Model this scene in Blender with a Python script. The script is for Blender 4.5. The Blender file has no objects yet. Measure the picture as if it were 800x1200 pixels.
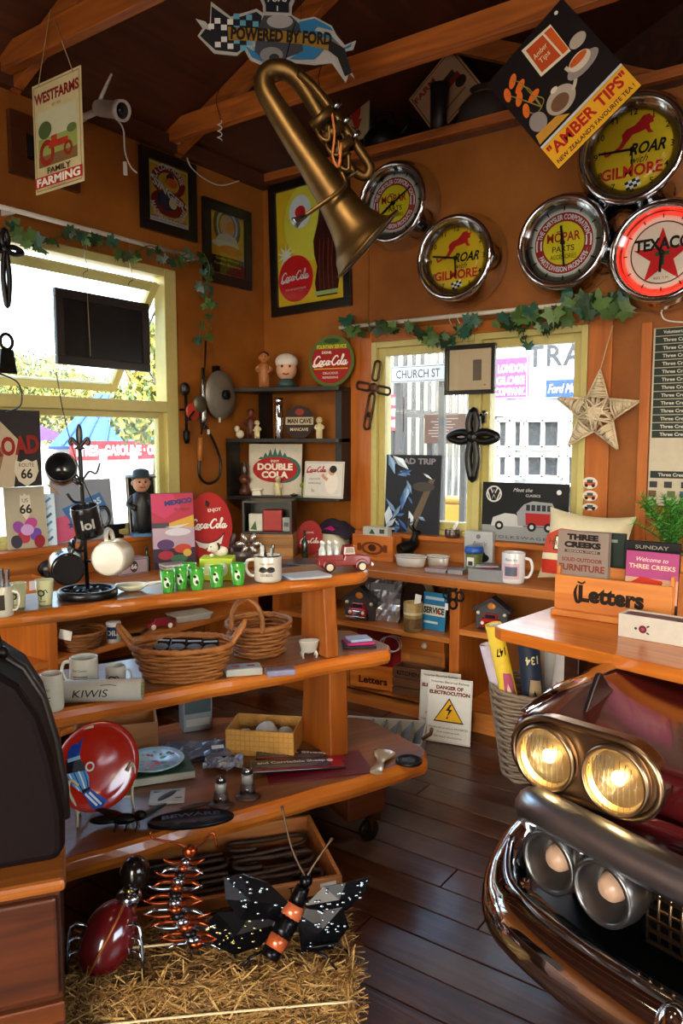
import bpy, bmesh, math, random
from mathutils import Vector, Matrix, Euler, noise as mnoise
from math import sin, cos, pi, radians as R, sqrt, atan2
rnd = random.Random(7)
S = bpy.context.scene
COL = S.collection

# ------------------------------------------------------------------ camera
H, FPX, YAW, PITCH = 1.5, 895.0, R(35.4), R(-5.5)
cam_d = bpy.data.cameras.new('camera'); cam_d.sensor_fit = 'VERTICAL'
cam_d.sensor_height = 36.0; cam_d.lens = 36.0 * FPX / 1200.0
cam_d.clip_start = 0.02; cam_d.clip_end = 300
cam = bpy.data.objects.new('camera', cam_d); COL.objects.link(cam)
cam.location = (0, 0, H); cam.rotation_euler = (pi/2 + PITCH, 0, YAW)
S.camera = cam
FW = Vector((-sin(YAW)*cos(PITCH), cos(YAW)*cos(PITCH), sin(PITCH)))
RT = Vector((cos(YAW), sin(YAW), 0)); UP = RT.cross(FW); CC = Vector((0, 0, H))

# ------------------------------------------------------------------ world, sun, added fill lights
S.view_settings.view_transform = 'Standard'; S.view_settings.look = 'None'
S.view_settings.gamma = 1.0; S.view_settings.use_curve_mapping = False
S.view_settings.exposure = 0.2
W = bpy.data.worlds.new('world'); S.world = W; W.use_nodes = True
_wn = W.node_tree; _bg = _wn.nodes['Background']
_sky = _wn.nodes.new('ShaderNodeTexSky'); _sky.sky_type = 'NISHITA'; _sky.sun_disc = False
_sky.sun_elevation = R(46); _sky.sun_rotation = R(150); _sky.air_density = 1.4; _sky.dust_density = 3.0
_wn.links.new(_sky.outputs['Color'], _bg.inputs['Color']); _bg.inputs['Strength'].default_value = 1.7
def light(name, kind, loc, rot, energy, color=(1, 1, 1), **kw):
    d = bpy.data.lights.new(name, kind); d.energy = energy; d.color = color
    for k, v in kw.items(): setattr(d, k, v)
    o = bpy.data.objects.new(name, d); COL.objects.link(o); o.location = loc; o.rotation_euler = rot
    return o
light('sun', 'SUN', (2, -4, 8), (R(44), 0, R(28)), 9.0, (1, .95, .86), angle=R(1.0))
# added fill lights in unseen openings, behind the photographer and on the right
light('doorway_fill', 'AREA', (0.2, -3.42, 1.35), (R(90), 0, 0), 72, (1, .92, .82), shape='RECTANGLE', size=2.6, size_y=2.3)
light('side_opening_fill', 'AREA', (2.42, .4, 1.7), (0, R(90), 0), 7, (1, .93, .84), shape='RECTANGLE', size=1.2, size_y=1.8)
def portal(loc, rot, sx, sy):
    o = light('window_portal', 'AREA', loc, rot, 1, shape='RECTANGLE', size=sx, size_y=sy)
    o.data.cycles.is_portal = True

# ------------------------------------------------------------------ pixel helpers (800x1200 frame -> a point on a known plane)
def ray(x, y): return FW + RT*((x-400)/FPX) + UP*((600-y)/FPX)
def onz(x, y, z): d = ray(x, y); return CC + d*((z-H)/d.z)
def ony(x, y, Y): d = ray(x, y); return CC + d*(Y/d.y)
def onx(x, y, X): d = ray(x, y); return CC + d*(X/d.x)
def onp(x, y, P, n): d = ray(x, y); n = Vector(n); return CC + d*((Vector(P)-CC).dot(n)/d.dot(n))
def mpp(P): return (Vector(P)-CC).dot(FW)/FPX

# ------------------------------------------------------------------ materials
def lin(h):
    if not isinstance(h, str): return tuple(h)[:3]
    h = h.lstrip('#'); c = [int(h[i:i+2], 16)/255 for i in (0, 2, 4)]
    return tuple(x/12.92 if x <= .04045 else ((x+.055)/1.055)**2.4 for x in c)
_mats = {}
def _new(name):
    m = bpy.data.materials.new(name); m.use_nodes = True
    return m, m.node_tree, m.node_tree.nodes['Principled BSDF']
def mat(h, r=.5, m=0., var=.12, sc=30, bump=0., coat=0., emit=0., sheen=0., spec=.5):
    key = (h, r, m, var, sc, bump, coat, emit, sheen, spec)
    if key in _mats: return _mats[key]
    c = lin(h); ma, nt, b = _new('surface_' + (h.lstrip('#') if isinstance(h, str) else 'print'))
    b.inputs['Roughness'].default_value = r; b.inputs['Metallic'].default_value = m
    b.inputs['Coat Weight'].default_value = coat; b.inputs['Coat Roughness'].default_value = .08
    b.inputs['Sheen Weight'].default_value = sheen; b.inputs['Specular IOR Level'].default_value = spec
    tc = nt.nodes.new('ShaderNodeTexCoord'); n = nt.nodes.new('ShaderNodeTexNoise')
    n.inputs['Scale'].default_value = sc; n.inputs['Detail'].default_value = 4
    nt.links.new(tc.outputs['Object'], n.inputs['Vector'])
    mx = nt.nodes.new('ShaderNodeMix'); mx.data_type = 'RGBA'
    mx.inputs[6].default_value = (*[x*(1-var) for x in c], 1); mx.inputs[7].default_value = (*[min(1, x*(1+var)) for x in c], 1)
    nt.links.new(n.outputs['Fac'], mx.inputs[0]); nt.links.new(mx.outputs[2], b.inputs['Base Color'])
    if bump:
        bp = nt.nodes.new('ShaderNodeBump'); bp.inputs['Strength'].default_value = bump; bp.inputs['Distance'].default_value = .01
        nt.links.new(n.outputs['Fac'], bp.inputs['Height']); nt.links.new(bp.outputs['Normal'], b.inputs['Normal'])
    if emit:
        b.inputs['Emission Color'].default_value = (*c, 1); b.inputs['Emission Strength'].default_value = emit
    _mats[key] = ma
    return ma
def wood(c1, c2, axis='X', r=.4, sc=1.0, coat=0., bump=.15, c3=None, wear=None):
    key = ('w', c1, c2, axis, r, sc, coat, bump, c3, wear)
    if key in _mats: return _mats[key]
    ma, nt, b = _new('wood_' + c1.lstrip('#')); N, L = nt.nodes, nt.links
    tc = N.new('ShaderNodeTexCoord'); oi = N.new('ShaderNodeObjectInfo'); mp = N.new('ShaderNodeMapping')
    s = {'X': (1.2, 14, 14), 'Y': (14, 1.2, 14), 'Z': (14, 14, 1.2)}[axis]
    mp.inputs['Scale'].default_value = [v*sc for v in s]
    ad = N.new('ShaderNodeVectorMath'); ad.operation = 'MULTIPLY_ADD'
    cb = N.new('ShaderNodeCombineXYZ')
    for i in range(3): L.new(oi.outputs['Random'], cb.inputs[i])
    L.new(cb.outputs[0], ad.inputs[0]); ad.inputs[1].default_value = (37, 51, 43); L.new(tc.outputs['Object'], ad.inputs[2])
    L.new(ad.outputs[0], mp.inputs['Vector'])
    n = N.new('ShaderNodeTexNoise'); n.inputs['Scale'].default_value = 1.6; n.inputs['Detail'].default_value = 6; n.inputs['Distortion'].default_value = 1.2
    L.new(mp.outputs[0], n.inputs['Vector'])
    rp = N.new('ShaderNodeValToRGB'); e = rp.color_ramp.elements
    e[0].position = .3; e[0].color = (*lin(c1), 1); e[1].position = .72; e[1].color = (*lin(c2), 1)
    if c3: x = e.new(.5); x.color = (*lin(c3), 1)
    L.new(n.outputs['Fac'], rp.inputs[0]); out = rp.outputs[0]
    hs = N.new('ShaderNodeHueSaturation'); mr = N.new('ShaderNodeMapRange')
    mr.inputs[3].default_value = .86; mr.inputs[4].default_value = 1.14
    L.new(oi.outputs['Random'], mr.inputs[0]); L.new(mr.outputs[0], hs.inputs['Value']); L.new(out, hs.inputs['Color']); out = hs.outputs[0]
    b.inputs['Roughness'].default_value = r
    if wear:
        n2 = N.new('ShaderNodeTexNoise'); n2.inputs['Scale'].default_value = 3.0; n2.inputs['Detail'].default_value = 5
        L.new(ad.outputs[0], n2.inputs['Vector'])
        r2 = N.new('ShaderNodeValToRGB'); r2.color_ramp.elements[0].position = .45; r2.color_ramp.elements[1].position = .7
        L.new(n2.outputs['Fac'], r2.inputs[0])
        mx = N.new('ShaderNodeMix'); mx.data_type = 'RGBA'; mx.inputs[7].default_value = (*lin(wear), 1)
        L.new(r2.outputs[0], mx.inputs[0]); L.new(out, mx.inputs[6]); out = mx.outputs[2]
        m3 = N.new('ShaderNodeMapRange'); m3.inputs[3].default_value = r; m3.inputs[4].default_value = min(1, r+.22)
        L.new(n2.outputs['Fac'], m3.inputs[0]); L.new(m3.outputs[0], b.inputs['Roughness'])
    L.new(out, b.inputs['Base Color'])
    b.inputs['Coat Weight'].default_value = coat; b.inputs['Coat Roughness'].default_value = .12
    bp = N.new('ShaderNodeBump'); bp.inputs['Strength'].default_value = bump; bp.inputs['Distance'].default_value = .004
    L.new(n.outputs['Fac'], bp.inputs['Height']); L.new(bp.outputs['Normal'], b.inputs['Normal'])
    _mats[key] = ma
    return ma
def glass_mat(tint='#ffffff', rough=.02, dirt=.0, refl=1.0, key=None):
    k = ('g', tint, rough, dirt, refl)
    if k in _mats: return _mats[k]
    ma = bpy.data.materials.new('clear_glass'); ma.use_nodes = True; nt = ma.node_tree; N, L = nt.nodes, nt.links
    N.remove(N['Principled BSDF']); out = N['Material Output']
    t = N.new('ShaderNodeBsdfTransparent'); t.inputs[0].default_value = (*lin(tint), 1)
    g = N.new('ShaderNodeBsdfGlossy'); g.inputs['Roughness'].default_value = rough
    fr = N.new('ShaderNodeFresnel'); fr.inputs[0].default_value = 1.3
    mu = N.new('ShaderNodeMath'); mu.operation = 'MULTIPLY'; mu.inputs[1].default_value = refl
    L.new(fr.outputs[0], mu.inputs[0])
    mx = N.new('ShaderNodeMixShader'); L.new(mu.outputs[0], mx.inputs[0]); L.new(t.outputs[0], mx.inputs[1]); L.new(g.outputs[0], mx.inputs[2])
    res = mx
    if dirt:
        d = N.new('ShaderNodeBsdfTranslucent'); d.inputs[0].default_value = (.85, .84, .8, 1)
        tc = N.new('ShaderNodeTexCoord'); n = N.new('ShaderNodeTexNoise'); n.inputs['Scale'].default_value = 55; n.inputs['Detail'].default_value = 6
        L.new(tc.outputs['Object'], n.inputs['Vector'])
        rp = N.new('ShaderNodeValToRGB'); rp.color_ramp.elements[0].position = .5; rp.color_ramp.elements[1].position = .78
        rp.color_ramp.elements[1].color = (dirt*3, dirt*3, dirt*3, 1); rp.color_ramp.elements[0].color = (dirt*.5, dirt*.5, dirt*.5, 1)
        L.new(n.outputs['Fac'], rp.inputs[0])
        m2 = N.new('ShaderNodeMixShader'); L.new(rp.outputs[0], m2.inputs[0]); L.new(mx.outputs[0], m2.inputs[1]); L.new(d.outputs[0], m2.inputs[2]); res = m2
    L.new(res.outputs[0], out.inputs[0])
    _mats[k] = ma
    return ma

# ------------------------------------------------------------------ mesh builder
def rot_to(v):
    return Vector((0, 0, 1)).rotation_difference(Vector(v).normalized()).to_matrix().to_4x4()
def T(x=0, y=0, z=0, rx=0, ry=0, rz=0, s=1):
    return Matrix.Translation((x, y, z)) @ Euler((rx, ry, rz)).to_matrix().to_4x4() @ Matrix.Scale(s, 4)
class MB:
    def __init__(self): self.v, self.f, self.sm, self.mi = [], [], [], []; self.slot = 0
    def add(self, vs, fs, M=None, smooth=False):
        b = len(self.v)
        for p in vs:
            self.v.append((M @ Vector(p)) if M is not None else Vector(p))
        for f in fs:
            self.f.append([b+i for i in f]); self.sm.append(smooth); self.mi.append(self.slot)
        return self
    def box(self, c, s, M=None, taper=(1, 1)):
        x, y, z = [q/2 for q in s]; tx, ty = taper
        vs = [(-x, -y, -z), (x, -y, -z), (x, y, -z), (-x, y, -z), (-x*tx, -y*ty, z), (x*tx, -y*ty, z), (x*tx, y*ty, z), (-x*tx, y*ty, z)]
        vs = [Vector(p)+Vector(c) for p in vs]
        return self.add(vs, [(0, 3, 2, 1), (4, 5, 6, 7), (0, 1, 5, 4), (1, 2, 6, 5), (2, 3, 7, 6), (3, 0, 4, 7)], M)
    def lathe(self, prof, n=24, M=None, smooth=True, cap=True, sx=1, sy=1, arc=2*pi):
        vs, fs = [], []; full = arc > 6.28; k = n if full else n+1
        for r, z in prof:
            for i in range(k):
                a = arc*i/n; vs.append((r*cos(a)*sx, r*sin(a)*sy, z))
        for j in range(len(prof)-1):
            for i in range(n):
                a, b2 = j*k+i, j*k+(i+1) % k
                fs.append((a, b2, b2+k, a+k))
        self.add(vs, fs, M, smooth)
        if cap and full:
            b = len(self.v)-len(vs)
            for j, rev in ((0, True), (len(prof)-1, False)):
                if prof[j][0] > 1e-5:
                    f = [b+j*k+i for i in range(n)]
                    self.f.append(f[::-1] if rev else f); self.sm.append(False); self.mi.append(self.slot)
        return self
    def tube(self, pts, r, n=8, M=None, closed=False, cap=True, flat=1.0):
        pts = [Vector(p) for p in pts]; m = len(pts)
        rr = r if isinstance(r, (list, tuple)) else [r]*m
        vs, fs = [], []; nrm = None
        for i, p in enumerate(pts):
            t = (pts[(i+1) % m]-pts[i-1]) if closed else (pts[min(i+1, m-1)]-pts[max(i-1, 0)])
            if t.length < 1e-9: t = Vector((0, 0, 1))
            t.normalize()
            if nrm is None:
                nrm = t.orthogonal().normalized()
                if abs(t.z) < .9: nrm = (Vector((0, 0, 1))-t*t.z).normalized()
            else:
                nrm = nrm - t*nrm.dot(t)
                nrm = nrm.normalized() if nrm.length > 1e-6 else t.orthogonal().normalized()
            bt = t.cross(nrm)
            for k in range(n):
                a = 2*pi*k/n; vs.append(p+(nrm*cos(a)*flat+bt*sin(a))*rr[i])
        for i in range(m if closed else m-1):
            for k in range(n):
                a, b = i*n+k, i*n+(k+1) % n; c, d = ((i+1) % m)*n+(k+1) % n, ((i+1) % m)*n+k
                fs.append((a, b, c, d))
        self.add(vs, fs, M, True)
        if cap and not closed:
            b = len(self.v)-len(vs)
            self.f.append([b+k for k in range(n)][::-1]); self.f.append([b+(m-1)*n+k for k in range(n)])
            self.sm += [False, False]; self.mi += [self.slot]*2
        return self
    def prism(self, poly, y0, y1, M=None, smooth=False):
        # polygon in (x,z), extruded from y0 to y1
        n = len(poly); vs = [(x, y0, z) for x, z in poly]+[(x, y1, z) for x, z in poly]
        ar = sum(poly[i][0]*poly[(i+1) % n][1]-poly[(i+1) % n][0]*poly[i][1] for i in range(n))
        a = list(range(n)); fr, bk = (a, [i+n for i in a][::-1]) if ar > 0 else (a[::-1], [i+n for i in a])
        self.add(vs, [fr, bk], M, False)
        b = len(self.v)-2*n
        for i in range(n):
            j = (i+1) % n; q = [b+i, b+i+n, b+j+n, b+j] if ar > 0 else [b+i, b+j, b+j+n, b+i+n]
            self.f.append(q); self.sm.append(smooth); self.mi.append(self.slot)
        return self
    def ball(self, c, r, nu=16, nv=10, M=None):
        r = r if isinstance(r, (tuple, list)) else (r, r, r)
        vs = [Vector(c)+Vector((0, 0, -r[2]))]; fs = []
        for j in range(1, nv):
            t = -pi/2+pi*j/nv
            for i in range(nu):
                a = 2*pi*i/nu; vs.append(Vector(c)+Vector((r[0]*cos(t)*cos(a), r[1]*cos(t)*sin(a), r[2]*sin(t))))
        vs.append(Vector(c)+Vector((0, 0, r[2]))); top = len(vs)-1
        for i in range(nu):
            fs.append((0, 1+(i+1) % nu, 1+i)); fs.append((top, top-nu+i, top-nu+(i+1) % nu))
        for j in range(nv-2):
            for i in range(nu):
                a, b = 1+j*nu+i, 1+j*nu+(i+1) % nu; fs.append((a, b, b+nu, a+nu))
        return self.add(vs, fs, M, True)
    def grid(self, fn, nu, nv, M=None, smooth=True):
        vs = [fn(i/nu, j/nv) for j in range(nv+1) for i in range(nu+1)]
        fs = [(j*(nu+1)+i, j*(nu+1)+i+1, (j+1)*(nu+1)+i+1, (j+1)*(nu+1)+i) for j in range(nv) for i in range(nu)]
        return self.add(vs, fs, M, smooth)
    def mesh(self, name, mats):
        me = bpy.data.meshes.new(name); me.from_pydata([tuple(p) for p in self.v], [], self.f)
        for m in (mats if isinstance(mats, (list, tuple)) else [mats]): me.materials.append(m)
        me.polygons.foreach_set('use_smooth', self.sm)
        me.polygons.foreach_set('material_index', self.mi); me.update()
        return me
def tag(o, label=None, cat=None, group=None, kind=None):
    if label: o['label'] = label
    if cat: o['category'] = cat
    if group: o['group'] = group
    if kind: o['kind'] = kind
    return o
def obj(name, mb, m, parent=None, loc=(0, 0, 0), rot=(0, 0, 0), bev=0, seg=2, sub=0, label=None, cat=None, group=None, kind=None, solid=0):
    me = mb if isinstance(mb, bpy.types.Mesh) else mb.mesh(name, m)
    o = bpy.data.objects.new(name, me); COL.objects.link(o); o.parent = parent
    o.location = loc; o.rotation_euler = rot
    if solid:
        q = o.modifiers.new('thickness', 'SOLIDIFY'); q.thickness = solid; q.offset = 0
    if bev:
        q = o.modifiers.new('bevel', 'BEVEL'); q.width = bev; q.segments = seg; q.limit_method = 'ANGLE'; q.angle_limit = R(38)
    if sub:
        q = o.modifiers.new('sub', 'SUBSURF'); q.levels = sub; q.render_levels = sub
    return tag(o, label, cat, group, kind)
def thing(name, label, cat, loc=(0, 0, 0), rz=0, group=None, rot=None):
    o = bpy.data.objects.new(name, None); COL.objects.link(o); o.location = loc
    o.rotation_euler = rot or (0, 0, rz); o.empty_display_size = .05
    return tag(o, label, cat, group)
def copy_tree(o, parent=None, **kw):
    c = o.copy(); COL.objects.link(c); c.parent = parent
    for k, v in kw.items(): c[k] = v
    for ch in [x for x in COL.objects if x.parent == o]: copy_tree(ch, c)
    return c
def smooth_path(pts, k=6, closed=False):
    pts = [Vector(p) for p in pts]; n = len(pts); out = []
    g = (lambda i: pts[i % n]) if closed else (lambda i: pts[max(0, min(n-1, i))])
    for i in range(n if closed else n-1):
        a, b, c, d = g(i-1), g(i), g(i+1), g(i+2)
        for j in range(k):
            t = j/k; out.append(.5*((2*b)+(c-a)*t+(2*a-5*b+4*c-d)*t*t+(3*b-a-3*c+d)*t**3))
    if not closed: out.append(pts[-1])
    return out
def interp(vals, k):
    out = []
    for i in range(len(vals)-1):
        for j in range(k): out.append(vals[i]+(vals[i+1]-vals[i])*j/k)
    return out+[vals[-1]]

# ------------------------------------------------------------------ flat print: lettering and pictures on signs, in (x,z)
_glyph = {}
def glyphs(s, bold, shear, sp):
    k = (s, bold, shear, sp)
    if k not in _glyph:
        cu = bpy.data.curves.new('t', 'FONT'); cu.body = s; cu.size = 1; cu.resolution_u = 3; cu.offset = bold; cu.shear = shear
        cu.space_character = sp; cu.align_x = 'CENTER'; cu.align_y = 'CENTER'; cu.fill_mode = 'FRONT'
        o = bpy.data.objects.new('t', cu); me = bpy.data.meshes.new_from_object(o)
        _glyph[k] = ([(v.co.x, v.co.y) for v in me.vertices], [list(p.vertices) for p in me.polygons])
        bpy.data.objects.remove(o); bpy.data.curves.remove(cu); bpy.data.meshes.remove(me)
    return _glyph[k]
COKE = [[(.60,.70),(.52,.86),(.34,.84),(.16,.6),(.08,.34),(.16,.12),(.34,.08),(.5,.2),(.64,.36)],
 [(.78,.46),(.68,.44),(.62,.28),(.68,.1),(.8,.12),(.86,.3),(.8,.44),(.74,.46)],
 [(1.14,.38),(1.06,.47),(.96,.36),(.94,.2),(1.02,.09),(1.14,.14),(1.24,.3)],
 [(1.5,.42),(1.38,.46),(1.28,.32),(1.3,.12),(1.42,.1),(1.5,.3),(1.55,.48),(1.51,.2),(1.57,.09),(1.68,.2)],
 [(1.64,.34),(1.82,.36)],
 [(2.35,.70),(2.27,.86),(2.09,.84),(1.91,.6),(1.83,.34),(1.91,.12),(2.09,.08),(2.25,.2),(2.39,.36)],
 [(2.53,.46),(2.43,.44),(2.37,.28),(2.43,.1),(2.55,.12),(2.61,.3),(2.55,.44),(2.49,.46)],
 [(2.62,.25),(2.78,.6),(2.86,.9),(2.78,.95),(2.72,.6),(2.71,.2),(2.78,.09),(2.9,.2)],
 [(3.12,.42),(3.0,.46),(2.9,.32),(2.92,.12),(3.04,.1),(3.12,.3),(3.17,.48),(3.13,.2),(3.2,.09),(3.34,.3)],
 [(.06,.2),(.02,.02),(.2,-.06),(.5,.02),(.8,-.04),(1.0,-.02)]]
class Art:
    def __init__(self, r=.55, coat=0., gain=1.0): self.gain = gain; self.mb = MB(); self.cols = []; self.k = 0; self.r = r; self.coat = coat
    def _s(self, c):
        if c not in self.cols: self.cols.append(c)
        self.mb.slot = self.cols.index(c); self.k += 1
        return -.0002-.00025*self.k
    def poly(self, pts, c):
        y = self._s(c); n = len(pts)
        ar = sum(pts[i][0]*pts[(i+1) % n][1]-pts[(i+1) % n][0]*pts[i][1] for i in range(n))
        f = list(range(n)); self.mb.add([(x, y, z) for x, z in pts], [f if ar > 0 else f[::-1]]); return self
    def rect(self, x, z, w, h, c, a=0):
        return self.poly([(x+cos(a)*i*w/2-sin(a)*j*h/2, z+sin(a)*i*w/2+cos(a)*j*h/2) for i, j in ((-1, -1), (1, -1), (1, 1), (-1, 1))], c)
    def ell(self, x, z, a, b, c, rot=0, n=28):
        return self.poly([(x+a*cos(t)*cos(rot)-b*sin(t)*sin(rot), z+a*cos(t)*sin(rot)+b*sin(t)*cos(rot)) for t in [2*pi*i/n for i in range(n)]], c)
    def ring(self, x, z, r0, r1, c, n=32, a0=0, a1=2*pi, sq=1):
        y = self._s(c); vs, fs = [], []
        for i in range(n+1):
            t = a0+(a1-a0)*i/n; vs += [(x+r0*cos(t), y, z+r0*sin(t)*sq), (x+r1*cos(t), y, z+r1*sin(t)*sq)]
        for i in range(n): fs.append((2*i, 2*i+1, 2*i+3, 2*i+2))
        self.mb.add(vs, fs); return self
    def frame(self, x, z, w, h, t, c):
        y = self._s(c); a, b = w/2, h/2; vs = [(x+i*(a-q), y, z+j*(b-q)) for q in (0, t) for i, j in ((-1, -1), (1, -1), (1, 1), (-1, 1))]
        self.mb.add(vs, [(i, (i+1) % 4, 4+(i+1) % 4, 4+i) for i in range(4)]); return self
    def stroke(self, pts, w, c, k=5, closed=False):
        y = self._s(c); P = smooth_path([(a, 0, b) for a, b in pts], k, closed) if k > 1 else [Vector((a, 0, b)) for a, b in pts]
        ww = w if not isinstance(w, (list, tuple)) else interp(list(w), k)
        vs, fs = [], []; n = len(P)
        for i, p in enumerate(P):
            t = (P[(i+1) % n]-P[i-1]) if closed else P[min(i+1, n-1)]-P[max(i-1, 0)]
            t = t.normalized() if t.length > 1e-9 else Vector((1, 0, 0)); q = (ww[i] if isinstance(ww, list) else ww)/2
            vs += [(p.x-t.z*q, y, p.z+t.x*q), (p.x+t.z*q, y, p.z-t.x*q)]
        for i in range(n if closed else n-1):
            j = (i+1) % n; fs.append((2*i, 2*i+1, 2*j+1, 2*j))
        self.mb.add(vs, fs); return self
    def text(self, s, x, z, size, c, w=None, rot=0, bold=.0, shear=0, sp=1., sx=1., arc=None, bend=0):
        vs, fs = glyphs(s, bold, shear, sp)
        if not vs: return self
        y = self._s(c); x0 = min(v[0] for v in vs); x1 = max(v[0] for v in vs)
        kx = size*sx if w is None else w/(x1-x0)
        cx = (x0+x1)/2; z0 = min(v[1] for v in vs); z1 = max(v[1] for v in vs); cz = (z0+z1)/2
        out = []
        for a, b in vs:
            a, b = (a-cx)*kx, (b-cz)*size
            if arc:  # (radius, centre angle); negative radius = text along the bottom of the circle
                r, t0 = arc
                if r > 0: t = t0-a/r; a, b = (r+b)*cos(t), (r+b)*sin(t)
                else: t = t0-a/r; a, b = (-r-b)*cos(t), (-r-b)*sin(t)
            else:
                b += bend*(1-(2*a/max(1e-6, kx*(x1-x0)))**2)
                a, b = a*cos(rot)-b*sin(rot), a*sin(rot)+b*cos(rot)
            out.append((x+a, y, z+b))
        self.mb.add(out, fs); return self
    def coke(self, x, z, w, c, th=.11):
        s = w/3.4
        for i, st in enumerate(COKE):
            m = len(st); ws = [th*s*(.55+.6*sin(pi*(j+.5)/m)) for j in range(m)]
            self.stroke([(x+(a-1.7+(b-.4)*.12)*s, z+(b-.42)*s) for a, b in st], ws, c, 4)
        return self
    def star(self, x, z, r, c, rin=.4, n=5, rot=pi/2):
        return self.poly([(x+(r if i % 2 == 0 else r*rin)*cos(rot+pi*i/n), z+(r if i % 2 == 0 else r*rin)*sin(rot+pi*i/n)) for i in range(2*n)], c)
    def checker(self, x, z, w, h, nx, nz, c1, c2, rot=0):
        for i in range(nx):
            for j in range(nz):
                a, b = (i+.5)*w/nx-w/2, (j+.5)*h/nz-h/2
                self.k -= 1 if (i or j) else 0
                self.rect(x+a*cos(rot)-b*sin(rot), z+a*sin(rot)+b*cos(rot), w/nx, h/nz, (c1, c2)[(i+j) % 2], rot)
        return self
    def fine(self, L):
        mb = self.mb; F, S_, I_ = [], [], []
        st = [(f[0], f[i], f[i+1], m, 0) for f, m in zip(mb.f, mb.mi) for i in range(1, len(f)-1)]
        while st:
            a, b, c, m, d = st.pop(); e = [(mb.v[a]-mb.v[b]).length, (mb.v[b]-mb.v[c]).length, (mb.v[c]-mb.v[a]).length]; k = e.index(max(e))
            if e[k] < L or d > 6: F.append([a, b, c]); I_.append(m); continue
            a, b, c = [(a, b, c), (b, c, a), (c, a, b)][k]; mb.v.append((mb.v[a]+mb.v[b])/2); q = len(mb.v)-1
            st += [(a, q, c, m, d+1), (q, b, c, m, d+1)]
        mb.f, mb.mi, mb.sm = F, I_, [False]*len(F); return self
    def build(self, parent, name='print', loc=(0, 0, 0), rot=(0, 0, 0), emit=0):
        return obj(name, self.mb, [mat(c if self.gain == 1 else tuple(min(.88, round(x*self.gain, 4)) for x in lin(c)), self.r, coat=self.coat, var=.06, emit=emit, spec=.25) for c in self.cols], parent, loc, rot)
# ------------------------------------------------------------------ the room
YB = 3.95; XL = ony(308, 208, YB).x; ZP = ony(600, 137, YB).z
XR, YN = 2.5, -3.5
M_WALL = None
def wall_material():
    ma, nt, b = _new('stained_hardboard'); N, L = nt.nodes, nt.links
    tc = N.new('ShaderNodeTexCoord'); n = N.new('ShaderNodeTexNoise'); n.inputs['Scale'].default_value = 1.7; n.inputs['Detail'].default_value = 8
    n.inputs['Roughness'].default_value = .65; L.new(tc.outputs['Object'], n.inputs['Vector'])
    rp = N.new('ShaderNodeValToRGB'); e = rp.color_ramp.elements
    e[0].position = .3; e[0].color = (*lin('#8c4e16'), 1); e[1].position = .72; e[1].color = (*lin('#b87028'), 1)
    L.new(n.outputs['Fac'], rp.inputs[0])
    n2 = N.new('ShaderNodeTexNoise'); n2.inputs['Scale'].default_value = 160; n2.inputs['Detail'].default_value = 3; L.new(tc.outputs['Object'], n2.inputs['Vector'])
    mx = N.new('ShaderNodeMix'); mx.data_type = 'RGBA'; mx.blend_type = 'MULTIPLY'; mx.inputs[0].default_value = .35
    L.new(rp.outputs[0], mx.inputs[6]); L.new(n2.outputs['Color'], mx.inputs[7])
    g = N.new('ShaderNodeGamma'); g.inputs[1].default_value = 1.0; L.new(mx.outputs[2], g.inputs[0])
    L.new(g.outputs[0], b.inputs['Base Color']); b.inputs['Roughness'].default_value = .52; b.inputs['Specular IOR Level'].default_value = .35
    bp = N.new('ShaderNodeBump'); bp.inputs['Strength'].default_value = .25; bp.inputs['Distance'].default_value = .002
    L.new(n2.outputs['Fac'], bp.inputs['Height']); L.new(bp.outputs['Normal'], b.inputs['Normal'])
    return ma
M_WALL = wall_material()
M_BEAM = wood('#7a3d12', '#b8641f', 'X', .5, .8)
M_BEAMY = wood('#7a3d12', '#b8641f', 'Y', .5, .8)
M_TRIMZ = wood('#a5561a', '#c9742a', 'Z', .4, .8)
M_TRIMX = wood('#a5561a', '#c9742a', 'X', .4, .8)
M_TRIMY = wood('#a5561a', '#c9742a', 'Y', .4, .8)
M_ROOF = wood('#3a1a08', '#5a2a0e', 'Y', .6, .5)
M_FRAME = mat('#c4b872', .42, var=.08)
M_STAND = wood('#b0591a', '#d98434', 'Y', .3, .7, coat=.35, c3='#c66d22')
M_STANDX = wood('#b0591a', '#d98434', 'X', .3, .7, coat=.35, c3='#c66d22')
M_STANDZ = wood('#8a4413', '#b5651f', 'Z', .35, .7, coat=.2)
M_DARKWOOD = wood('#2e1206', '#5c2a0e', 'X', .4, .8, coat=.2)
M_SHELF = wood('#a3571c', '#c98038', 'X', .42, .7, coat=.1)
M_SHELFY = wood('#a3571c', '#c98038', 'Y', .42, .7, coat=.1)
M_CHROME = mat('#d6d8dc', .07, 1., var=.03)
M_IRON = mat('#15130f', .45, .7, bump=.2, sc=60)
M_BLACK = mat('#0c0b0a', .35)
M_STEEL = mat('#8d8f93', .25, 1.)
M_GLASS = glass_mat('#f4f8f8', .02)
M_PANE = glass_mat('#f2f6f6', .03, dirt=.022, refl=.8)
M_STRAWM = mat('#b98c40', .8, var=.35, sc=40)
M_WHITE = mat('#e8e4da', .35)
M_CREAM = mat('#e4dcbc', .25, coat=.3)

def struct(name, mb, m, parent=None, **kw):
    return obj(name, mb, m, parent, kind='structure' if parent is None else None, **kw)
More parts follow.
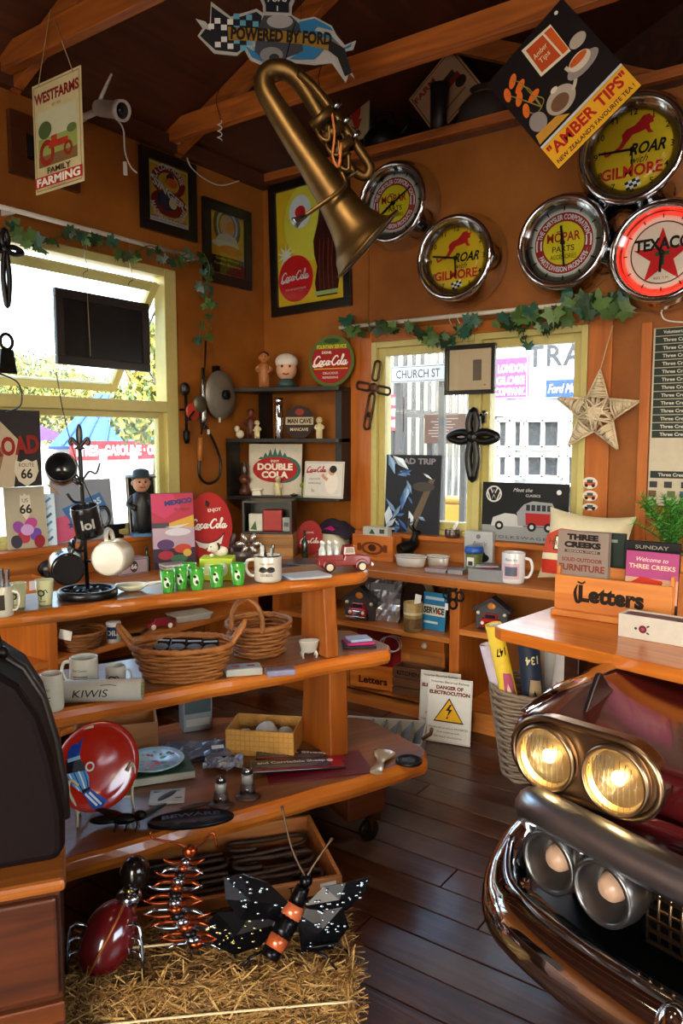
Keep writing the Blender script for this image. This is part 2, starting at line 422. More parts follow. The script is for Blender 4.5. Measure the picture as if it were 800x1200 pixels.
# floor: boards laid along X
fl = MB().box((-.4, .2, -.06), (6.6, 8.4, .06)); floor = struct('floor', fl, mat('#140b06', .9))
M_FLOOR = wood('#30150a', '#5e341c', 'X', .25, .9, coat=.15, bump=.35, c3='#472414', wear='#66564c')
bw = .132; y = -3.5; row = 0
_plank = {}
while y < YB-.01:
    x = XL - [.2, .9, .5, 1.3, .05][row % 5]*1.0
    while x < XR:
        ln = [2.4, 3.0, 1.8][(row+int(x*3)) % 3]
        a, b2 = max(x, XL), min(x+ln, XR)
        if b2-a > .05:
            key = round(b2-a, 2)
            if key not in _plank:
                _plank[key] = MB().box((0, 0, -.012), (b2-a-.004, bw-.005, .024)).mesh('plank', M_FLOOR)
            o = obj('plank', _plank[key], None, floor, ((a+b2)/2, y+bw/2, rnd.uniform(-.0012, .0012)), bev=.0018, seg=1)
        x += ln
    y += bw; row += 1

# walls with their window openings
def wall_with_hole(a0, a1, z0, z1, h, axis, pos, th):
    mb = MB()
    def seg(b0, b1, c0, c1):
        if axis == 'x': mb.box(((b0+b1)/2, pos+th/2, (c0+c1)/2), (b1-b0, abs(th), c1-c0))
        else: mb.box((pos+th/2, (b0+b1)/2, (c0+c1)/2), (abs(th), b1-b0, c1-c0))
    if h:
        seg(a0, h[0], z0, z1); seg(h[1], a1, z0, z1); seg(h[0], h[1], z0, h[2]); seg(h[0], h[1], h[3], z1)
    else: seg(a0, a1, z0, z1)
    return mb
B0, B1, BZ0, BZ1 = ony(437, 500, YB).x, ony(688, 480, YB).x, ony(437, 620, YB).z, ony(437, 402, YB).z
L0, L1, LZ0, LZ1 = .95, onx(206, 400, XL).y, onx(100, 632, XL).z, onx(205, 318, XL).z
wall_back = struct('wall_back', wall_with_hole(XL, XR, 0, ZP, (B0, B1, BZ0, BZ1), 'x', YB, .1), M_WALL)
wall_left = struct('wall_left', wall_with_hole(YN, YB+.1, 0, ZP+.05, (L0, L1, LZ0, LZ1), 'y', XL, -.1), M_WALL)
struct('wall_right', wall_with_hole(YN, YB+1.5, 0, ZP+.05, (-.6, 1.4, 1.0, 2.3), 'y', XR, .1), M_WALL)
struct('wall_front', wall_with_hole(XL, XR, 0, ZP+1.3, (-1.2, 1.6, 0, 2.5), 'x', YN, -.1), M_WALL)
# loft over the back room: deck and far wall, dark
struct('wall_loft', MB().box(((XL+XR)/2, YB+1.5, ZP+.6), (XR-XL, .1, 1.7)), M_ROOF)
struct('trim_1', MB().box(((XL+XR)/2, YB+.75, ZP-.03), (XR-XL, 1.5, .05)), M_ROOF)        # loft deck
struct('trim_2', MB().box(((XL+XR)/2, YB+.02, ZP), (XR-XL, .13, .05)), M_BEAM, bev=.004)           # plate on the back wall
struct('trim_3', MB().box((XL+.02, (YN+YB)/2, ZP-.02), (.06, YB-YN, .09)), M_ROOF, bev=.004)     # plate on the left wall
# roof: two slopes of boards
xr = (XL+XR)/2; zr = ZP+1.35; ln = sqrt((xr-XL)**2+1.35**2); sl = atan2(1.35, xr-XL)
roof = MB()
for sgn in (1, -1):
    cx = (XL+xr)/2 if sgn > 0 else (XR+xr)/2
    roof.box((0, 0, 0), (ln+.1, YB+1.6-YN+.2, .04), T(cx, (YN+YB+1.6)/2, ZP+.05+.675, ry=-sgn*sl))
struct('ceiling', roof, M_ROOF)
yB, yA = onx(195, 164, XL).y, onx(0, 84, XL).y
for i, yy in enumerate((yB, yA, yA-.97, yA-1.94, yA-2.91)):
    struct('trim_%d' % (4+i), MB().box(((XL+XR)/2, yy, ZP+.04), (XR-XL, .05, .115)), M_BEAM, bev=.004)
k = 9
for yy in (yB+.06, yA+.06, yA-.91, yA-1.88):
    for sgn in (1, -1):
        cx = (XL+xr)/2 if sgn > 0 else (XR+xr)/2
        struct('trim_%d' % k, MB().box((0, 0, 0), (ln, .05, .1), T(cx, yy, ZP+.675-.03, ry=-sgn*sl)), M_BEAM, bev=.004); k += 1
# long brace in the loft
pa, pb = ony(330, 8, YB+.05), ony(640, 72, YB+.05); dv = pb-pa
struct('trim_%d' % k, MB().box((0, 0, 0), (dv.length+1.2, .05, .1), T(*((pa+pb)/2), ry=-atan2(dv.z, dv.x))), M_BEAM, bev=.004); k += 1
# timber architraves beside and over the back window
for (x0, x1, z0, z1) in ((ony(413, 500, YB).x, B0-.002, .8, BZ1+.07), (B1+.002, ony(716, 480, YB).x, .8, BZ1+.12)):
    struct('trim_%d' % k, MB().box(((x0+x1)/2, YB-.011, (z0+z1)/2), (x1-x0, .022, z1-z0)), M_TRIMZ, bev=.003); k += 1
struct('trim_%d' % k, MB().box(((B0+B1)/2, YB-.011, BZ1+.035), (B1-B0, .022, .068)), M_TRIMX, bev=.003); k += 1
xb0 = ony(763, 480, YB).x
struct('trim_%d' % k, MB().box((xb0-.03, YB-.009, 1.5), (.05, .018, 1.12)), M_TRIMZ, bev=.003); k += 1
# sill boards
sillb = struct('trim_%d' % k, MB().box(((B0+B1)/2, YB-.05, BZ0-.013), (B1-B0+.12, .12, .026)), M_TRIMX, bev=.004); k += 1
struct('trim_%d' % k, MB().box((XL+.055, (L0+L1)/2, LZ0-.014), (.13, L1-L0+.02, .028)), M_TRIMY, bev=.004); k += 1
# joint battens of the wall sheets
struct('trim_%d' % k, MB().box((ony(432, 200, YB).x, YB-.004, ZP/2+1.1), (.012, .008, ZP-2.2)), M_WALL); k += 1

# window 2 (back): two casements and a heavy middle post
w2 = tag(bpy.data.objects.new('window_2', None), kind='structure'); COL.objects.link(w2)
fy = YB+.05
def bar(mb, x0, x1, z0, z1, y0=fy-.04, y1=fy+.03): mb.box(((x0+x1)/2, (y0+y1)/2, (z0+z1)/2), (x1-x0, y1-y0, z1-z0))
mb = MB(); bar(mb, B0, B0+.035, BZ0, BZ1, YB-.025); bar(mb, B1-.035, B1, BZ0, BZ1, YB-.025); xm = ony(560, 480, YB).x
for q0, q1 in ((B0+.035, xm-.022), (xm+.022, B1-.035)): bar(mb, q0, q1, BZ1-.035, BZ1, YB-.025); bar(mb, q0, q1, BZ0, BZ0+.03, YB-.02)
bar(mb, xm-.022, xm+.022, BZ0, BZ1, YB-.02)
obj('window_frame', mb, M_FRAME, w2, bev=.004)
for x0, x1 in ((B0+.035, xm-.022), (xm+.022, B1-.035)):
    mb = MB(); t = .045
    bar(mb, x0, x0+t, BZ0+.03, BZ1-.035); bar(mb, x1-t, x1, BZ0+.03, BZ1-.035); bar(mb, x0+t, x1-t, BZ0+.03, BZ0+.075); bar(mb, x0+t, x1-t, BZ1-.035-t, BZ1-.035)
    s = obj('sash', mb, M_FRAME, w2, bev=.003)
    mb = MB(); bar(mb, x0+t-.005, x1-t+.005, BZ0+.07, BZ1-.035-t+.005, fy-.003, fy+.001); obj('pane', mb, M_PANE, s)
mb = MB(); mb.box((xm+.04, YB-.005, 1.62), (.018, .02, .07)); mb.tube([(xm+.04, YB-.02, 1.63), (xm+.04, YB-.05, 1.63), (xm+.08, YB-.055, 1.64)], .007); obj('window_latch', mb, M_STEEL, w2)
portal(((B0+B1)/2, YB+.09, (BZ0+BZ1)/2), (R(90), 0, pi), B1-B0, BZ1-BZ0)

# window 1 (left): fixed lower light, awning sash above swung out
w1 = tag(bpy.data.objects.new('window_1', None), kind='structure'); COL.objects.link(w1)
def lbar(mb, y0, y1, z0, z1, x0=XL-.08, x1=XL+.012): mb.box(((x0+x1)/2, (y0+y1)/2, (z0+z1)/2), (x1-x0, y1-y0, z1-z0))
ZM0, ZM1 = onx(100, 480, XL).z, onx(100, 466, XL).z
mb = MB(); lbar(mb, L1-.09, L1, LZ0, LZ1); lbar(mb, L0, L0+.09, LZ0, LZ1); lbar(mb, L0+.09, L1-.09, LZ1-.045, LZ1); lbar(mb, L0+.09, L1-.09, LZ0, LZ0+.03); lbar(mb, L0+.09, L1-.09, ZM0, ZM1, XL-.08, XL+.02)
obj('window_frame', mb, M_FRAME, w1, bev=.004)
mb = MB(); lbar(mb, L1-.13, L1-.09, LZ0+.03, ZM0, XL-.06, XL-.02); lbar(mb, L0+.09, L0+.13, LZ0+.03, ZM0, XL-.06, XL-.02); lbar(mb, L0+.13, L1-.13, ZM0-.035, ZM0, XL-.06, XL-.02); lbar(mb, L0+.13, L1-.13, LZ0+.03, LZ0+.06, XL-.06, XL-.02)
sm_ = obj('sash', mb, M_FRAME, w1, bev=.003)
mb = MB(); lbar(mb, L0+.125, L1-.125, LZ0+.055, ZM0-.03, XL-.043, XL-.039); obj('pane', mb, M_PANE, sm_)
yc = L1-.1; pt, pb = ony(187, 332, yc), ony(134, 458, yc); pt.x = XL-.03
dx, dz = pb.x-pt.x, pb.z-pt.z; hs = sqrt(dx*dx+dz*dz); an = atan2(dx, dz)
Msash = T(pt.x, 0, pt.z, ry=an)      # local +z runs from the hinge down the sash
mb = MB(); yl0, yl1 = L0+.1, yc
for (a, b2, c, d) in ((yl1-.05, yl1, 0, hs), (yl0, yl0+.05, 0, hs), (yl0+.05, yl1-.05, 0, .05), (yl0+.05, yl1-.05, hs-.05, hs)): mb.box((0, (a+b2)/2, (c+d)/2), (.035, b2-a, d-c), Msash)
so = obj('awning_sash', mb, M_FRAME, w1, bev=.003)
mb = MB().box((0, (yl0+yl1)/2, hs/2), (.004, yl1-yl0-.08, hs-.08), Msash); obj('pane', mb, M_PANE, so)
mb = MB(); mb.tube([(XL-.06, yc+.02, pt.z-.12), (XL-.22, yc-.01, pt.z-.38)], .006); mb.tube([(XL-.05, yc+.03, ZM1+.05), (XL-.22, yc, pt.z-.38)], .006); obj('window_stay', mb, M_STEEL, w1)
portal((XL-.1, (L0+L1)/2, (LZ0+LZ1)/2), (0, R(90), pi), LZ1-LZ0, L1-L0)

# ------------------------------------------------------------------ outside
tag(obj('ground', MB().box((0, 0, -.2), (120, 120, .1)), mat('#8a867c', .9, var=.2, sc=2)), kind='structure')
# white weatherboard shop across the lane, seen by the back window
YH = 9.0
hb = thing('weatherboard_shop', 'white weatherboard shop with small-paned windows across the lane outside back window', 'building', (0, YH, -.15))
M_WB = mat('#e6e8ea', .6, var=.05)
hx0, hx1 = ony(600, 500, YH).x, 3.2
for i in range(30):
    z0 = .1+i*.17
    obj('weatherboard', MB().box(((hx0+hx1)/2, .03, z0+.085), (hx1-hx0, .05, .176), T(0, 0, 0, rx=0)) if i == 0 else bpy.data.objects['weatherboard'].data, M_WB, hb, (0, 0, i*.17 if i else 0), (R(0), 0, 0), bev=.012, seg=1)
obj('corner_board', MB().box((hx0, 0, 2.6), (.12, .12, 5.2)), M_WB, hb)
obj('wall_core', MB().box(((hx0+hx1)/2, .3, 2.6), (hx1-hx0, .44, 5.1)), mat('#9aa0a4', .8), hb)
def shop_window(px0, px1, py0, py1, nx, nz):
    a, b2 = ony(px0, py0, YH-.06), ony(px1, py1, YH-.06); x0, x1, z1, z0 = a.x, b2.x, a.z+.15, b2.z+.15
    mb = MB(); t = .05
    for i in range(nx+1): mb.box((x0+(x1-x0)*i/nx, -.05, (z0+z1)/2), (t if i in (0, nx) else .035, .07, z1-z0))
    for j in range(nz+1): mb.box(((x0+x1)/2, -.05, z0+(z1-z0)*j/nz), (x1-x0, .07, t if j in (0, nz) else .035))
    f = obj('window', mb, mat('#f2f2ee', .5), hb)
    obj('pane', MB().box(((x0+x1)/2, -.03, (z0+z1)/2), (x1-x0, .01, z1-z0)), mat('#2b3036', .12, var=.5, sc=4), f)
shop_window(583, 612, 492, 525, 2, 1); shop_window(616, 656, 492, 525, 2, 1); shop_window(668, 700, 492, 525, 2, 1)
shop_window(583, 612, 533, 560, 2, 1); shop_window(616, 656, 533, 560, 2, 1); shop_window(664, 700, 533, 605, 2, 2)
art = Art(); xa = ony(640, 420, YH-.1); m = mpp(xa)
art.text('TRADING', .62, 0, 34*m, '#3c3e42', bold=.02, sp=1.1); art.build(hb, 'lettering', (ony(636, 418, YH).x, -.05, ony(636, 418, YH).z+.15))
def outside_sign(name, label, px0, px1, py0, py1, Y, c, draw, post=False):
    a, b2 = ony(px0, py0, Y), ony(px1, py1, Y); w, h = b2.x-a.x, a.z-b2.z
    t = thing(name, label, 'sign', ((a.x+b2.x)/2, Y, (a.z+b2.z)/2))
    obj('panel', MB().box((0, .015, 0), (w, .03, h)), mat(c, .5), t, bev=.004); A = Art(); draw(A, w, h); A.build(t, 'lettering')
    if post:
        for q in (-.4, .4): obj('post', MB().box((q*w, .05, -(t.location.z+.15)/2+h*.2), (.05, .04, t.location.z+.15+h*.4)), mat('#6a6660', .8), t)
    return t
outside_sign('shop_sign', 'purple enamel company sign on the white weatherboard shop outside', 578, 618, 419, 467, YH-.1, '#6d3488',
    lambda A, w, h: (A.frame(0, 0, w*.96, h*.96, w*.02, '#d9bfe6'), A.text('LONDON', w*.04, h*.22, h*.26, '#efe6f4', w=w*.8, bold=.03), A.text('GLOBE', 0, -h*.06, h*.26, '#efe6f4', w=w*.8, bold=.03), A.text('COMPANY.', 0, -h*.32, h*.24, '#efe6f4', w=w*.86, bold=.03)))
outside_sign('shop_sign', 'blue sign with white script lettering on white shop outside', 638, 692, 444, 466, YH-.1, '#1c3f8c',
    lambda A, w, h: (A.frame(0, 0, w*.97, h*.92, w*.012, '#dfe6f2'), A.text('Ford Motor', 0, 0, h*.62, '#f2f4f8', w=w*.84, shear=.35, bold=.01)))
# fence of tall dark palings down the lane
fn = thing('lane_fence', 'tall fence of dark vertical palings running down the lane outside', 'fence', (0, 0, -.15))
pa, pb = ony(452, 560, 5.6), ony(560, 560, 9.0); pal = MB().box((0, 0, 0), (.045, .03, 1.9)).mesh('paling', wood('#4a4640', '#77726a', 'Z', .8))
for i in range(15):
    t_ = i/14; obj('paling', pal, None, fn, (pa.x-.35+(pb.x+.1-pa.x)*t_, 5.6+3.6*t_, 1.42+.45*t_))
obj('rail', MB().box((0, 0, 0), (.04, 4.2, .08), T(pa.x-.1+(pb.x-pa.x)/2, 7.4, 1.9, rz=-atan2(pb.x-pa.x+.45, 3.6))), wood('#4a4640', '#77726a', 'Y', .8), fn)
outside_sign('street_sign', 'white street name board reading church street on the fence', 458, 522, 430, 446, 5.5, '#d9dcdd',
    lambda A, w, h: (A.frame(0, 0, w*.98, h*.9, w*.01, '#55585a'), A.text('CHURCH ST', 0, 0, h*.7, '#3c4044', w=w*.8, bold=.01)), True)
outside_sign('notice_board', 'weathered brown notice board standing before the palings outside', 497, 545, 486, 520, 6.0, '#7d5138',
    lambda A, w, h: [A.rect((rnd.random()-.5)*w*.3, h*(.35-.1*i), w*.5, h*.03, '#d9c3b2') for i in range(7)], True)
outside_sign('poster_board', 'narrow red and white poster fixed on the lane fence', 454, 470, 462, 505, 5.7, '#c94a5e',
    lambda A, w, h: [A.ell(0, h*(.3-.3*i), w*.35, h*.11, '#e8d0d2') for i in range(3)], True)
yb = thing('yellow_bin', 'yellow plastic bin standing in the lane outside back window', 'bin', ony(533, 620, 7.0)); yb.location.z = -.15
obj('bin_body', MB().box((0, 0, .5), (.3, .3, 1.0), taper=(1.12, 1.12)), mat('#d9a21c', .5), yb, bev=.02); obj('lid', MB().box((0, 0, 1.03), (.36, .36, .05)), mat('#c08d14', .5), yb, bev=.015)
# workshop with a blue roof and a red fascia sign, seen by the left window
XW = -13.0
def onxw(px, py): return onx(px, py, XW)
bd = thing('blue_roofed_workshop', 'low workshop with blue metal roof seen through left window', 'building', (XW, 0, -.15))
g = lambda px, py: (lambda P: (P.y, P.z+.15))(onxw(px, py))
y0, z0 = g(64, 526); y1, z1 = g(196, 530); zt = g(180, 505)[1]
obj('wall', MB().box((-1.6, (y0+y1)/2+1.2, z0/2), (3, y1-y0+2.4, z0)), mat('#cfd4d2', .7), bd)
mb = MB(); mb.add([(.1, y0-.2, z0+.02), (.1, y1+3, z0+.02), (-3.2, y1+3, z0+1.3), (-3.2, y0+3.4, z0+1.3)], [(0, 1, 2, 3)]); rf = obj('roof', mb, mat('#2f5596', .5), bd, solid=.06)
for i in range(12):
    a = i/11; obj('roof_rib', MB().tube([(.1, y0+.1+(y1+2.7-y0)*a, z0+.06), (-3.1, y0+3.5+(y1-.7-y0)*a, z0+1.32)], .03, 4), mat('#294a86', .5), rf)
for i in range(5): obj('veranda_post', MB().box((1.2, y0+(y1-y0)*i/4+.2, z0/2), (.1, .1, z0)), mat('#ececec', .6), bd)
a, b2 = onxw(72, 518), onxw(178, 536); ts = thing('fascia_sign', 'long red fascia sign lettered gasoline and oil outside', 'sign', (XW+.3, (a.y+b2.y)/2, (a.z+b2.z)/2), R(90))
w, h = b2.y-a.y, a.z-b2.z
obj('panel', MB().box((0, .03, 0), (w, .05, h*1.1)), mat('#8f141f', .5), ts); A = Art()
A.text('TYRES · GASOLINE · OIL', 0, 0, h*.8, '#f4f2ee', w=w*.94, bold=.04); A.build(ts, 'lettering')
# trees
def leaf_cloud(mb, c, r, n, size, cols):
    for _ in range(n):
        while True:
            p = Vector((rnd.uniform(-1, 1), rnd.uniform(-1, 1), rnd.uniform(-1, 1)))
            if .35 < p.length < 1: break
        q = Vector(c)+Vector((p.x*r[0], p.y*r[1], p.z*r[2])); mb.slot = rnd.randrange(cols)
        M = Matrix.Translation(q) @ Euler((rnd.uniform(0, 6), rnd.uniform(0, 6), rnd.uniform(0, 6))).to_matrix().to_4x4()
        s = size*rnd.uniform(.6, 1.3)
        mb.add([(-s, 0, 0), (0, s*.5, .1*s), (s, 0, 0), (0, -s*.5, .1*s)], [(0, 1, 2, 3)], M)
    mb.slot = 0
LEAFM = [mat('#8a7c2c', .6), mat('#566428', .6), mat('#30461c', .6), mat('#a89c48', .6)]
def tree(label, px, py, X, rx, rz, n, seed):
    P = onx(px, py, X); t = thing('garden_tree', label, 'tree', (P.x, P.y, -.15), group='trees outside the left window')
    mb = MB()
    for k in range(9): leaf_cloud(mb, (rnd.uniform(-.6, .6)*rx, rnd.uniform(-.7, .7)*rx, P.z+.15+rnd.uniform(-.6, .6)*rz), (rx*.5, rx*.5, rz*.45), n//9, .085, 4)
    obj('foliage', mb, LEAFM, t)
    tr = MB(); tr.tube([(0, 0, 0), (.05, .1, P.z*.6), (0, .2, P.z)], [.16, .12, .06], 7)
    for a in range(5): tr.tube([(0, .1, P.z*.6), (cos(a*1.3)*rx*.5, sin(a*1.3)*rx*.5, P.z+rz*.2)], [.06, .02], 5)
    obj('trunk', tr, mat('#4a3624', .9), t)
tree('low yellow green tree by the left edge of window outside', 36, 470, -24.5, 2.8, 1.9, 7000, 1)
tree('yellow green tree behind the blue workshop roof outside', 120, 486, -24.5, 4.2, 2.2, 8000, 2)
tree('darker green tree at the right jamb of left window outside', 180, 440, -10.5, .95, 1.2, 4200, 3)
pz = thing('purple_gazebo', 'small gazebo with purple roof in yard outside left window', 'gazebo', (-20, onx(48, 560, -20).y, -.15))
zz = onx(48, 516, -20).z+.15
for sx in (-1, 1):
    for sy in (-1, 1): obj('post', MB().box((sx*.7, sy*.45, zz/2), (.1, .1, zz)), mat('#dcdcdc', .6), pz)
obj('roof', MB().add([(-.9, -.65, zz), (.9, -.65, zz), (.9, .65, zz), (-.9, .65, zz), (0, 0, zz+.45)], [(0, 1, 4), (1, 2, 4), (2, 3, 4), (3, 0, 4), (3, 2, 1, 0)]), mat('#4a1f63', .5), pz)
# ------------------------------------------------------------------ built-in shelving and worktops
YF, ZW = 3.467, .79
def bx(mb, x0, x1, y0, y1, z0, z1): return mb.box(((x0+x1)/2, (y0+y1)/2, (z0+z1)/2), (x1-x0, y1-y0, z1-z0))
XE = .6; XU = -1.755
obj('worktop', bx(MB(), XL+.005, XE, YF-.03, YB-.025, ZW-.045, ZW), M_SHELF, bev=.006,
    label='long varnished timber worktop under the back window', cat='worktop')
un = thing('shelving_unit', 'varnished open timber shelving under the back window worktop', 'shelf', (0, 0, 0))
for x in (-2.95, XU, .55): obj('upright', bx(MB(), x-.028, x+.028, YF, YB-.03, .0, ZW-.047), M_TRIMZ, un, bev=.004)
for x0, x1, z in ((-2.92, XU-.028, .474), (-2.92, XU-.028, .125), (XU+.028, .52, .53), (XU+.028, .52, .115)): obj('shelf', bx(MB(), x0, x1, YF, YB-.03, z-.03, z), M_SHELF, un, bev=.004)
obj('plinth', bx(MB(), -2.92, .52, YF+.02, YF+.05, 0, .08), M_SHELF, un)
obj('upstand', bx(MB(), XL+.01, XE, YB-.023, YB-.003, ZW+.001, BZ0-.03), M_SHELF, un)
XW1 = XL+.44
obj('worktop', bx(MB(), XL+.005, XW1, .5, YF-.035, ZW-.045, ZW), M_SHELFY, bev=.006, label='varnished timber worktop under the left window, behind the tiered stand', cat='worktop')
ul = thing('shelving_unit', 'low timber shelving below the left window, behind the tiered stand', 'shelf', (0, 0, 0))
for y in (.55, 2.0, YF-.1): obj('upright', bx(MB(), XL+.01, XW1-.02, y-.025, y+.025, 0, ZW-.047), M_TRIMZ, ul, bev=.004)
for y0, y1 in ((.575, 1.975), (2.025, YF-.125)):
    for z in (.50, .16): obj('shelf', bx(MB(), XL+.01, XW1-.02, y0, y1, z-.028, z), M_SHELFY, ul, bev=.004)
obj('upstand', bx(MB(), XL+.003, XL+.023, .5, YF-.05, ZW+.001, LZ0-.03), M_SHELFY, ul)

# ------------------------------------------------------------------ tiered display stand of live-edge slabs
STR = R(68)
def st_local(P): d = Vector(P); return (d.x*cos(STR)+d.y*sin(STR), -d.x*sin(STR)+d.y*cos(STR))
def st_world(u, y, z): return Vector((u*cos(STR)-y*sin(STR), u*sin(STR)+y*cos(STR), z))
stand = thing('tiered_display_stand', 'three-tier live-edge timber display stand on castors in shop middle', 'display stand', (0, 0, 0), STR)
def slab(u0, u1, yf, yb, zt, th, amp, seed, nu=46, tip=.12, cut=0):
    mb = MB(); vs = []; k = 9
    for i in range(nu+1):
        u = u0+(u1-u0)*i/nu
        w = amp*(mnoise.noise(Vector((u*3.1, seed, 0)))+.5*mnoise.noise(Vector((u*9, seed, 3))))
        w2 = amp*.5*mnoise.noise(Vector((u*5, seed, 9)))
        e = max(0, (u-(u1-tip))/tip); rd = .05*e**3
        f = yf+w+rd; z2 = zt-th+w2*.6; b = yb-.03*e**3-cut*max(0, (u-1.2)/(u1-1.2))
        sec = [(b, zt), (f+.012, zt), (f+.001, zt-th*.12), (f-.006+w2, zt-th*.4), (f-.004+w2, zt-th*.65), (f+.008, zt-th*.93), (f+.022, z2), (b, z2)]
        k = len(sec); vs += [(u, y, z) for y, z in sec]
    fs = [(i*k+j, i*k+(j+1) % k, (i+1)*k+(j+1) % k, (i+1)*k+j) for i in range(nu) for j in range(k)]
    top = [f for f in range(nu*k) if f % k == 0]
    fs += [tuple(range(k))[::-1], tuple(nu*k+j for j in range(k))]
    mb.add(vs, fs, None, False)
    for f in top: mb.mi[f] = 1
    return mb
Z1, Z2, Z3 = 1.00, .69, .31
M_TOP = wood('#6a3a1a', '#94592c', 'X', .34, .7, coat=.2, c3='#7d4822')
obj('shelf', slab(-.05, 1.645, 2.335, 2.60, Z1, .047, .020, 1), [M_STANDX, M_TOP], stand, bev=.004)
obj('shelf', slab(-.05, 1.745, 2.325, 2.74, Z2, .06, .016, 5, tip=.05, cut=.06), [M_STANDX, M_TOP], stand, bev=.004)
obj('shelf', slab(-.05, 1.80, 2.15, 3.0, Z3, .075, .016, 9, tip=.05, cut=.38), [M_STANDX, M_TOP], stand, bev=.004)
def panel(u, y0, y1, z0, t0, t1, z1, th, du):
    mb = MB()
    mb.add([(u, y0, z0), (u+th, y0, z0), (u+th, y1, z0), (u, y1, z0), (u+du, t0, z1), (u+du+th, t0, z1), (u+du+th, t1, z1), (u+du, t1, z1)],
           [(0, 3, 2, 1), (4, 5, 6, 7), (0, 1, 5, 4), (1, 2, 6, 5), (2, 3, 7, 6), (3, 0, 4, 7)]); return mb
for u in (.05, 1.435): obj('leg_panel', panel(u, 2.345, 2.54, Z2+.001, 2.37, 2.53, Z1-.046, .055, .0), M_STANDZ, stand, bev=.006)
for u in (.04, 1.445): obj('leg_panel', panel(u, 2.335, 2.56, Z3+.001, 2.36, 2.55, Z2-.058, .08, .01), M_STANDZ, stand, bev=.006)
for u in (.25, 1.52):
    obj('foot_beam', MB().box((u, 2.45, .175), (.17, .5, .11)), M_DARKWOOD, stand, bev=.01)
    for y in (2.25, 2.65):
        c = MB(); c.box((u+.06, y, .1), (.05, .03, .05)); c.box((u+.04, y+.02, .07), (.012, .004, .06)); c.box((u+.04, y-.02, .07), (.012, .004, .06))
        c = obj('castor', c, mat('#6a4a2a', .35, .9), stand, bev=.004)
        obj('wheel', MB().lathe([(.012, -.012), (.036, -.012), (.041, -.008), (.041, .008), (.036, .012), (.012, .012)], 20, T(u+.04, y, .041, rx=R(90))), mat('#17120f', .4), c)

# ------------------------------------------------------------------ timber counter slab resting on the car
CPH = R(-12); CO = onz(650, 880, .767); CO.z = 0
def car_w(x, y, z): return Vector((CO.x+x*cos(CPH)-y*sin(CPH), CO.y+x*sin(CPH)+y*cos(CPH), z))
ct = thing('counter_top', 'thick polished timber counter slab laid over the car bonnet', 'counter', CO, CPH)
pl = [(-.54, .50), (-.50, .478), (1.45, .44), (1.45, .98), (-.50, .95), (-.57, .90)]
mb = MB(); n = len(pl); mb.add([(x, y, .845) for x, y in pl]+[(x, y, .885) for x, y in pl], [list(range(n))[::-1], [i+n for i in range(n)]]+[(i, (i+1) % n, (i+1) % n+n, i+n) for i in range(n)])
obj('slab', mb, M_STANDX, ct, bev=.005)
for x, y in ((-.46, .88), (1.38, .88)): obj('support_leg', MB().box((x, y, .4225), (.06, .06, .845)), M_DARKWOOD, ct, bev=.004)
ZC = .885

# ------------------------------------------------------------------ front of the maroon car
car = thing('vintage_car_front', 'front of a maroon vintage car with lit twin headlights and chrome bumper', 'car', CO, CPH)
M_PAINT = mat('#4a0f12', .22, var=.15, coat=1.0); M_CAR2 = mat('#b4b8be', .3, 1., var=.12, sc=14); M_BRONZE = mat('#a08466', .3, 1., var=.15, sc=25)
XC = .75
half = [(.03, .58), (-.02, .64), (-.07, .70), (-.097, .77), (-.100, .82), (-.084, .840), (-.045, .838), (.03, .815), (.2, .805), (.45, .815), (.75, .83)]
sec = half+[(2*XC-x, z) for x, z in half[:-1]][::-1]
ys = [-.022, -.008, .05, .3, .6, 1.0, 1.3]
vs = []
for j, y in enumerate(ys):
    for x, z in sec:
        fl_ = (-.14*max(0, min(y, .3)) if x < XC else .14*max(0, min(y, .3)))
        zz = z; yy = y
        prow = -.09*max(0, 1-abs(x-XC)/.36)
        if j == 0: zz = z-.018 if z > .78 else z
        vs.append((x+(fl_ if abs(x-XC) > .5 else 0), yy+prow*(1 if j < 3 else 0), zz))
k_ = len(sec); mb = MB(); mb.add(vs, [(j*k_+i, (j+1)*k_+i, (j+1)*k_+i+1, j*k_+i+1) for j in range(len(ys)-1) for i in range(k_-1)], None, True)
obj('bonnet', mb, M_PAINT, car, sub=2, solid=.006)
mb = MB(); bx(mb, -.06, 2*XC+.06, .03, .08, .66, .80); obj('front_panel', mb, M_PAINT, car)
mb = MB().grid(lambda a, b: (-.05+a*(2*XC+.10), -.02+.03*b*b-.09*max(0, 1-abs(a-.5)*1.6/.36), .705-.11*b), 24, 4); obj('nose_panel', mb, M_PAINT, car, solid=.008)
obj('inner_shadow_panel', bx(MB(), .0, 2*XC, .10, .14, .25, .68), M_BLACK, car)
# fender fin ornament
for sx in (0, 1):
    mb = MB(); mb.prism([(-.02, -.012), (.20, -.012), (.15, .012), (.085, .065), (.07, .065)], -.007, .007); X0 = -.03 if not sx else 2*XC+.03
    o = obj('fender_ornament', mb, mat('#4a4446', .3, .9), car, (X0+.02 if not sx else X0-.02, .16, .835), (0, 0, R(100 if not sx else 80)), bev=.004)
    obj('crest_moulding', MB().tube([(-.085 if not sx else 2*XC+.085, -.005, .843), (-.112 if not sx else 2*XC+.112, .2, .846), (-.12 if not sx else 2*XC+.12, .55, .846)], [.008, .02, .024], 8, flat=.5), M_CHROME, car)
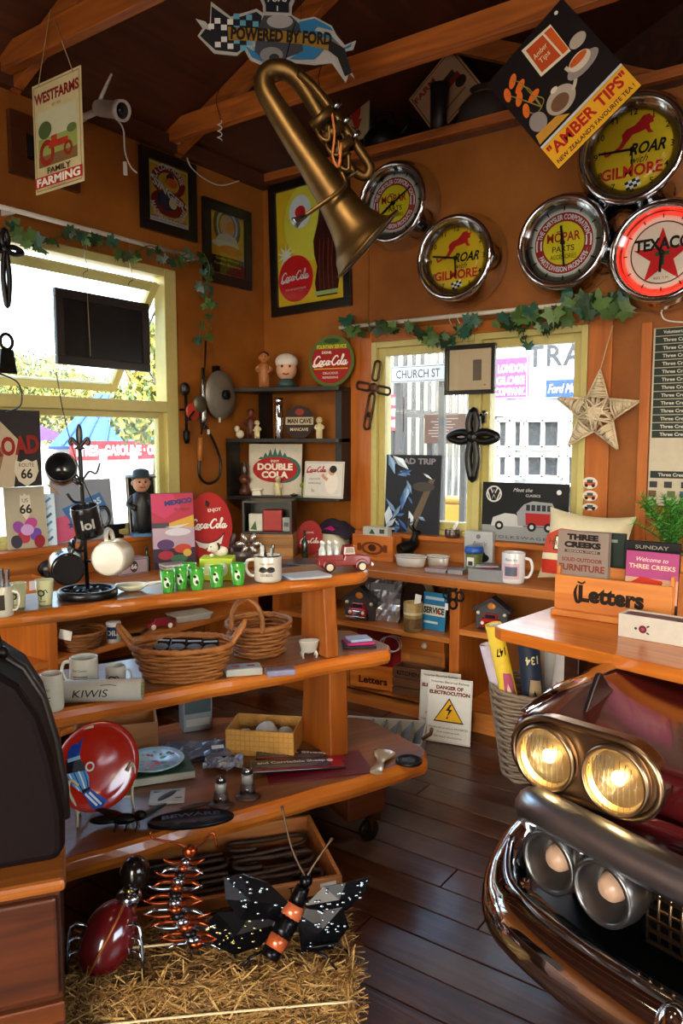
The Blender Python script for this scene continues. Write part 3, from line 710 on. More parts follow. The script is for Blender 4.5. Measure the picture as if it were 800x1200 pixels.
# headlights
M_LENS = glass_mat('#fff8e2', .05, dirt=.07)
M_REFL = mat('#f0dcb0', .28, 1., var=.2, sc=60)
def lamp(x, z, name='headlight'):
    y = -.034
    rot_ = T(x, y, z, rx=R(90))                     # lathe axis +z -> -y
    b = obj('lamp_rim', MB().lathe([(.064, -.03), (.076, -.01), (.080, .008), (.077, .016), (.071, .018), (.069, .01), (.066, -.02)], 40, rot_), M_BRONZE, car)
    obj('reflector', MB().lathe([(.005, -.055), (.03, -.048), (.055, -.025), (.070, .008)], 32, rot_, cap=False), M_REFL, b)
    obj('bulb', MB().ball((0, 0, 0), .017, 14, 8, T(x, y+.012, z)), mat('#ffe2a4', .3, emit=20), b)
    mb = MB().lathe([(.071, .008), (.066, .016), (.05, .027), (.03, .033), (.0, .035)], 36, rot_)
    for i in range(-5, 6): 
        hgt = sqrt(max(0, .062**2-(i*.011)**2)); mb.tube([(x+i*.011, y-.034+abs(i)**2*.0006, z-hgt), (x+i*.011, y-.039+abs(i)**2*.0006, z), (x+i*.011, y-.034+abs(i)**2*.0006, z+hgt)], .0011, 4)
    obj('lens', mb, M_LENS, b)
    P = car_w(x, y-.006, z); light('headlight_glow', 'POINT', P, (0, 0, 0), .5, (1, .78, .42), shadow_soft_size=.015)
for x in (0, .172, 2*XC, 2*XC-.172): lamp(x, .762+(.004 if 0 < x < 1.4 else 0))
for x0 in (-.0, 2*XC-.172):
    pts = [(x0+.172+.095*cos(t), .766+.085*sin(t)) for t in [-pi/2+pi*i/14 for i in range(15)]]+[(x0+.095*cos(t), .764+.085*sin(t)) for t in [pi/2+pi*i/14 for i in range(15)]]
    obj('lamp_surround', MB().prism(pts, -.026, .03), M_BRONZE, car, bev=.008)
    obj('surround_lip', MB().tube([(x, -.026, z) for x, z in pts], .009, 8, closed=True), M_BRONZE, car)
# upper bumper bar
def mirror_path(p): return p+[(2*XC-x, y, z) for x, y, z in p][::-1]
up = smooth_path(mirror_path([(.02, .06, .545), (-.015, .03, .555), (-.036, -.01, .60), (-.02, -.05, .642), (.03, -.075, .655), (.15, -.09, .652), (.32, -.11, .648), (.6, -.13, .648)]), 5)
n = len(up); rr = [.016+.028*min(1, min(i, n-1-i)/9) for i in range(n)]
obj('upper_bumper', MB().tube(up, rr, 14, flat=1.0), M_CAR2, car)
lo = smooth_path(mirror_path([(.03, .05, .60), (-.03, .03, .585), (-.075, .0, .53), (-.085, -.045, .46), (-.045, -.11, .42), (.03, -.15, .41), (.2, -.19, .405), (.45, -.215, .405), (.68, -.225, .405)]), 5)
n = len(lo); rr = [.014+.056*min(1, min(i, n-1-i)/24) for i in range(n)]
obj('lower_bumper', MB().tube(lo, rr, 18, flat=1.05), M_CHROME, car)
obj('bumper_lip', MB().tube([Vector(p)+Vector((0, .0, .062)) for p in lo[14:-14]], .012, 8), M_CHROME, car)
obj('bumper_guard', MB().ball((.40, -.235, .40), (.045, .05, .085)), M_CHROME, car); obj('bumper_guard', MB().ball((2*XC-.40, -.235, .40), (.045, .05, .085)), M_CHROME, car)
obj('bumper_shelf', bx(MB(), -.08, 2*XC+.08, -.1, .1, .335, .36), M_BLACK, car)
# turn-signal pods
def pod(x, y, z, r):
    M_ = T(x, y, z, rx=R(90), rz=R(-6))
    h = obj('signal_pod', MB().lathe([(r*.55, -.15), (r*.9, -.10), (r*1.08, -.03), (r*1.02, .012), (r*.9, .018), (r*.84, .008), (r*.72, -.03), (r*.6, -.045), (.0, -.05)], 32, M_), mat('#6f6c6a', .28, .9, var=.1), car)
    obj('signal_bulb', MB().lathe([(r*.44, -.05), (r*.44, -.03), (r*.40, -.016), (r*.28, -.005), (0, .0)], 24, M_), mat('#c8a184', .35), h)
for s in (0, 1):
    for x, y, z in ((.05, -.085, .548), (.196, -.115, .556)):
        pod(x if not s else 2*XC-x, y, z, .070)
    obj('pod_web', MB().box((.123 if not s else 2*XC-.123, -.05, .56), (.03, .1, .11)), mat('#6f6c6a', .28, .9), car, bev=.01)
# egg-crate grille
gx0, gx1, gz0, gz1 = .262, 2*XC-.262, .455, .612
for i in range(7): obj('grille_bar', MB().tube([(gx0, -.055, gz0+(gz1-gz0)*i/6), (XC, -.10, gz0+(gz1-gz0)*i/6), (gx1, -.055, gz0+(gz1-gz0)*i/6)], .0055, 6), M_BRONZE, car)
for i in range(40):
    a = i/39; x = gx0+(gx1-gx0)*a; yy = -.055-.045*(1-abs(2*a-1)); obj('grille_fin', MB().tube([(x, yy+.004, gz0), (x, yy-.004, (gz0+gz1)/2), (x, yy+.004, gz1)], .0035, 5), M_BRONZE, car)
for x in (.12, 2*XC-.12):
    w = obj('wheel', MB().lathe([(.05, -.09), (.26, -.09), (.325, -.06), (.335, 0), (.325, .06), (.26, .09), (.05, .09)], 32, T(x, .62, .336, ry=R(90))), mat('#151515', .8), car)
    obj('hubcap', MB().lathe([(.2, .0), (.19, .03), (.1, .05), (0, .055)], 24, T(x-.09 if x < XC else x+.09, .62, .336, ry=R(-90 if x < XC else 90))), M_CHROME, w)

# ------------------------------------------------------------------ dark cabinet and sewing-machine case, lower left
CAB = R(55.4); P = onz(77, 1030, .60)
cab = thing('low_cabinet', 'dark timber cabinet with an orange-brown top at the lower left corner', 'cabinet', (P.x, P.y, 0), CAB)
obj('carcass', bx(MB(), -.9, -.012, .02, .42, 0, .57), M_DARKWOOD, cab, bev=.004)
obj('top', bx(MB(), -.92, .0, .0, .44, .572, .60), wood('#8a4a18', '#b56a2a', 'X', .35), cab, bev=.01)
obj('mid_rail', bx(MB(), -.9, -.01, .005, .03, .285, .33), wood('#4a2008', '#6e3510', 'X', .4), cab, bev=.004)
for x0, x1 in ((-.89, -.46), (-.44, -.02)):
    d = obj('door', bx(MB(), x0, x1, .004, .019, .345, .56), M_DARKWOOD, cab, bev=.006); obj('knob', MB().ball(((x0+x1)/2, -.01, .45), .014), M_IRON, d)
Pc = onz(0, 1000, .60)
case = thing('sewing_machine_case', 'dark rounded portable machine case with a wire handle on cabinet', 'case', (P.x-.012*cos(CAB)-.06*sin(CAB), P.y-.012*sin(CAB)+.06*cos(CAB), .60), CAB)
hw = .25; prof = [(-hw*2, 0), (0, 0), (.012, .03), (.012, .1), (-.004, .22), (-.028, .32), (-.065, .39), (-.12, .435), (-.19, .452)]
prof = prof+[(-hw*2-x, z) for x, z in prof[2:]][::-1]
obj('case_body', MB().prism(prof, .012, .29), mat('#140909', .6, var=.25, sc=120, bump=.05, spec=.12), case, bev=.02, seg=3)
obj('arched_band', MB().tube([(x, .15, z) for x, z in prof[2:]], .012, 8), mat('#3a3432', .4, .6), case)
hb_ = MB(); hb_.tube(smooth_path([(-.32, .15, .452), (-.31, .15, .51), (-.22, .15, .54), (-.13, .15, .505), (-.105, .15, .425)], 6), .0065, 8); obj('handle', hb_, M_IRON, case)
for x, z in ((-.105, .418), (-.32, .446)): obj('hinge', MB().lathe([(.014, 0), (.014, .02), (.006, .026)], 14, T(x, .15, z)), mat('#2a2420', .4, .8), case)

# ------------------------------------------------------------------ straw bale, horseshoe crate
BR = R(43); P = onz(416, 1135, .24)
bale = thing('straw_bale', 'tied golden straw bale on floor in the near foreground', 'straw bale', (P.x, P.y, 0), BR)
bl, bd_, bh = .74, .25, .24
obj('core', bx(MB(), -bl+.02, -.02, .02, bd_-.02, .0, bh-.012), mat('#4e3614', .9, var=.4, sc=60, bump=.6), bale)
mb = MB(); mb.slot = 0
for i in range(7600):
    mb.slot = rnd.randrange(3); s = rnd.random(); L_ = rnd.uniform(.03, .11)
    if s < .45: p = Vector((rnd.uniform(-bl, 0), rnd.uniform(0, bd_), bh-.012+rnd.uniform(-.006, .008))); d = Vector((rnd.uniform(-1, 1), rnd.uniform(-.8, .8), rnd.uniform(-.12, .14)))
    elif s < .85: p = Vector((rnd.uniform(-bl, 0), .018+rnd.uniform(-.014, .004), rnd.uniform(.005, bh))); d = Vector((rnd.uniform(-1, 1), rnd.uniform(-.15, .12), rnd.uniform(-.6, .6)))
    else: p = Vector((-.016+rnd.uniform(-.004, .014), rnd.uniform(0, bd_), rnd.uniform(.005, bh))); d = Vector((rnd.uniform(-.12, .15), rnd.uniform(-1, 1), rnd.uniform(-.6, .6)))
    d.normalize(); sd = d.cross(Vector((rnd.uniform(-1, 1), rnd.uniform(-1, 1), rnd.uniform(-1, 1)))).normalized()*rnd.uniform(.0009, .0022)
    a, b = p-d*L_/2, p+d*L_/2
    a.z = max(a.z, .002); b.z = max(b.z, .002)
    mb.add([a-sd, a+sd, b+sd*.6, b-sd*.6], [(0, 1, 2, 3)])
tag(obj('straw', mb, [mat('#94692c', .75, var=.3), mat('#6e4a1c', .75, var=.3), mat('#b08a4c', .7, var=.2)], bale), kind='stuff')
for q in (.06, .24): obj('twine', MB().tube(smooth_path([(-bl+.01, q-.1+.0, bh+.004), (-bl*.5, q-.1, bh+.006), (.0, q-.1, bh+.004)] if q > .2 else [(-bl+.01, -.004, q+.1), (-bl*.5, -.006, q+.105), (0, -.004, q+.1)], 4), .003, 6), mat('#d2b98a', .8), bale)

CR = R(52); Pq = onz(401, 1026, .17)
crate = thing('hook_crate', 'orange wooden crate with black lettering, full of rusty iron hooks', 'crate', (Pq.x, Pq.y, 0), CR)
M_CRATE = wood('#a9602a', '#cf8a48', 'X', .5, 1.0)
cl, cd, ch = .62, .40, .17
for nm, b in (('front_board', (-cl, 0, 0, .014, 0, ch)), ('back_board', (-cl, 0, cd-.014, cd, 0, ch)), ('end_board', (-.014, 0, .0145, cd-.0145, 0, ch)), ('end_board', (-cl, -cl+.014, .0145, cd-.0145, 0, ch)), ('bottom_board', (-cl+.015, -.015, .015, cd-.015, 0, .012))):
    obj(nm, bx(MB(), *b), M_CRATE, crate, bev=.003)
A = Art(); A.text('OHERETTS', -.13, .098, .062, '#1d120a', w=.24, bold=.03); A.text('TON', -.14, .15, .026, '#1d120a', bold=.02); A.rect(-.045, .15, .05, .014, '#e6e0d4', .05); A.build(crate, 'stencil')
M_RB = mat('#4a3428', .5, .5, var=.4, sc=80, bump=.3)
hook = MB(); hpth = smooth_path([(-.05, .022, 0), (-.11, .022, .002), (-.15, .03, .006), (-.155, .06, .006), (-.12, .078, .004), (.0, .074, 0), (.10, .072, .004), (.145, .05, .008), (.14, .018, .008), (.11, .0, .004), (.0, -.012, 0), (-.09, -.02, 0), (-.15, -.018, 0)], 6)
hook.tube(hpth, [.0085+.0012*(i_ % 2) for i_ in range(len(hpth))], 8)
hook = hook.mesh('iron_hook', M_RB)
HW = ('front right', 'front left', 'middle right', 'middle left', 'back right', 'back left')
for lay in range(5):
    for a in range(6):
        x, y = -.165-(a % 2)*.29, .062+(a//2)*.113
        w = Vector((Pq.x+x*cos(CR)-y*sin(CR), Pq.y+x*sin(CR)+y*cos(CR), .024+lay*.025+rnd.uniform(0, .002)))
        o = obj('iron_hook', hook, None, None, w, (0, 0, CR+rnd.uniform(-.03, .03)+(pi if (lay+a) % 2 else 0)), label='ribbed iron hook loop lying uppermost at the %s of crate' % HW[a] if lay == 4 else 'ribbed iron hook loop buried under others in the crate', cat='iron hook', group='iron hooks in the crate')
        o.scale = (.88, .88, .9)
# ------------------------------------------------------------------ neon clocks on the back wall
LION = [(-.9,-.75),(-.62,-.55),(-.45,-.2),(-.5,.1),(-.3,.35),(.1,.5),(.3,.72),(.45,.95),(.75,1.0),(.8,.85),(1.0,.78),(.9,.62),(.95,.5),(.75,.42),(.8,.1),(.95,-.1),(.7,-.08),(.6,.15),(.3,.05),(.0,.0),(-.2,-.3),(-.42,-.62),(-.7,-.85)]
def gilmore(A, r):
    A.ell(0, 0, r, r, '#d0a81c', n=40)
    for i in range(12):
        t = pi/2-2*pi*(i+1)/12; A.text(str(i+1), r*.87*cos(t), r*.87*sin(t), r*.2, '#17140e', bold=.01)
    A.poly([(-.02*r+x*r*.5, r*.36+z*r*.4) for x, z in LION], '#b41c1e'); A.stroke([(-.47*r, .06*r), (-.62*r, -.02*r), (-.66*r, .1*r)], .05*r, '#b41c1e')
    A.text('ROAR', .33*r, .02*r, r*.36, '#15120c', w=r*.82, bold=.03, shear=.35); A.text('with', .15*r, -.22*r, r*.24, '#2a241a', shear=.5)
    A.text('GILMORE', -.02*r, -.46*r, r*.36, '#b41c1e', w=r*1.4, bold=.03)
    A.checker(.02*r, -.76*r, r*.34, r*.2, 4, 3, '#17140e', '#e8e4d4', .3)
def mopar(A, r):
    A.ell(0, 0, r, r, '#b9b7ae', n=40)
    for i in range(12):
        t = 2*pi*i/12; A.rect(r*.92*cos(t), r*.92*sin(t), r*.12, r*.035, '#141210', t)
    A.ell(0, 0, r*.84, r*.84, '#8f1c1f', n=40); A.ring(0, 0, r*.81, r*.835, '#e8e0cc', 40); A.ell(0, 0, r*.57, r*.57, '#e2b81e', n=36)
    A.text('THE CHRYSLER CORPORATION', 0, 0, r*.19, '#efe7d2', arc=(r*.69, pi/2), w=r*1.85, bold=.02); A.text('PARTS DIVISION PRODUCTS', 0, 0, r*.19, '#efe7d2', arc=(-r*.69, -pi/2), w=r*1.55, bold=.02)
    for s in (-1, 1):
        for q in (.63, .75): A.ring(0, 0, r*q-.02*r, r*q+.02*r, '#efe7d2', 6, (0 if s > 0 else pi)-.2, (0 if s > 0 else pi)+.2)
    A.text('MOPAR', 0, r*.16, r*.34, '#9c1d1c', w=r*.92, bold=.02); A.rect(-r*.1, r*.31, r*.18, r*.03, '#9c1d1c')
    A.text('PARTS', 0, -r*.15, r*.22, '#4a1512', bold=.01); A.text('ACCESSORIES', 0, -r*.36, r*.17, '#4a1512', w=r*.72)
def texaco(A, r):
    A.ell(0, 0, r, r, '#d8d0bc', n=40)
    for i in range(12):
        t = 2*pi*i/12; A.rect(r*.9*cos(t), r*.9*sin(t), r*.1, r*.03, '#5a1614', t)
    A.ring(0, 0, r*.74, r*.77, '#2a2622', 40); A.star(0, -r*.1, r*.72, '#b3181c', .4); A.rect(0, -.02*r, r*.34, r*.1, '#1f4a2a'); A.rect(0, -r*.16, r*.11, r*.3, '#1f4a2a')
    A.text('TEXACO', 0, r*.22, r*.4, '#14110f', w=r*1.35, bold=.04)
    A.text('REG. T.M.', 0, -r*.62, r*.09, '#3a3430')
def clock(label, px, py, D, draw, neon, hands):
    P = ony(px, py, YB-.08); t = thing('neon_clock', label, 'clock', (P.x, YB, P.z), group='round chrome clocks on the back wall')
    r = D/2; M_ = T(0, 0, 0, rx=R(90))
    obj('case', MB().lathe([(r*.94, .0), (r*1.0, .008), (r*1.01, .03), (r*.98, .05), (r*.985, .065), (r*.945, .082), (r*.95, .098), (r*.905, .115), (r*.91, .13), (r*.865, .147), (r*.81, .153), (r*.775, .14), (r*.755, .10)], 56, M_), M_CHROME, t)
    d = obj('dial', MB().lathe([(r*.78, .098), (r*.78, .10)], 48, M_), mat('#ddd6c4', .5), t)
    A = Art(.5, gain=1.45); draw(A, r*.715); A.build(t, 'dial_print', (0, -.1005, 0))
    obj('neon_ring', MB().tube([(r*.745*cos(a), -.118, r*.745*sin(a)) for a in [2*pi*i/48 for i in range(48)]], .0065, 8, closed=True), mat('#ff2a1c', .3, emit=5.0) if neon else mat('#b9b4aa', .15, coat=.5), t)
    for a, l, w in hands:
        obj('hand', MB().box((0, 0, l*.42), (w, .002, l), T(0, -.122, 0, ry=a)), M_BLACK, t)
    obj('boss', MB().lathe([(.012, .0), (.012, .012), (.004, .015)], 14, T(0, -.112, 0, rx=R(90))), M_BLACK, t)
    obj('glass_cover', MB().lathe([(r*.775, .141), (r*.5, .147), (0, .149)], 40, M_), M_GLASS, t)
    return t
clock('red and yellow parts clock partly behind the hanging brass horn', 464, 240, .50, mopar, False, ((R(-125), .10, .012), (R(60), .15, .009)))
clock('yellow lion clock hanging left of the window top, above rail', 537, 304, .51, gilmore, False, ((R(-80), .15, .010), (R(178), .10, .008)))
clock('red and yellow parts clock hanging above the right side of window', 662, 286, .515, mopar, False, ((R(175), .13, .010), (R(-6), .09, .012)))
clock('yellow lion clock hanging high up behind the tilted tea sign', 743, 178, .56, gilmore, False, ((R(-88), .17, .010), (R(178), .08, .006)))
tx = clock('red star clock with a glowing red neon ring', 777, 297, .52, texaco, True, ((R(-178), .10, .012), (R(-40), .05, .012)))
P = ony(775, 352, YB-.02)
obj('clock_cable', MB().tube(smooth_path([(P.x, YB-.03, P.z+.03), (P.x+.0, YB-.015, P.z-.06), (P.x+.04, YB-.01, P.z-.10), (P.x+.2, YB-.01, P.z-.12)], 6), .004, 6), M_WHITE, label='thin white power cable below the red star clock', cat='cable')

# ------------------------------------------------------------------ framed posters
def framed(name, label, cx, cz, w, h, fw, back, draw, wall='left', fcol='#0d0b0a', tilt=0, glass=True, cat='poster', pos=None, roll=0, gm=None):
    loc, rz = ((XL+.001, cx, cz), R(90)) if wall == 'left' else ((cx, YB-.001, cz), 0)
    if pos: loc, rz = pos
    t = thing(name, label, cat, loc, rot=(-tilt, roll, rz))
    mb = MB(); d = .028
    for x, z, a, b in ((0, h/2-fw/2, w, fw), (0, -h/2+fw/2, w, fw), (-w/2+fw/2, 0, fw, h-2*fw), (w/2-fw/2, 0, fw, h-2*fw)): mb.box((x, -d/2, z), (a, d, b))
    obj('frame', mb, mat(fcol, .35, coat=.2), t, bev=.003)
    obj('backing', MB().box((0, -.006, 0), (w-2*fw, .008, h-2*fw)), mat(back, .5), t)
    A = Art(.5, gain=1.6); draw(A, w-2*fw, h-2*fw); A.build(t, 'poster_print', (0, -.0105, 0))
    if glass: obj('glazing', MB().box((0, -.021, 0), (w-2*fw, .002, h-2*fw)), gm or M_GLASS, t)
    return t
def singer(A, w, h):
    A.frame(0, 0, w*.98, h*.98, w*.05, '#d9b24a'); A.rect(0, h*.02, w*.86, h*.82, '#c79a3a'); A.ell(0, h*.22, w*.42, h*.25, '#7c1c1c'); A.ell(0, h*.2, w*.26, h*.17, '#d6a23c')
    A.ell(w*.05, h*.28, w*.1, h*.09, '#20242e'); A.ell(w*.08, h*.22, w*.14, h*.08, '#c85a1c'); A.ell(0, -h*.14, w*.44, h*.22, '#7c1c1c'); A.ell(-w*.05, -h*.1, w*.24, h*.16, '#2a3350'); A.ell(w*.1, -h*.12, w*.1, h*.09, '#e0c48a')
    A.text('LA COMPAGNIE', 0, h*.14, w*.16, '#f0e6cc', arc=(w*.36, pi/2), w=w*.9, bold=.02)
    A.text('"SINGER"', 0, h*.03, h*.15, '#f4ecd8', w=w*1.0, rot=-.42, bold=.04); A.text('MACHINES À COUDRE', 0, -h*.07, w*.16, '#f0e6cc', arc=(-w*.40, -pi/2), w=w*1.05, bold=.02)
    A.rect(0, -h*.45, w*.94, h*.07, '#e8dfc6'); A.text('L.RUS, Place aux Provenceaux', 0, -h*.45, h*.035, '#2a2018', w=w*.86)
a, b = onx(161, 166, XL), onx(228, 288, XL); framed('poster', 'framed burgundy sewing machine poster high on the left wall', (a.y+b.y)/2, (a.z+b.z)/2, b.y-a.y, a.z-b.z-.03, .055, '#b98b34', singer)
def ringposter(A, w, h):
    A.rect(0, h*.13, w*.98, h*.68, '#d98a1e'); A.rect(0, -h*.34, w*.98, h*.28, '#2a140a')
    A.ring(0, h*.3, w*.22, w*.4, '#2a2622', 30, sq=1.1); A.ring(0, h*.3, w*.25, w*.31, '#9a938a', 30, sq=1.1)
    A.ell(0, h*.05, w*.32, h*.13, '#b8aca0'); A.ell(-w*.05, h*.0, w*.4, h*.06, '#d0c4b6'); A.ell(w*.1, -h*.08, w*.34, h*.08, '#c8691e')
    A.text('Gonflés Michaux', 0, -h*.24, h*.06, '#e0a21e', w=w*.7, bold=.02); A.text('Confort Bicyclette', 0, -h*.33, h*.055, '#e0a21e', w=w*.78, bold=.02)
a, b = onx(235, 228, XL), onx(292, 343, XL); framed('poster', 'small black framed orange poster with a grey ring, near room corner', (a.y+b.y)/2, (a.z+b.z)/2, b.y-a.y, a.z-b.z-.02, .06, '#c27a18', ringposter)
def cokeposter(A, w, h):
    A.rect(0, 0, w*.99, h*.99, '#dfa01e'); A.ell(w*.02, h*.2, w*.4, h*.34, '#eab63c')
    b_ = [(.16, .46), (.3, .46), (.31, .3), (.36, .16), (.44, .02), (.43, -.1), (.39, -.2), (.43, -.34), (.4, -.46), (.1, -.46), (.07, -.34), (.11, -.2), (.07, -.1), (.06, .02), (.13, .16), (.17, .3)]
    A.poly([(x*w, z*h) for x, z in b_], '#3a120c')
    for q in (.14, .2, .27, .33): A.stroke([(w*(q+.02), h*.02), (w*q, -h*.2), (w*(q+.01), -h*.42)], w*.012, '#6a2a1c')
    A.poly([(w*.16, h*.46), (w*.3, h*.46), (w*.31, h*.3), (w*.17, h*.3)], '#c9a24a'); A.rect(w*.24, -h*.43, w*.34, h*.035, '#8fa06a')
    A.star(-w*.36, -h*.06, w*.15, '#f4e6b0', .35, 10); A.ell(-w*.22, -h*.27, w*.27, h*.2, '#b51a1c'); A.coke(-w*.22, -h*.25, w*.44, '#f4efe6'); A.text('SIGN OF GOOD TASTE', -w*.22, -h*.36, h*.022, '#f0d8c8')
    A.ell(-w*.12, h*.29, w*.17, h*.14, '#d9cfc4'); A.ell(-w*.12, h*.29, w*.08, h*.05, '#b51a1c')
a, b = ony(318, 210, YB), ony(412, 360, YB)
framed('poster', 'large black framed yellow cola poster with bottle, in back corner', (a.x+b.x)/2, (a.z+b.z)/2-.02, b.x-a.x, a.z-b.z-.04, .055, '#c98c1c', cokeposter, 'back', roll=R(-1.5))
a, b = onx(6, 118, XL), onx(91, 236, XL); framed('picture', 'brown timber framed dark picture behind the hanging farm sign', (a.y+b.y)/2, (a.z+b.z)/2, (b.y-a.y), (a.z-b.z)*.8, .085, '#15110e', lambda A, w, h: (A.rect(0, 0, w*.95, h*.95, '#0e0c0b'), A.rect(w*.1, h*.1, w*.4, h*.3, '#1c1a1e')), fcol='#4a2410', cat='picture')

# ------------------------------------------------------------------ farm sign hung from the near tie beam
P = ony(66, 155, yA-.045); sw, sh = ony(93, 145, yA).x-ony(38, 165, yA).x, ony(40, 101, yA).z-ony(44, 226, yA).z
t = thing('farm_sign', 'cream tin farming sign with red tractor hung by string from beam', 'sign', (P.x, yA-.04, P.z-.0))
obj('tin_plate', MB().box((0, .002, 0), (sw, .004, sh)), mat('#cfc18c', .5), t)
A = Art(gain=1.2); A.frame(0, 0, sw*.94, sh*.96, .004, '#8a6a3a'); A.text('WESTFARMS', 0, sh*.36, sh*.13, '#7a1f18', w=sw*.92, bold=.04); A.text('· EST 1935 ·', 0, sh*.265, sh*.035, '#6a4a2a')
A.rect(0, -.02*sh, sw*.8, sh*.5, '#b9b894'); A.rect(0, -.1*sh, sw*.8, sh*.18, '#8c9a4e'); A.rect(0, -.22*sh, sw*.8, sh*.1, '#7a5a34'); A.ell(-.25*sw, .06*sh, sw*.14, sh*.08, '#4a5a30'); A.ell(.3*sw, -.0*sh, sw*.1, sh*.04, '#5a6a38')
A.ring(-.22*sw, -.15*sh, sw*.09, sw*.16, '#8c2a1a', 18); A.rect(.02*sw, -.09*sh, sw*.4, sh*.06, '#a83220'); A.rect(-.06*sw, -.05*sh, sw*.12, sh*.08, '#a83220'); A.ring(.22*sw, -.165*sh, sw*.05, sw*.09, '#8c2a1a', 14)
A.text('FAMILY', .02*sw, -.315*sh, sh*.075, '#3a2a1c', w=sw*.48, bold=.02); A.rect(0, -.405*sh, sw*.99, sh*.1, '#a8281e'); A.text('FARMING', 0, -.405*sh, sh*.10, '#efe6cc', w=sw*.9, bold=.04); A.text('· QUALITY PRODUCE ·', 0, -.475*sh, sh*.025, '#6a4a2a'); A.build(t)
obj('hanging_string', MB().tube([(-sw*.36, -.002, sh*.47), (-.02, .0, ZP+.12-P.z), (sw*.36, -.002, sh*.47)], .0022, 5), mat('#a5875a', .8), t)
# security camera on the wall plate
P = onx(128, 128, XL+.32); t = thing('security_camera', 'white bullet security camera with an upright antenna on left wall', 'camera', P, YAW)
q = rot_to((.82, -.5, -.28)); M_CAM = mat('#c4beb4', .4)
obj('camera_body', MB().lathe([(.0, -.085), (.034, -.083), (.038, -.065), (.040, .06), (.047, .064), (.049, .098), (.042, .10), (.038, .09), (0, .089)], 24, q), M_CAM, t)
obj('lens_face', MB().lathe([(.036, .091), (.0, .092)], 20, q), mat('#14181f', .1), t)
obj('wall_mount', MB().tube([(-.05, .03, .01), (-.14, .10, .01), (-.26, .19, .01)], [.016, .016, .03], 12), M_CAM, t)
obj('antenna', MB().tube([(-.06, .02, .03), (-.045, .02, .06), (.01, .02, .17)], [.008, .010, .006], 8), M_CAM, t)
obj('cable', MB().tube(smooth_path([(.03, .0, -.04), (.07, -.02, -.10), (.075, -.02, -.2), (.10, -.02, -.27), (.13, -.02, -.3)], 5), .004, 6), M_CAM, t)
obj('cable_plug', MB().box((.075, -.02, -.28), (.018, .014, .06)), M_CAM, t)
P = onx(212, 165, XL+.05); jb = thing('junction_box', 'small white junction box with loose cable beside tie beam', 'junction box', P)
obj('box', MB().box((0, 0, 0), (.05, .09, .06)), mat('#b9b3aa', .5), jb, bev=.006); Q = onx(280, 212, XL+.02); obj('cable', MB().tube(smooth_path([(0, .03, -.02), (-.02, .1, -.12), (-.02, (Q.y-P.y)*.6, -.16), (-.03, (Q.y-P.y), Q.z-P.z)], 6), .004, 6), mat('#c9c4ba', .5), jb)

# ------------------------------------------------------------------ shaped motor sign under the beams
D0 = 3.0
def board_frame(px, py, d): return CC+ray(px, py)*d
def pxl(pts, cx, cy, s): return [((x-cx)*s, (cy-y)*s) for x, y in pts]
def crop2(pts, x0=220, y0=0, k=2.963): return [(x/k+x0, y/k+y0) for x, y in pts]
P = board_frame(323, 45, D0); s = D0/FPX
t = thing('engine_sign', 'die-cut motor sign with checkered flags and blue flames under beams', 'sign', P, YAW)
outl = [(28,68),(62,78),(76,95),(82,12),(150,62),(240,36),(262,50),(262,25),(243,-14),(382,-14),(362,28),(360,56),(390,72),(440,62),(500,92),(516,122),(545,155),(584,140),(574,170),(542,176),(578,264),(560,248),(548,280),(500,214),(440,220),(345,212),(320,248),(270,226),(215,205),(195,168),(170,190),(90,182),(34,125),(52,100)]
obj('panel', MB().prism(pxl(crop2(outl), 323, 45, s), 0, .006), mat('#a8a498', .5), t)
A = Art(); L2 = lambda p: pxl(crop2(p), 323, 45, s)
cx_, cy_ = 145/2.963+220, 110/2.963; A.poly(L2([(84,28),(150,72),(240,46),(258,60),(250,110),(200,160),(170,180),(95,172),(42,125),(62,102),(80,108)]), '#1a1a1c')
for i in range(9):
    for j in range(7):
        x, y = 60+i*22, 40+j*20+ (i-4)*(2 if j < 4 else 3)
        if (i+j) % 2 == 0 and 78 < x < 245 and (48+max(0, (x-150)*-.5) < y < 175 and not (104 < y < 132)): A.k -= 0; A.poly(L2([(x-10, y-9), (x+10, y-9), (x+10, y+9), (x-10, y+9)]), '#d8d4c8' if x < 170 else '#5f9ab0')
A.poly(L2([(265,60),(360,62),(400,100),(400,180),(340,200),(318,240),(272,216),(230,190),(240,110)]), '#3a3b40'); A.ell(*L2([(320,80)])[0], 45*s/2.963, 22*s/2.963, '#9a9690'); A.ell(*L2([(290,190)])[0], 40*s/2.963, 26*s/2.963, '#7d7a76'); A.ell(*L2([(300,200)])[0], 18*s/2.963, 14*s/2.963, '#26262a')
A.poly(L2([(385,82),(440,70),(495,98),(505,112),(450,96),(440,110),(500,130),(540,168),(570,152),(565,164),(530,178),(480,165),(440,205),(350,205),(400,175),(395,120)]), '#2c6f96'); A.poly(L2([(200,160),(240,185),(262,215),(222,198)]), '#2c6f96')
A.poly(L2([(256,-12),(370,-12),(352,22),(352,52),(272,48),(272,26)]), '#15161b'); A.text('Ford', *L2([(314,4)])[0], .04, '#d8d4c8', shear=.3, bold=.01); A.rect(*L2([(312,38)])[0], .004, .02, '#d8d4c8')
A.poly(L2([(140,98),(280,106),(420,122),(500,140),(545,170),(570,250),(545,262),(520,200),(490,176),(400,156),(280,146),(142,142)]), '#8f6a1c'); A.poly(L2([(490,140),(545,170),(570,250),(545,262),(520,200),(488,176)]), '#1c1a18')
A.text('POWERED BY FORD', *L2([(325,128)])[0], .062, '#1a140c', w=350*s/2.963, rot=-.055, bold=.045); A.build(t)
obj('hanging_wire', MB().tube([(-.1, .003, .03), (-.1, .02, .5)], .0015, 4), M_IRON, t); obj('hanging_wire', MB().tube([(.1, .003, .03), (.1, .02, .5)], .0015, 4), M_IRON, t)

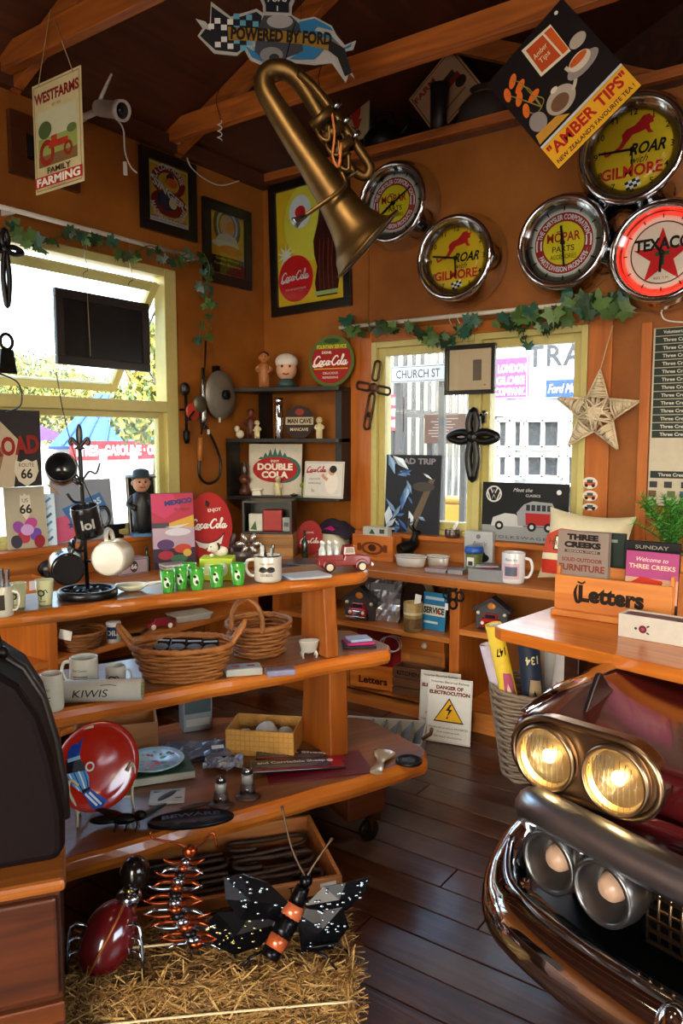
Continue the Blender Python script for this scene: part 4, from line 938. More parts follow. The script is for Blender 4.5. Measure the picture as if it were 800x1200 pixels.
# ------------------------------------------------------------------ rotated tea sign
ya = yB-.05; c4 = [ony(*q, ya) for q in ((655, 0), (755, 97), (655, 198), (570, 100))]; Pc = sum(c4, Vector())/4
w, h = ((c4[1]-c4[2]).length+(c4[0]-c4[3]).length)/2, ((c4[0]-c4[1]).length+(c4[3]-c4[2]).length)/2; ang = atan2((c4[1]-c4[2]).z, (c4[1]-c4[2]).x)
t = thing('tea_sign', 'tilted tin tea advertisement with yellow lettering strip below the beams', 'sign', (Pc.x, ya, Pc.z), rot=(0, -ang, 0))
obj('tin_plate', MB().box((0, .003, 0), (w, .005, h)), mat('#1a1210', .4), t)
A = Art(.5, gain=1.35); A.rect(0, -h*.385, w*.99, h*.22, '#d49a1e'); A.rect(0, -h*.262, w*.99, h*.022, '#b9bcb4'); A.text('"AMBER TIPS"', 0, -h*.345, h*.13, '#a51e1a', w=w*.93, bold=.03); A.text("NEW ZEALAND'S FAVOURITE TEA !", 0, -h*.45, h*.05, '#241408', w=w*.92, bold=.02)
A.poly([(w*-.08, h*.17), (w*.26, h*.13), (w*.28, h*.42), (w*-.06, h*.46)], '#d8c8a8'); A.poly([(w*-.05, h*.19), (w*.17, h*.165), (w*.17, h*.41), (w*-.03, h*.43)], '#b8461c'); A.poly([(w*.19, h*.16), (w*.255, h*.155), (w*.27, h*.40), (w*.19, h*.41)], '#c8561e')
A.text('Amber', w*.06, h*.33, h*.06, '#f0d8a0', w=w*.17, shear=.2); A.text('Tips', w*.06, h*.26, h*.06, '#f0d8a0', w=w*.12, shear=.2)
for x, z, q in ((-.36, .18, .8), (-.28, .25, .4), (-.38, .06, 1.1), (-.24, .1, .2), (-.42, .28, 1.2), (-.3, .33, .7)): A.ell(w*x, h*z, w*.075, h*.028, '#d8641e', q); A.stroke([(w*x, h*z), (w*(x+.05), h*(z-.08)), (-w*.25, -h*.02)], .004, '#8a7a3a')
A.ell(-w*.08, -h*.1, w*.16, h*.1, '#a89a86'); A.ell(-w*.1, -h*.11, w*.1, h*.06, '#6a4a34'); A.stroke([(w*.05, -h*.12), (w*.14, -h*.06), (w*.13, h*.06)], .014, '#b8aa94'); A.ell(-w*.07, h*.0, w*.04, h*.02, '#d0c4b0'); A.ell(w*.26, -h*.03, w*.18, h*.06, '#8c8078'); A.ell(w*.26, .01*h, w*.12, h*.06, '#c8b8a0'); A.ell(w*.26, .03*h, w*.1, h*.03, '#c0561a'); A.ell(w*.36, h*.14, w*.09, h*.05, '#a89a88'); A.ell(-w*.36, -h*.09, w*.09, h*.08, '#8a8078'); A.poly([(-w*.48, -h*.24), (-w*.1, -h*.24), (-w*.2, -h*.17), (-w*.46, -h*.16)], '#b8842e')
A.ell(w*.38, h*.44, w*.02, w*.02, '#d8d0c0'); A.build(t)
obj('hanging_wire', MB().tube([(w*.2, .004, h*.46), (w*.2+.05*0, .03, h*.5)], .002, 4), M_IRON, t)

# ------------------------------------------------------------------ brass horn hung from the beam
D1 = 2.85; P = board_frame(370, 200, D1); s = D1/FPX
horn = thing('brass_horn', 'old tarnished brass bass horn hanging bell down from the beam', 'horn', P, YAW)
def hp(pts, y=0): return [((x-370)*s, yy if len(q) else y, (200-z)*s) for (x, z, *q) in pts for yy in [q[0] if q else y]]
M_BRASS = mat('#5e4726', .42, .9, var=.45, sc=12, bump=.06)
cp = [(431,284,50),(427,280,43),(420,271,33),(408,255,25.5),(390,228,20.5),(366,193,17),(342,159,14.5),(324,131,12.8),(312,110,12),(313,96,11.5),(324,89,11),(340,92,10.5),(354,105,10),(370,130,9.2),(390,163,8.4),(404,188,7.8)]
path = smooth_path([((x-370)*s, -.02*(i/15), (200-z)*s) for i, (x, z, r_) in enumerate(cp)], 5); rad = interp([c[2]*s for c in cp], 5)
bell = obj('bell_tube', MB().tube(path, rad, 26, cap=False), M_BRASS, horn, solid=.003)
rim_c = Vector(path[0]); ax = (Vector(path[0])-Vector(path[2])).normalized(); MM = Matrix.Translation(rim_c) @ rot_to(ax)
obj('bell_rim', MB().tube([MM @ Vector((rad[0]*cos(a), rad[0]*sin(a), 0)) for a in [2*pi*i/40 for i in range(40)]], .005, 8, closed=True), M_BRASS, horn)
def pipe(name, pts, r, y=-.05, **k): return obj(name, MB().tube(smooth_path([((x-370)*s, yy, (200-z)*s) for x, z, *q in pts for yy in [q[0] if q else y]], 5), r*s, 10), k.get('m', M_BRASS), horn)
pipe('branch_tube', [(404,188,-.02),(415,204,-.03),(428,212,-.05),(433,203,-.06),(424,188,-.06),(398,152,-.06),(372,118,-.055),(352,98,-.04)], 5.5)
pipe('lead_pipe', [(358,259,-.09),(376,248,-.10),(396,234,-.10),(405,222,-.08),(398,205,-.07)], 2.6)
obj('mouthpiece', MB().lathe([(.008, 0), (.012, .03), (.02, .05), (.021, .056), (.013, .05)], 16, T((360-370)*s, -.09, (200-258)*s) @ rot_to((-.8, -.1, -.55))), M_STEEL, horn)
for i in range(3):
    x, z = 380+i*11, 150+i*16
    v = obj('valve', MB().tube([((x-14-370)*s, -.07, (200-z-10)*s), ((x+10-370)*s, -.085, (200-z+8)*s)], 6.2*s, 14), M_BRASS, horn)
    obj('valve_cap', MB().tube([((x+10-370)*s, -.085, (200-z+8)*s), ((x+19-370)*s, -.09, (200-z+15)*s)], 3*s, 10), M_STEEL, v)
    pipe('valve_slide', [(x-10, z+8, -.07), (x-4, z+22, -.085), (x+6, z+26, -.09), (x+6, z+10, -.09)], 2.4)
pipe('brace_rod', [(372, 150, -.05), (392, 186, -.05)], 1.5); pipe('brace_rod', [(386, 222, .0), (420, 205, -.05)], 2)
obj('leather_strap', MB().tube(smooth_path([((388-370)*s, -.09, (200-140)*s), ((392-370)*s, -.10, (200-170)*s), ((390-370)*s, -.10, (200-195)*s), ((397-370)*s, -.1, (200-206)*s), ((400-370)*s, -.1, (200-180)*s)], 5), .006, 6, flat=.4), mat('#a5581e', .5), horn)
obj('hanging_wire', MB().tube([((330-370)*s, 0, (200-95)*s), ((345-370)*s, .1, (200-20)*s)], .002, 5), M_IRON, horn)

# ------------------------------------------------------------------ loft goods above the back wall
ZL = ZP+.026
def loft_sign(label, px, py, w, h, roll, col, draw, y=.12):
    P = ony(px, py, YB+y); t = thing('loft_sign', label, 'sign', P, rot=(R(-8), roll, 0)); obj('panel', MB().box((0, .004, 0), (w, .008, h)), mat(col, .6), t); A = Art(); draw(A, w, h); A.build(t); return t
loft_sign('cream poster board with a red-coated figure leaning in the loft', 412, 136, .26, .34, R(-5), '#a8936a', lambda A, w, h: (A.ell(w*.12, h*.05, w*.14, h*.2, '#9c2216'), A.ell(w*.06, h*.28, w*.07, h*.06, '#1a1614'), A.poly([(w*.02, -h*.1), (w*.3, -h*.12), (w*.2, -h*.3), (w*.1, -h*.28)], '#9c2216'), A.stroke([(0, -h*.2), (w*.2, -h*.36)], .006, '#2a1a12'), A.ell(-w*.3, 0, w*.02, w*.02, '#1a1614')))
loft_sign('cream farm parts board standing on its corner in the loft', 520, 108, .36, .36, R(-38), '#a57d5a', lambda A, w, h: (A.frame(0, 0, w*.94, h*.94, .005, '#2a1c14'), A.text('FARM', -w*.22, h*.34, h*.15, '#7a1f18', w=w*.45, bold=.03), A.rect(w*.1, h*.02, w*.5, h*.12, '#7a2418'), A.rect(w*.18, h*.12, w*.25, h*.12, '#3a2a22'), A.ell(-w*.1, -h*.12, w*.1, w*.1, '#2a1e18'), A.ell(w*.3, -h*.12, w*.1, w*.1, '#2a1e18'), A.rect(0, -h*.28, w*.6, h*.04, '#7a5a3a')), .2)
P = ony(445, 168, YB+.08); t = thing('black_kettle', 'black iron kettle lying among the loft signs', 'kettle', (P.x, P.y+.04, ZL)); obj('body', MB().lathe([(.09, 0), (.12, .03), (.125, .09), (.08, .15), (.03, .165), (.02, .19), (0, .195)], 24), M_IRON, t); obj('spout', MB().tube([(.1, 0, .07), (.16, 0, .12), (.18, 0, .17)], [.025, .018, .012], 10), M_IRON, t); obj('handle', MB().tube(smooth_path([(-.1, 0, .13), (-.07, 0, .23), (.05, 0, .23), (.09, 0, .13)], 5), .007, 8), M_IRON, t)
P = ony(508, 152, YB+.06); t = thing('leather_boot', 'tall dark leather boot standing on the loft edge', 'boot', (P.x, P.y+.05, ZL), R(20)); obj('shaft', MB().tube([(0, 0, .02), (0, 0, .14), (.01, 0, .30)], [.05, .052, .065], 16, flat=.8), mat('#1a120e', .5), t); obj('foot', MB().ball((.06, 0, .04), (.12, .045, .042)), mat('#1a120e', .5), t)
P = ony(562, 142, YB+.1); t = thing('canvas_sack', 'slumped dark canvas sack on the loft ledge', 'sack', (P.x, P.y+.05, ZL)); obj('sack_body', MB().lathe([(.0, 0), (.1, .005), (.13, .06), (.12, .13), (.07, .19), (.05, .2), (.07, .23)], 20, sx=1.2), mat('#2a1a12', .8, bump=.3), t); obj('tie', MB().tube([(.05*1.2*cos(a), .05*sin(a), .2) for a in [2*pi*i/14 for i in range(14)]], .006, 6, closed=True), mat('#6a4a2a', .8), t)
# spiral ornaments on the tie beam
for px, py, lab in ((256, 118, 'black wire hook with white coil hanging at tie beam corner'), (376, 92, 'black wire hook with white coil beside brass horn')):
    P = ony(px, py, yB-.045); t = thing('wire_coil', lab, 'ornament', (P.x, yB-.04, P.z)); obj('wire', MB().tube(smooth_path([(0, 0, .06), (-.012, -.01, .0), (0, 0, -.07), (.01, 0, -.1)], 5), .002, 5), M_IRON, t)
    obj('coil', MB().tube([(.012*cos(a), .012*sin(a), -.1-a*.0052) for a in [i*.5 for i in range(40)]], .0028, 5), mat('#d8d4cc', .3), t)
# ------------------------------------------------------------------ curtain rods and ivy garlands
M_ROD = mat('#cfc8b8', .4)
a, b = onx(-60, 222, XL+.09), onx(232, 306, XL+.09)
t = thing('curtain_rod', 'white curtain rod across the top of left window', 'curtain rod', (XL+.09, 0, (a.z+b.z)/2)); LRZ = t.location.z
obj('rod', MB().tube([(0, a.y, 0), (0, b.y, 0)], .012, 12), M_ROD, t)
for y in (a.y+.3, b.y-.03): obj('bracket', MB().box((-.045, y, 0), (.088, .02, .03)), M_ROD, t, bev=.003)
c, d = ony(398, 383, YB-.09), ony(723, 352, YB-.09)
t = thing('curtain_rod', 'white curtain rod with hooks above the back window', 'curtain rod', (0, YB-.09, (c.z+d.z)/2)); BRZ = t.location.z
obj('rod', MB().tube([(c.x, 0, 0), (d.x, 0, 0)], .012, 12), M_ROD, t)
for x in (c.x+.03, d.x-.03): obj('bracket', MB().box((x, .045, 0), (.02, .088, .03)), M_ROD, t, bev=.003)
for i in range(3): obj('curtain_hook', MB().tube([(c.x+.75+i*.05, 0, .014), (c.x+.75+i*.05, -.012, -.02), (c.x+.76+i*.05, 0, -.045)], .002, 5), M_WHITE, t)
LEAF = [(0, 0), (.12, -.18), (.42, -.3), (.38, -.02), (.62, .16), (.3, .34), (.22, .66), (.05, .5), (0, .9), (-.05, .5), (-.22, .66), (-.3, .34), (-.62, .16), (-.38, -.02), (-.42, -.3), (-.12, -.18)]
def leaf_mesh(name, cols):
    mb = MB(); ctr = (0, .1, 0); vs = [ctr]+[(x, z*.9, .12*abs(x)-.1*z*z) for x, z in LEAF]
    n = len(LEAF); mb.add([(x, y, z) for x, y, z in vs], [(0, 1+i, 1+(i+1) % n) for i in range(n)], None, True); return mb.mesh(name, cols)
LM = [leaf_mesh('ivy_leaf', mat(c_, .4, var=.3, sc=6)) for c_ in ('#2f4a22', '#46642c', '#1f3a20', '#5a7a3c', '#2a5a48')]
def garland(label, pts, n, size, spread, seed, face):
    g = random.Random(seed); t = thing('ivy_garland', label, 'garland', pts[0]); o = Vector(pts[0]); P = smooth_path([Vector(p)-o for p in pts], 8)
    obj('stem', MB().tube(P, .0032, 5), mat('#4a4a22', .6), t)
    for i in range(n):
        q = P[int((i+.3)/n*(len(P)-1))]+Vector((g.uniform(-1, 1), g.uniform(-1, 1), g.uniform(-1, .7)))*spread
        s_ = size*g.uniform(.65, 1.3); l = obj('leaf', g.choice(LM), None, t, q, (R(90)+g.uniform(-.7, .7), g.uniform(-.6, .6), face+g.uniform(-.7, .7)+0)); l.rotation_euler.rotate_axis('Z', g.uniform(2.0, 4.3)); l.scale = (s_, s_, s_)
    return t
garland('green ivy garland wound along the left window rod', [onx(x_, y_, XL+.10) for x_, y_ in ((14, 258), (40, 285), (70, 277), (100, 272), (125, 283), (150, 300), (175, 288), (200, 302), (222, 296))], 42, .068, .034, 3, R(90))
garland('ivy trailing straight down beside the left window', [onx(x_, y_, XL+.12) for x_, y_ in ((238, 296), (246, 315), (240, 340), (246, 360), (236, 385), (232, 405))], 22, .06, .03, 4, R(90))
garland('green ivy garland wound along the left half of back rod', [ony(x_, y_, YB-.10) for x_, y_ in ((402, 375), (420, 385), (450, 382), (475, 385), (500, 390), (525, 397), (545, 380), (560, 376))], 34, .08, .032, 5, 0)
garland('bushy ivy garland at the right end of back rod', [ony(x_, y_, YB-.10) for x_, y_ in ((585, 378), (605, 368), (625, 366), (645, 372), (675, 352), (695, 356), (715, 350), (722, 372))], 44, .09, .04, 6, 0)
garland('short ivy sprig hanging into the back window', [ony(x_, y_, YB-.09) for x_, y_ in ((612, 382), (614, 395), (618, 404))], 5, .05, .012, 8, 0)

# ------------------------------------------------------------------ hung in the left window
P0, P1 = onx(63, 339, XL+.085), onx(175, 436, XL+.085); q0 = onx(175, 357, XL+.085)
w, h = P1.y-P0.y, .37; cz = (q0.z+P1.z)/2
t = thing('hanging_board', 'dark framed blackboard hung by wires in left window', 'board', (XL+.085, (P0.y+P1.y)/2, cz), R(90))
mb = MB(); fw = .045
for x, z, a_, b_ in ((0, h/2-fw/2, w, fw), (0, -h/2+fw/2, w, fw), (-w/2+fw/2, 0, fw, h-2*fw), (w/2-fw/2, 0, fw, h-2*fw)): mb.box((x, 0, z), (a_, .025, b_))
obj('frame', mb, wood('#120c09', '#241812', 'X', .45), t, bev=.004); obj('board_face', MB().box((0, .002, 0), (w-2*fw, .012, h-2*fw)), mat('#0b0a0b', .25, var=.3, sc=8), t)
for x in (-w*.19, w*.3): obj('hook_wire', MB().tube(smooth_path([(x, 0, h/2), (x-.01, 0, h/2+.09), (x+.02, 0, h/2+.12), (x, 0, h/2+.2), (x, -.005, LRZ-cz+.012)], 5), .002, 5), M_STEEL, t)
obj('pull_cord', MB().tube([(-w*.19, -.016, h/2), (-w*.18, -.018, -h*.36)], .002, 5), mat('#8a7a66', .7), t)
t = thing('window_cord', 'thin dark cord hanging down in front of left window', 'cord', onx(66, 436, XL+.10)); Q = onx(110, 590, XL+.10)-t.location
obj('cord', MB().tube(smooth_path([(0, 0, 0), (.0, Q.y*.2, Q.z*.35), (0, Q.y*.6, Q.z*.75), (0, Q.y, Q.z)], 5), .003, 5), M_BLACK, t)
def iron_cross(label, P, w_, h_, face, rope=True):
    t = thing('iron_cross', label, 'cross', P, face); mb = MB(); l = w_*.42; r_ = w_*.075
    for dx, dz, L_ in ((1, 0, w_/2), (-1, 0, w_/2), (0, 1, w_/2), (0, -1, h_-w_/2)):
        n_ = smooth_path([(0, 0, 0), (dx*L_*.5+dz*w_*.09, 0, dz*L_*.5+dx*w_*.09), (dx*L_, 0, dz*L_), (dx*L_*.5-dz*w_*.09, 0, dz*L_*.5-dx*w_*.09)], 6, True)
        obj('loop', MB().tube(n_, r_, 8, closed=True), M_BLACK, t)
    obj('knot', MB().ball((0, -.004, 0), (w_*.13, w_*.1, w_*.13)), M_BLACK, t); return t
iron_cross('black looped iron cross at the far left of left window', onx(6, 292, XL+.12), .17, .34, R(90))
P = onx(8, 412, XL+.12); t = thing('iron_ornament', 'black iron bottle opener hanging below the looped cross', 'ornament', P, R(90))
obj('ring', MB().tube([(.03*cos(a_), 0, .045+.035*sin(a_)) for a_ in [2*pi*i/20 for i in range(20)]], .008, 8, closed=True), M_IRON, t); obj('plate', MB().prism([(-.03, .01), (.03, .01), (.045, -.1), (-.045, -.1)], -.006, .006), M_IRON, t); obj('cord_loop', MB().tube(smooth_path([(-.05, 0, -.1), (.05, 0, -.14), (.06, 0, -.24), (-.02, 0, -.28)], 6), .004, 6), M_BLACK, t)
# ROAD sign hung at the left
P = onx(6, 526, XL+.11); t = thing('road_sign', 'dark square tin road sign with a highway shield, hanging far left', 'sign', P, R(90)); w = .37; h = .36
obj('tin_plate', MB().box((0, .003, 0), (w, .005, h)), mat('#1f1b1e', .45), t); A = Art(.45)
A.poly([(-w*.5, -h*.5), (w*.1, -h*.5), (w*.2, h*.1), (-w*.1, h*.4), (-w*.5, h*.3)], '#b8a890'); A.poly([(-w*.4, -h*.4), (-w*.1, -h*.35), (0, 0), (-w*.3, h*.1)], '#8a6a58'); A.text('The', -w*.2, h*.28, h*.2, '#3a1a18', shear=.4); A.text('ROAD', w*.14, h*.04, h*.32, '#8c241e', w=w*.66, rot=.08, bold=.04)
sh_ = [(-.13, .12), (-.07, .1), (0, .13), (.07, .1), (.13, .12), (.15, 0), (.1, -.1), (0, -.16), (-.1, -.1), (-.15, 0)]
A.poly([(w*.28+x*w*1.15, -h*.3+z*h*1.25) for x, z in sh_], '#cfc6b4'); A.text('ROUTE', w*.28, -h*.215, h*.07, '#1c1a1a'); A.text('66', w*.28, -h*.33, h*.17, '#1c1a1a', bold=.03); A.build(t)
obj('hanging_wire', MB().tube([(-.1, .003, h/2-.02), (0, .003, h/2+.22)], .0015, 4), M_IRON, t)

# ------------------------------------------------------------------ generic small builders
def card(name, label, cat, P, w, h, rz, lean, col, draw=None, th=.006, group=None, r=.45):
    # upright panel standing on its lower edge at P
    t = thing(name, label, cat, P, rot=(-lean, 0, rz), group=group)
    obj('panel', MB().box((0, th/2, h/2), (w, th, h)), mat(col, r+.1, spec=.25), t, bev=min(.002, th*.3), seg=1)
    if draw: A = Art(r); draw(A, w, h); A.build(t, 'print', (0, 0, h/2))
    return t
def mug(label, P, r, h, col, rz=0, draw=None, band=None, group=None, rot=None, hs=1):
    t = thing('mug', label, 'mug', P, rz, group, rot); m_ = mat(col, .2, coat=.5, var=.05)
    obj('body', MB().lathe([(r*.86, 0), (r*.97, h*.04), (r, h*.12), (r, h*.97), (r*.98, h), (r*.9, h), (r*.88, h*.95), (r*.87, h*.1), (0, h*.08)], 30), m_, t)
    obj('handle', MB().tube(smooth_path([(hs*r*.95, 0, h*.82), (hs*r*1.45, 0, h*.78), (hs*r*1.62, 0, h*.5), (hs*r*1.35, 0, h*.24), (hs*r*.95, 0, h*.2)], 5), r*.13, 10), m_, t)
    if band: obj('rim_band', MB().lathe([(r*1.015, h*.965), (r*1.02, h*.99), (r*.97, h*1.01), (r*.9, h*1.0)], 30, cap=False), mat(band, .3), t)
    if draw:
        A = Art(.3); draw(A, r, h); A.fine(.01)
        for v in A.mb.v:                       # wrap the print round the mug
            a_ = v.x/r; q = r*1.004-v.y*.6; v.x, v.y = q*sin(a_), -q*cos(a_)
        A.build(t, 'print')
    return t
def box_thing(name, label, cat, P, sx, sy, sz, rz, col, draw=None, bev=.003, group=None, r=.45, m=None):
    t = thing(name, label, cat, P, rz, group); obj('body', MB().box((0, 0, sz/2), (sx, sy, sz)), m or mat(col, r), t, bev=bev)
    if draw: A = Art(r); draw(A, sx, sz); A.build(t, 'print', (0, -sy/2, sz/2))
    return t
def open_box(name, label, cat, P, sx, sy, sz, rz, m, th=.01, draw=None, group=None):
    t = thing(name, label, cat, P, rz, group)
    for nm, c_, s_ in (('front_board', (0, -sy/2+th/2, sz/2), (sx, th, sz)), ('back_board', (0, sy/2-th/2, sz/2), (sx, th, sz)), ('end_board', (-sx/2+th/2, 0, sz/2), (th, sy-2*th-.001, sz)), ('end_board', (sx/2-th/2, 0, sz/2), (th, sy-2*th-.001, sz)), ('bottom_board', (0, 0, th/2), (sx-2*th-.001, sy-2*th-.001, th))):
        obj(nm, MB().box(c_, s_), m, t, bev=.002)
    if draw: A = Art(.5); draw(A, sx, sz); A.build(t, 'print', (0, -sy/2, sz/2))
    return t
def bottle(label, P, r, h, col, group=None, cap='#222222'):
    t = thing('bottle', label, 'bottle', P, group=group); obj('glass', MB().lathe([(r*.9, 0), (r, h*.04), (r, h*.55), (r*.4, h*.75), (r*.36, h*.93), (r*.42, h*.95), (r*.42, h)], 16), mat(col, .12, coat=.4), t)
    obj('cap', MB().lathe([(r*.46, h*.95), (r*.46, h*1.02), (0, h*1.03)], 14), mat(cap, .4), t); return t
def figurine(name, label, P, h, skin, cloth, hair, rz=0, hat=None, arms=True, group=None, base=None):
    t = thing(name, label, 'figurine', P, rz, group)
    b = MB(); b.tube([(0, 0, h*.02), (0, 0, h*.2), (0, 0, h*.45), (0, 0, h*.62), (0, 0, h*.68)], [h*.1, h*.12, h*.17, h*.14, h*.06], 16)
    for s_ in (-1, 1):
        b.tube([(s_*h*.07, 0, h*.0), (s_*h*.07, 0, h*.3)], [h*.065, h*.08], 10); b.ball((s_*h*.07, -h*.04, h*.03), (h*.06, h*.09, h*.03), 10, 6)
        if arms: b.tube(smooth_path([(s_*h*.12, 0, h*.6), (s_*h*.2, -.02*h, h*.48), (s_*h*.1, -h*.14, h*.42)], 3), h*.045, 8)
    obj('body', b, mat(cloth, .45), t)
    hd = obj('head', MB().ball((0, -.01*h, h*.8), (h*.13, h*.13, h*.15), 18, 12).ball((0, -h*.145, h*.785), h*.022, 8, 6).ball((-h*.13, 0, h*.8), (h*.02, h*.03, h*.04), 8, 6).ball((h*.13, 0, h*.8), (h*.02, h*.03, h*.04), 8, 6), mat(skin, .45), t)
    obj('eyes', MB().ball((-h*.045, -h*.125, h*.82), h*.018, 8, 6).ball((h*.045, -h*.125, h*.82), h*.018, 8, 6), M_BLACK, hd)
    obj('mouth', MB().tube(smooth_path([(-h*.04, -h*.128, h*.745), (0, -h*.135, h*.735), (h*.04, -h*.128, h*.745)], 3), h*.008, 5), mat('#7a2a20', .5), hd)
    obj('hair', MB().ball((0, h*.02, h*.86), (h*.137, h*.13, h*.11), 16, 8), mat(hair, .6), hd)
    if hat: obj('hat', MB().lathe([(h*.23, h*.885), (h*.23, h*.9), (h*.13, h*.905), (h*.125, h*.99), (h*.06, h*1.02), (0, h*1.025)], 22), mat(hat, .5), t)
    if base: obj('base', MB().box((0, 0, h*.01), (h*.36, h*.3, h*.05)), mat(base, .4), t)
    return t
def price_tag(parent, loc, rot=(0, 0, 0), w=.02, h=.03): return obj('price_tag', MB().box((0, 0, -h/2), (w, .001, h)), M_WHITE, parent, loc, rot)

# ------------------------------------------------------------------ tools hung on the left wall by the corner
P = onx(218, 480, XL+.05); t = thing('hand_drill', 'old hand-cranked drill with a red gear wheel hanging on the wall', 'tool', (XL+.05, P.y, P.z), R(90))
obj('frame', MB().tube([(0, 0, .09), (0, 0, -.14)], .009, 8), M_IRON, t); obj('gear_wheel', MB().lathe([(.05, -.006), (.055, 0), (.05, .006), (.015, .008)], 24, T(.035, -.02, -.01, rx=R(90))), mat('#a8321e', .4), t)
obj('top_knob', MB().ball((-.005, 0, .12), (.03, .03, .04)), M_BLACK, t); obj('crank', MB().tube([(.035, -.03, -.01), (-.03, -.045, -.06), (-.03, -.07, -.06)], .006, 6), M_IRON, t); obj('chuck', MB().lathe([(.012, -.2), (.02, -.17), (.022, -.13), (.012, -.12)], 14), M_IRON, t); obj('hanger', MB().box((0, .03, .0), (.012, .05, .012)), M_IRON, t)
P = onx(258, 463, XL+.05); t = thing('metal_disc_guard', 'grey dished metal disc with dark hub hung near the corner', 'tool', (XL+.05, P.y, P.z), R(96))
obj('disc', MB().lathe([(.15, .0), (.148, .01), (.10, .028), (.03, .035), (0, .035)], 36, T(0, 0, 0, rx=R(90))), mat('#8a857b', .45, .5, var=.2), t); obj('hub', MB().lathe([(.03, .03), (.03, .06), (.02, .065), (0, .065)], 18, T(0, 0, 0, rx=R(90))), M_IRON, t); obj('wall_hook', MB().box((0, .03, .15), (.03, .04, .06)), M_IRON, t); price_tag(t, (-.06, -.04, -.14))
P = onx(238, 470, XL+.06); t = thing('grease_gun', 'old grease gun with a looped black hose hanging on the wall', 'tool', (XL+.06, P.y, P.z), R(90))
obj('barrel', MB().tube([(0, 0, .2), (0, 0, .06), (.0, 0, -.1), (-.01, 0, -.17)], [.008, .016, .022, .012], 12), M_STEEL, t); obj('rod', MB().tube([(.03, 0, .36), (.0, 0, .0), (-.02, 0, -.2)], .006, 8), M_STEEL, t); obj('wood_grip', MB().tube([(-.03, 0, -.22), (-.035, 0, -.36)], [.014, .017], 10), mat('#a8682e', .4), t)
obj('hose', MB().tube(smooth_path([(-.01, 0, -.12), (.06, -.01, -.22), (.13, -.01, -.36), (.11, -.01, -.47), (.03, 0, -.50), (-.04, 0, -.45), (-.04, 0, -.34)], 6), .009, 8), M_BLACK, t); obj('dial_gauge', MB().lathe([(.05, 0), (.05, .02), (0, .022)], 20, T(-.04, .0, -.02, rx=R(90))), mat('#6a6a58', .4, .5), t); price_tag(t, (.01, -.03, -.17))

# ------------------------------------------------------------------ black corner shelf
zs = [ony(413, 454, YB).z, ony(413, 514, YB).z, ony(413, 582, YB).z]
XS = ony(413, 500, YB).x; YS = onx(264, 500, XL).y
cs = thing('corner_shelf', 'black three-tier corner shelf fixed in the room corner', 'shelf', (0, 0, 0)); M_CS = mat('#14110f', .4)
for z in zs:
    mb = MB(); pl = [(XL+.003, YB-.003), (XL+.003, YS), (XL+.02, YS-.01), (XS-.01, YB-.16), (XS, YB-.15), (XS, YB-.003)]; n = len(pl)
    mb.add([(x, y, z-.022) for x, y in pl]+[(x, y, z) for x, y in pl], [list(range(n))[::-1], [i+n for i in range(n)]]+[(i, (i+1) % n, (i+1) % n+n, i+n) for i in range(n)]); obj('shelf', mb, M_CS, cs)
obj('upright', bx(MB(), XS-.045, XS, YB-.12, YB-.003, zs[2]+.001, zs[0]-.023), M_CS, cs); obj('upright', bx(MB(), XL+.003, XL+.03, YS, YS+.1, zs[2]+.001, zs[1]-.023), M_CS, cs); obj('corner_post', bx(MB(), XL+.003, XL+.07, YB-.07, YB-.003, zs[2]+.001, zs[0]-.023), M_CS, cs)
SHP = Vector(((XL+XS)/2+.02, (YS+YB-.16)/2+.07, 0)); SHN = Vector((YB-.16-YS, -(XS-XL), 0)).normalized()
def sh(px, py, i): P = onp(px, 500, SHP, SHN); P.z = zs[i]+.0005; return P
def S_(P): return mpp(P)
P = sh(310, 447, 0); figurine('figurine', 'small brown-skinned doll figurine with dark hair on the top corner shelf', P, 44*S_(P), '#b5713a', '#a86a3c', '#1c1210', YAW)
P = sh(336, 447, 0); m = S_(P); t = thing('bust_figurine', 'pale child bust figurine with a white cap on the top corner shelf', 'figurine', P, YAW)
obj('collar', MB().lathe([(9*m, 0), (11*m, 4*m), (7*m, 9*m), (5*m, 12*m)], 18), mat('#2c4a4a', .5), t); obj('face', MB().ball((0, 0, 21*m), (12*m, 11*m, 13*m), 20, 14).ball((0, -11*m, 20*m), 1.8*m, 8, 6), mat('#d8a888', .4), t); obj('cap', MB().ball((0, 2*m, 30*m), (13.5*m, 13*m, 10*m), 20, 10), mat('#d8d0c4', .5), t); obj('eyes', MB().ball((-4.5*m, -10*m, 24*m), 1.5*m, 8, 6).ball((4.5*m, -10*m, 24*m), 1.5*m, 8, 6), M_BLACK, t); obj('mouth', MB().tube([(-3.5*m, -10.5*m, 15.5*m), (0, -11.2*m, 14.5*m), (3.5*m, -10.5*m, 15.5*m)], .8*m, 5), mat('#8a2a24', .5), t)
def round_sign(name, label, P, rx_, rz_, col, draw, rzz, lean=.1, cat='sign', th=.006):
    t = thing(name, label, cat, P, rot=(-lean, 0, rzz)); obj('tin_disc', MB().prism([(rx_*cos(a_), rz_+rz_*sin(a_)) for a_ in [2*pi*i/44 for i in range(44)]], 0, th), mat(col, .55, spec=.25), t)
    A = Art(.55); draw(A, rx_, rz_); A.build(t, 'print', (0, 0, rz_)); return t
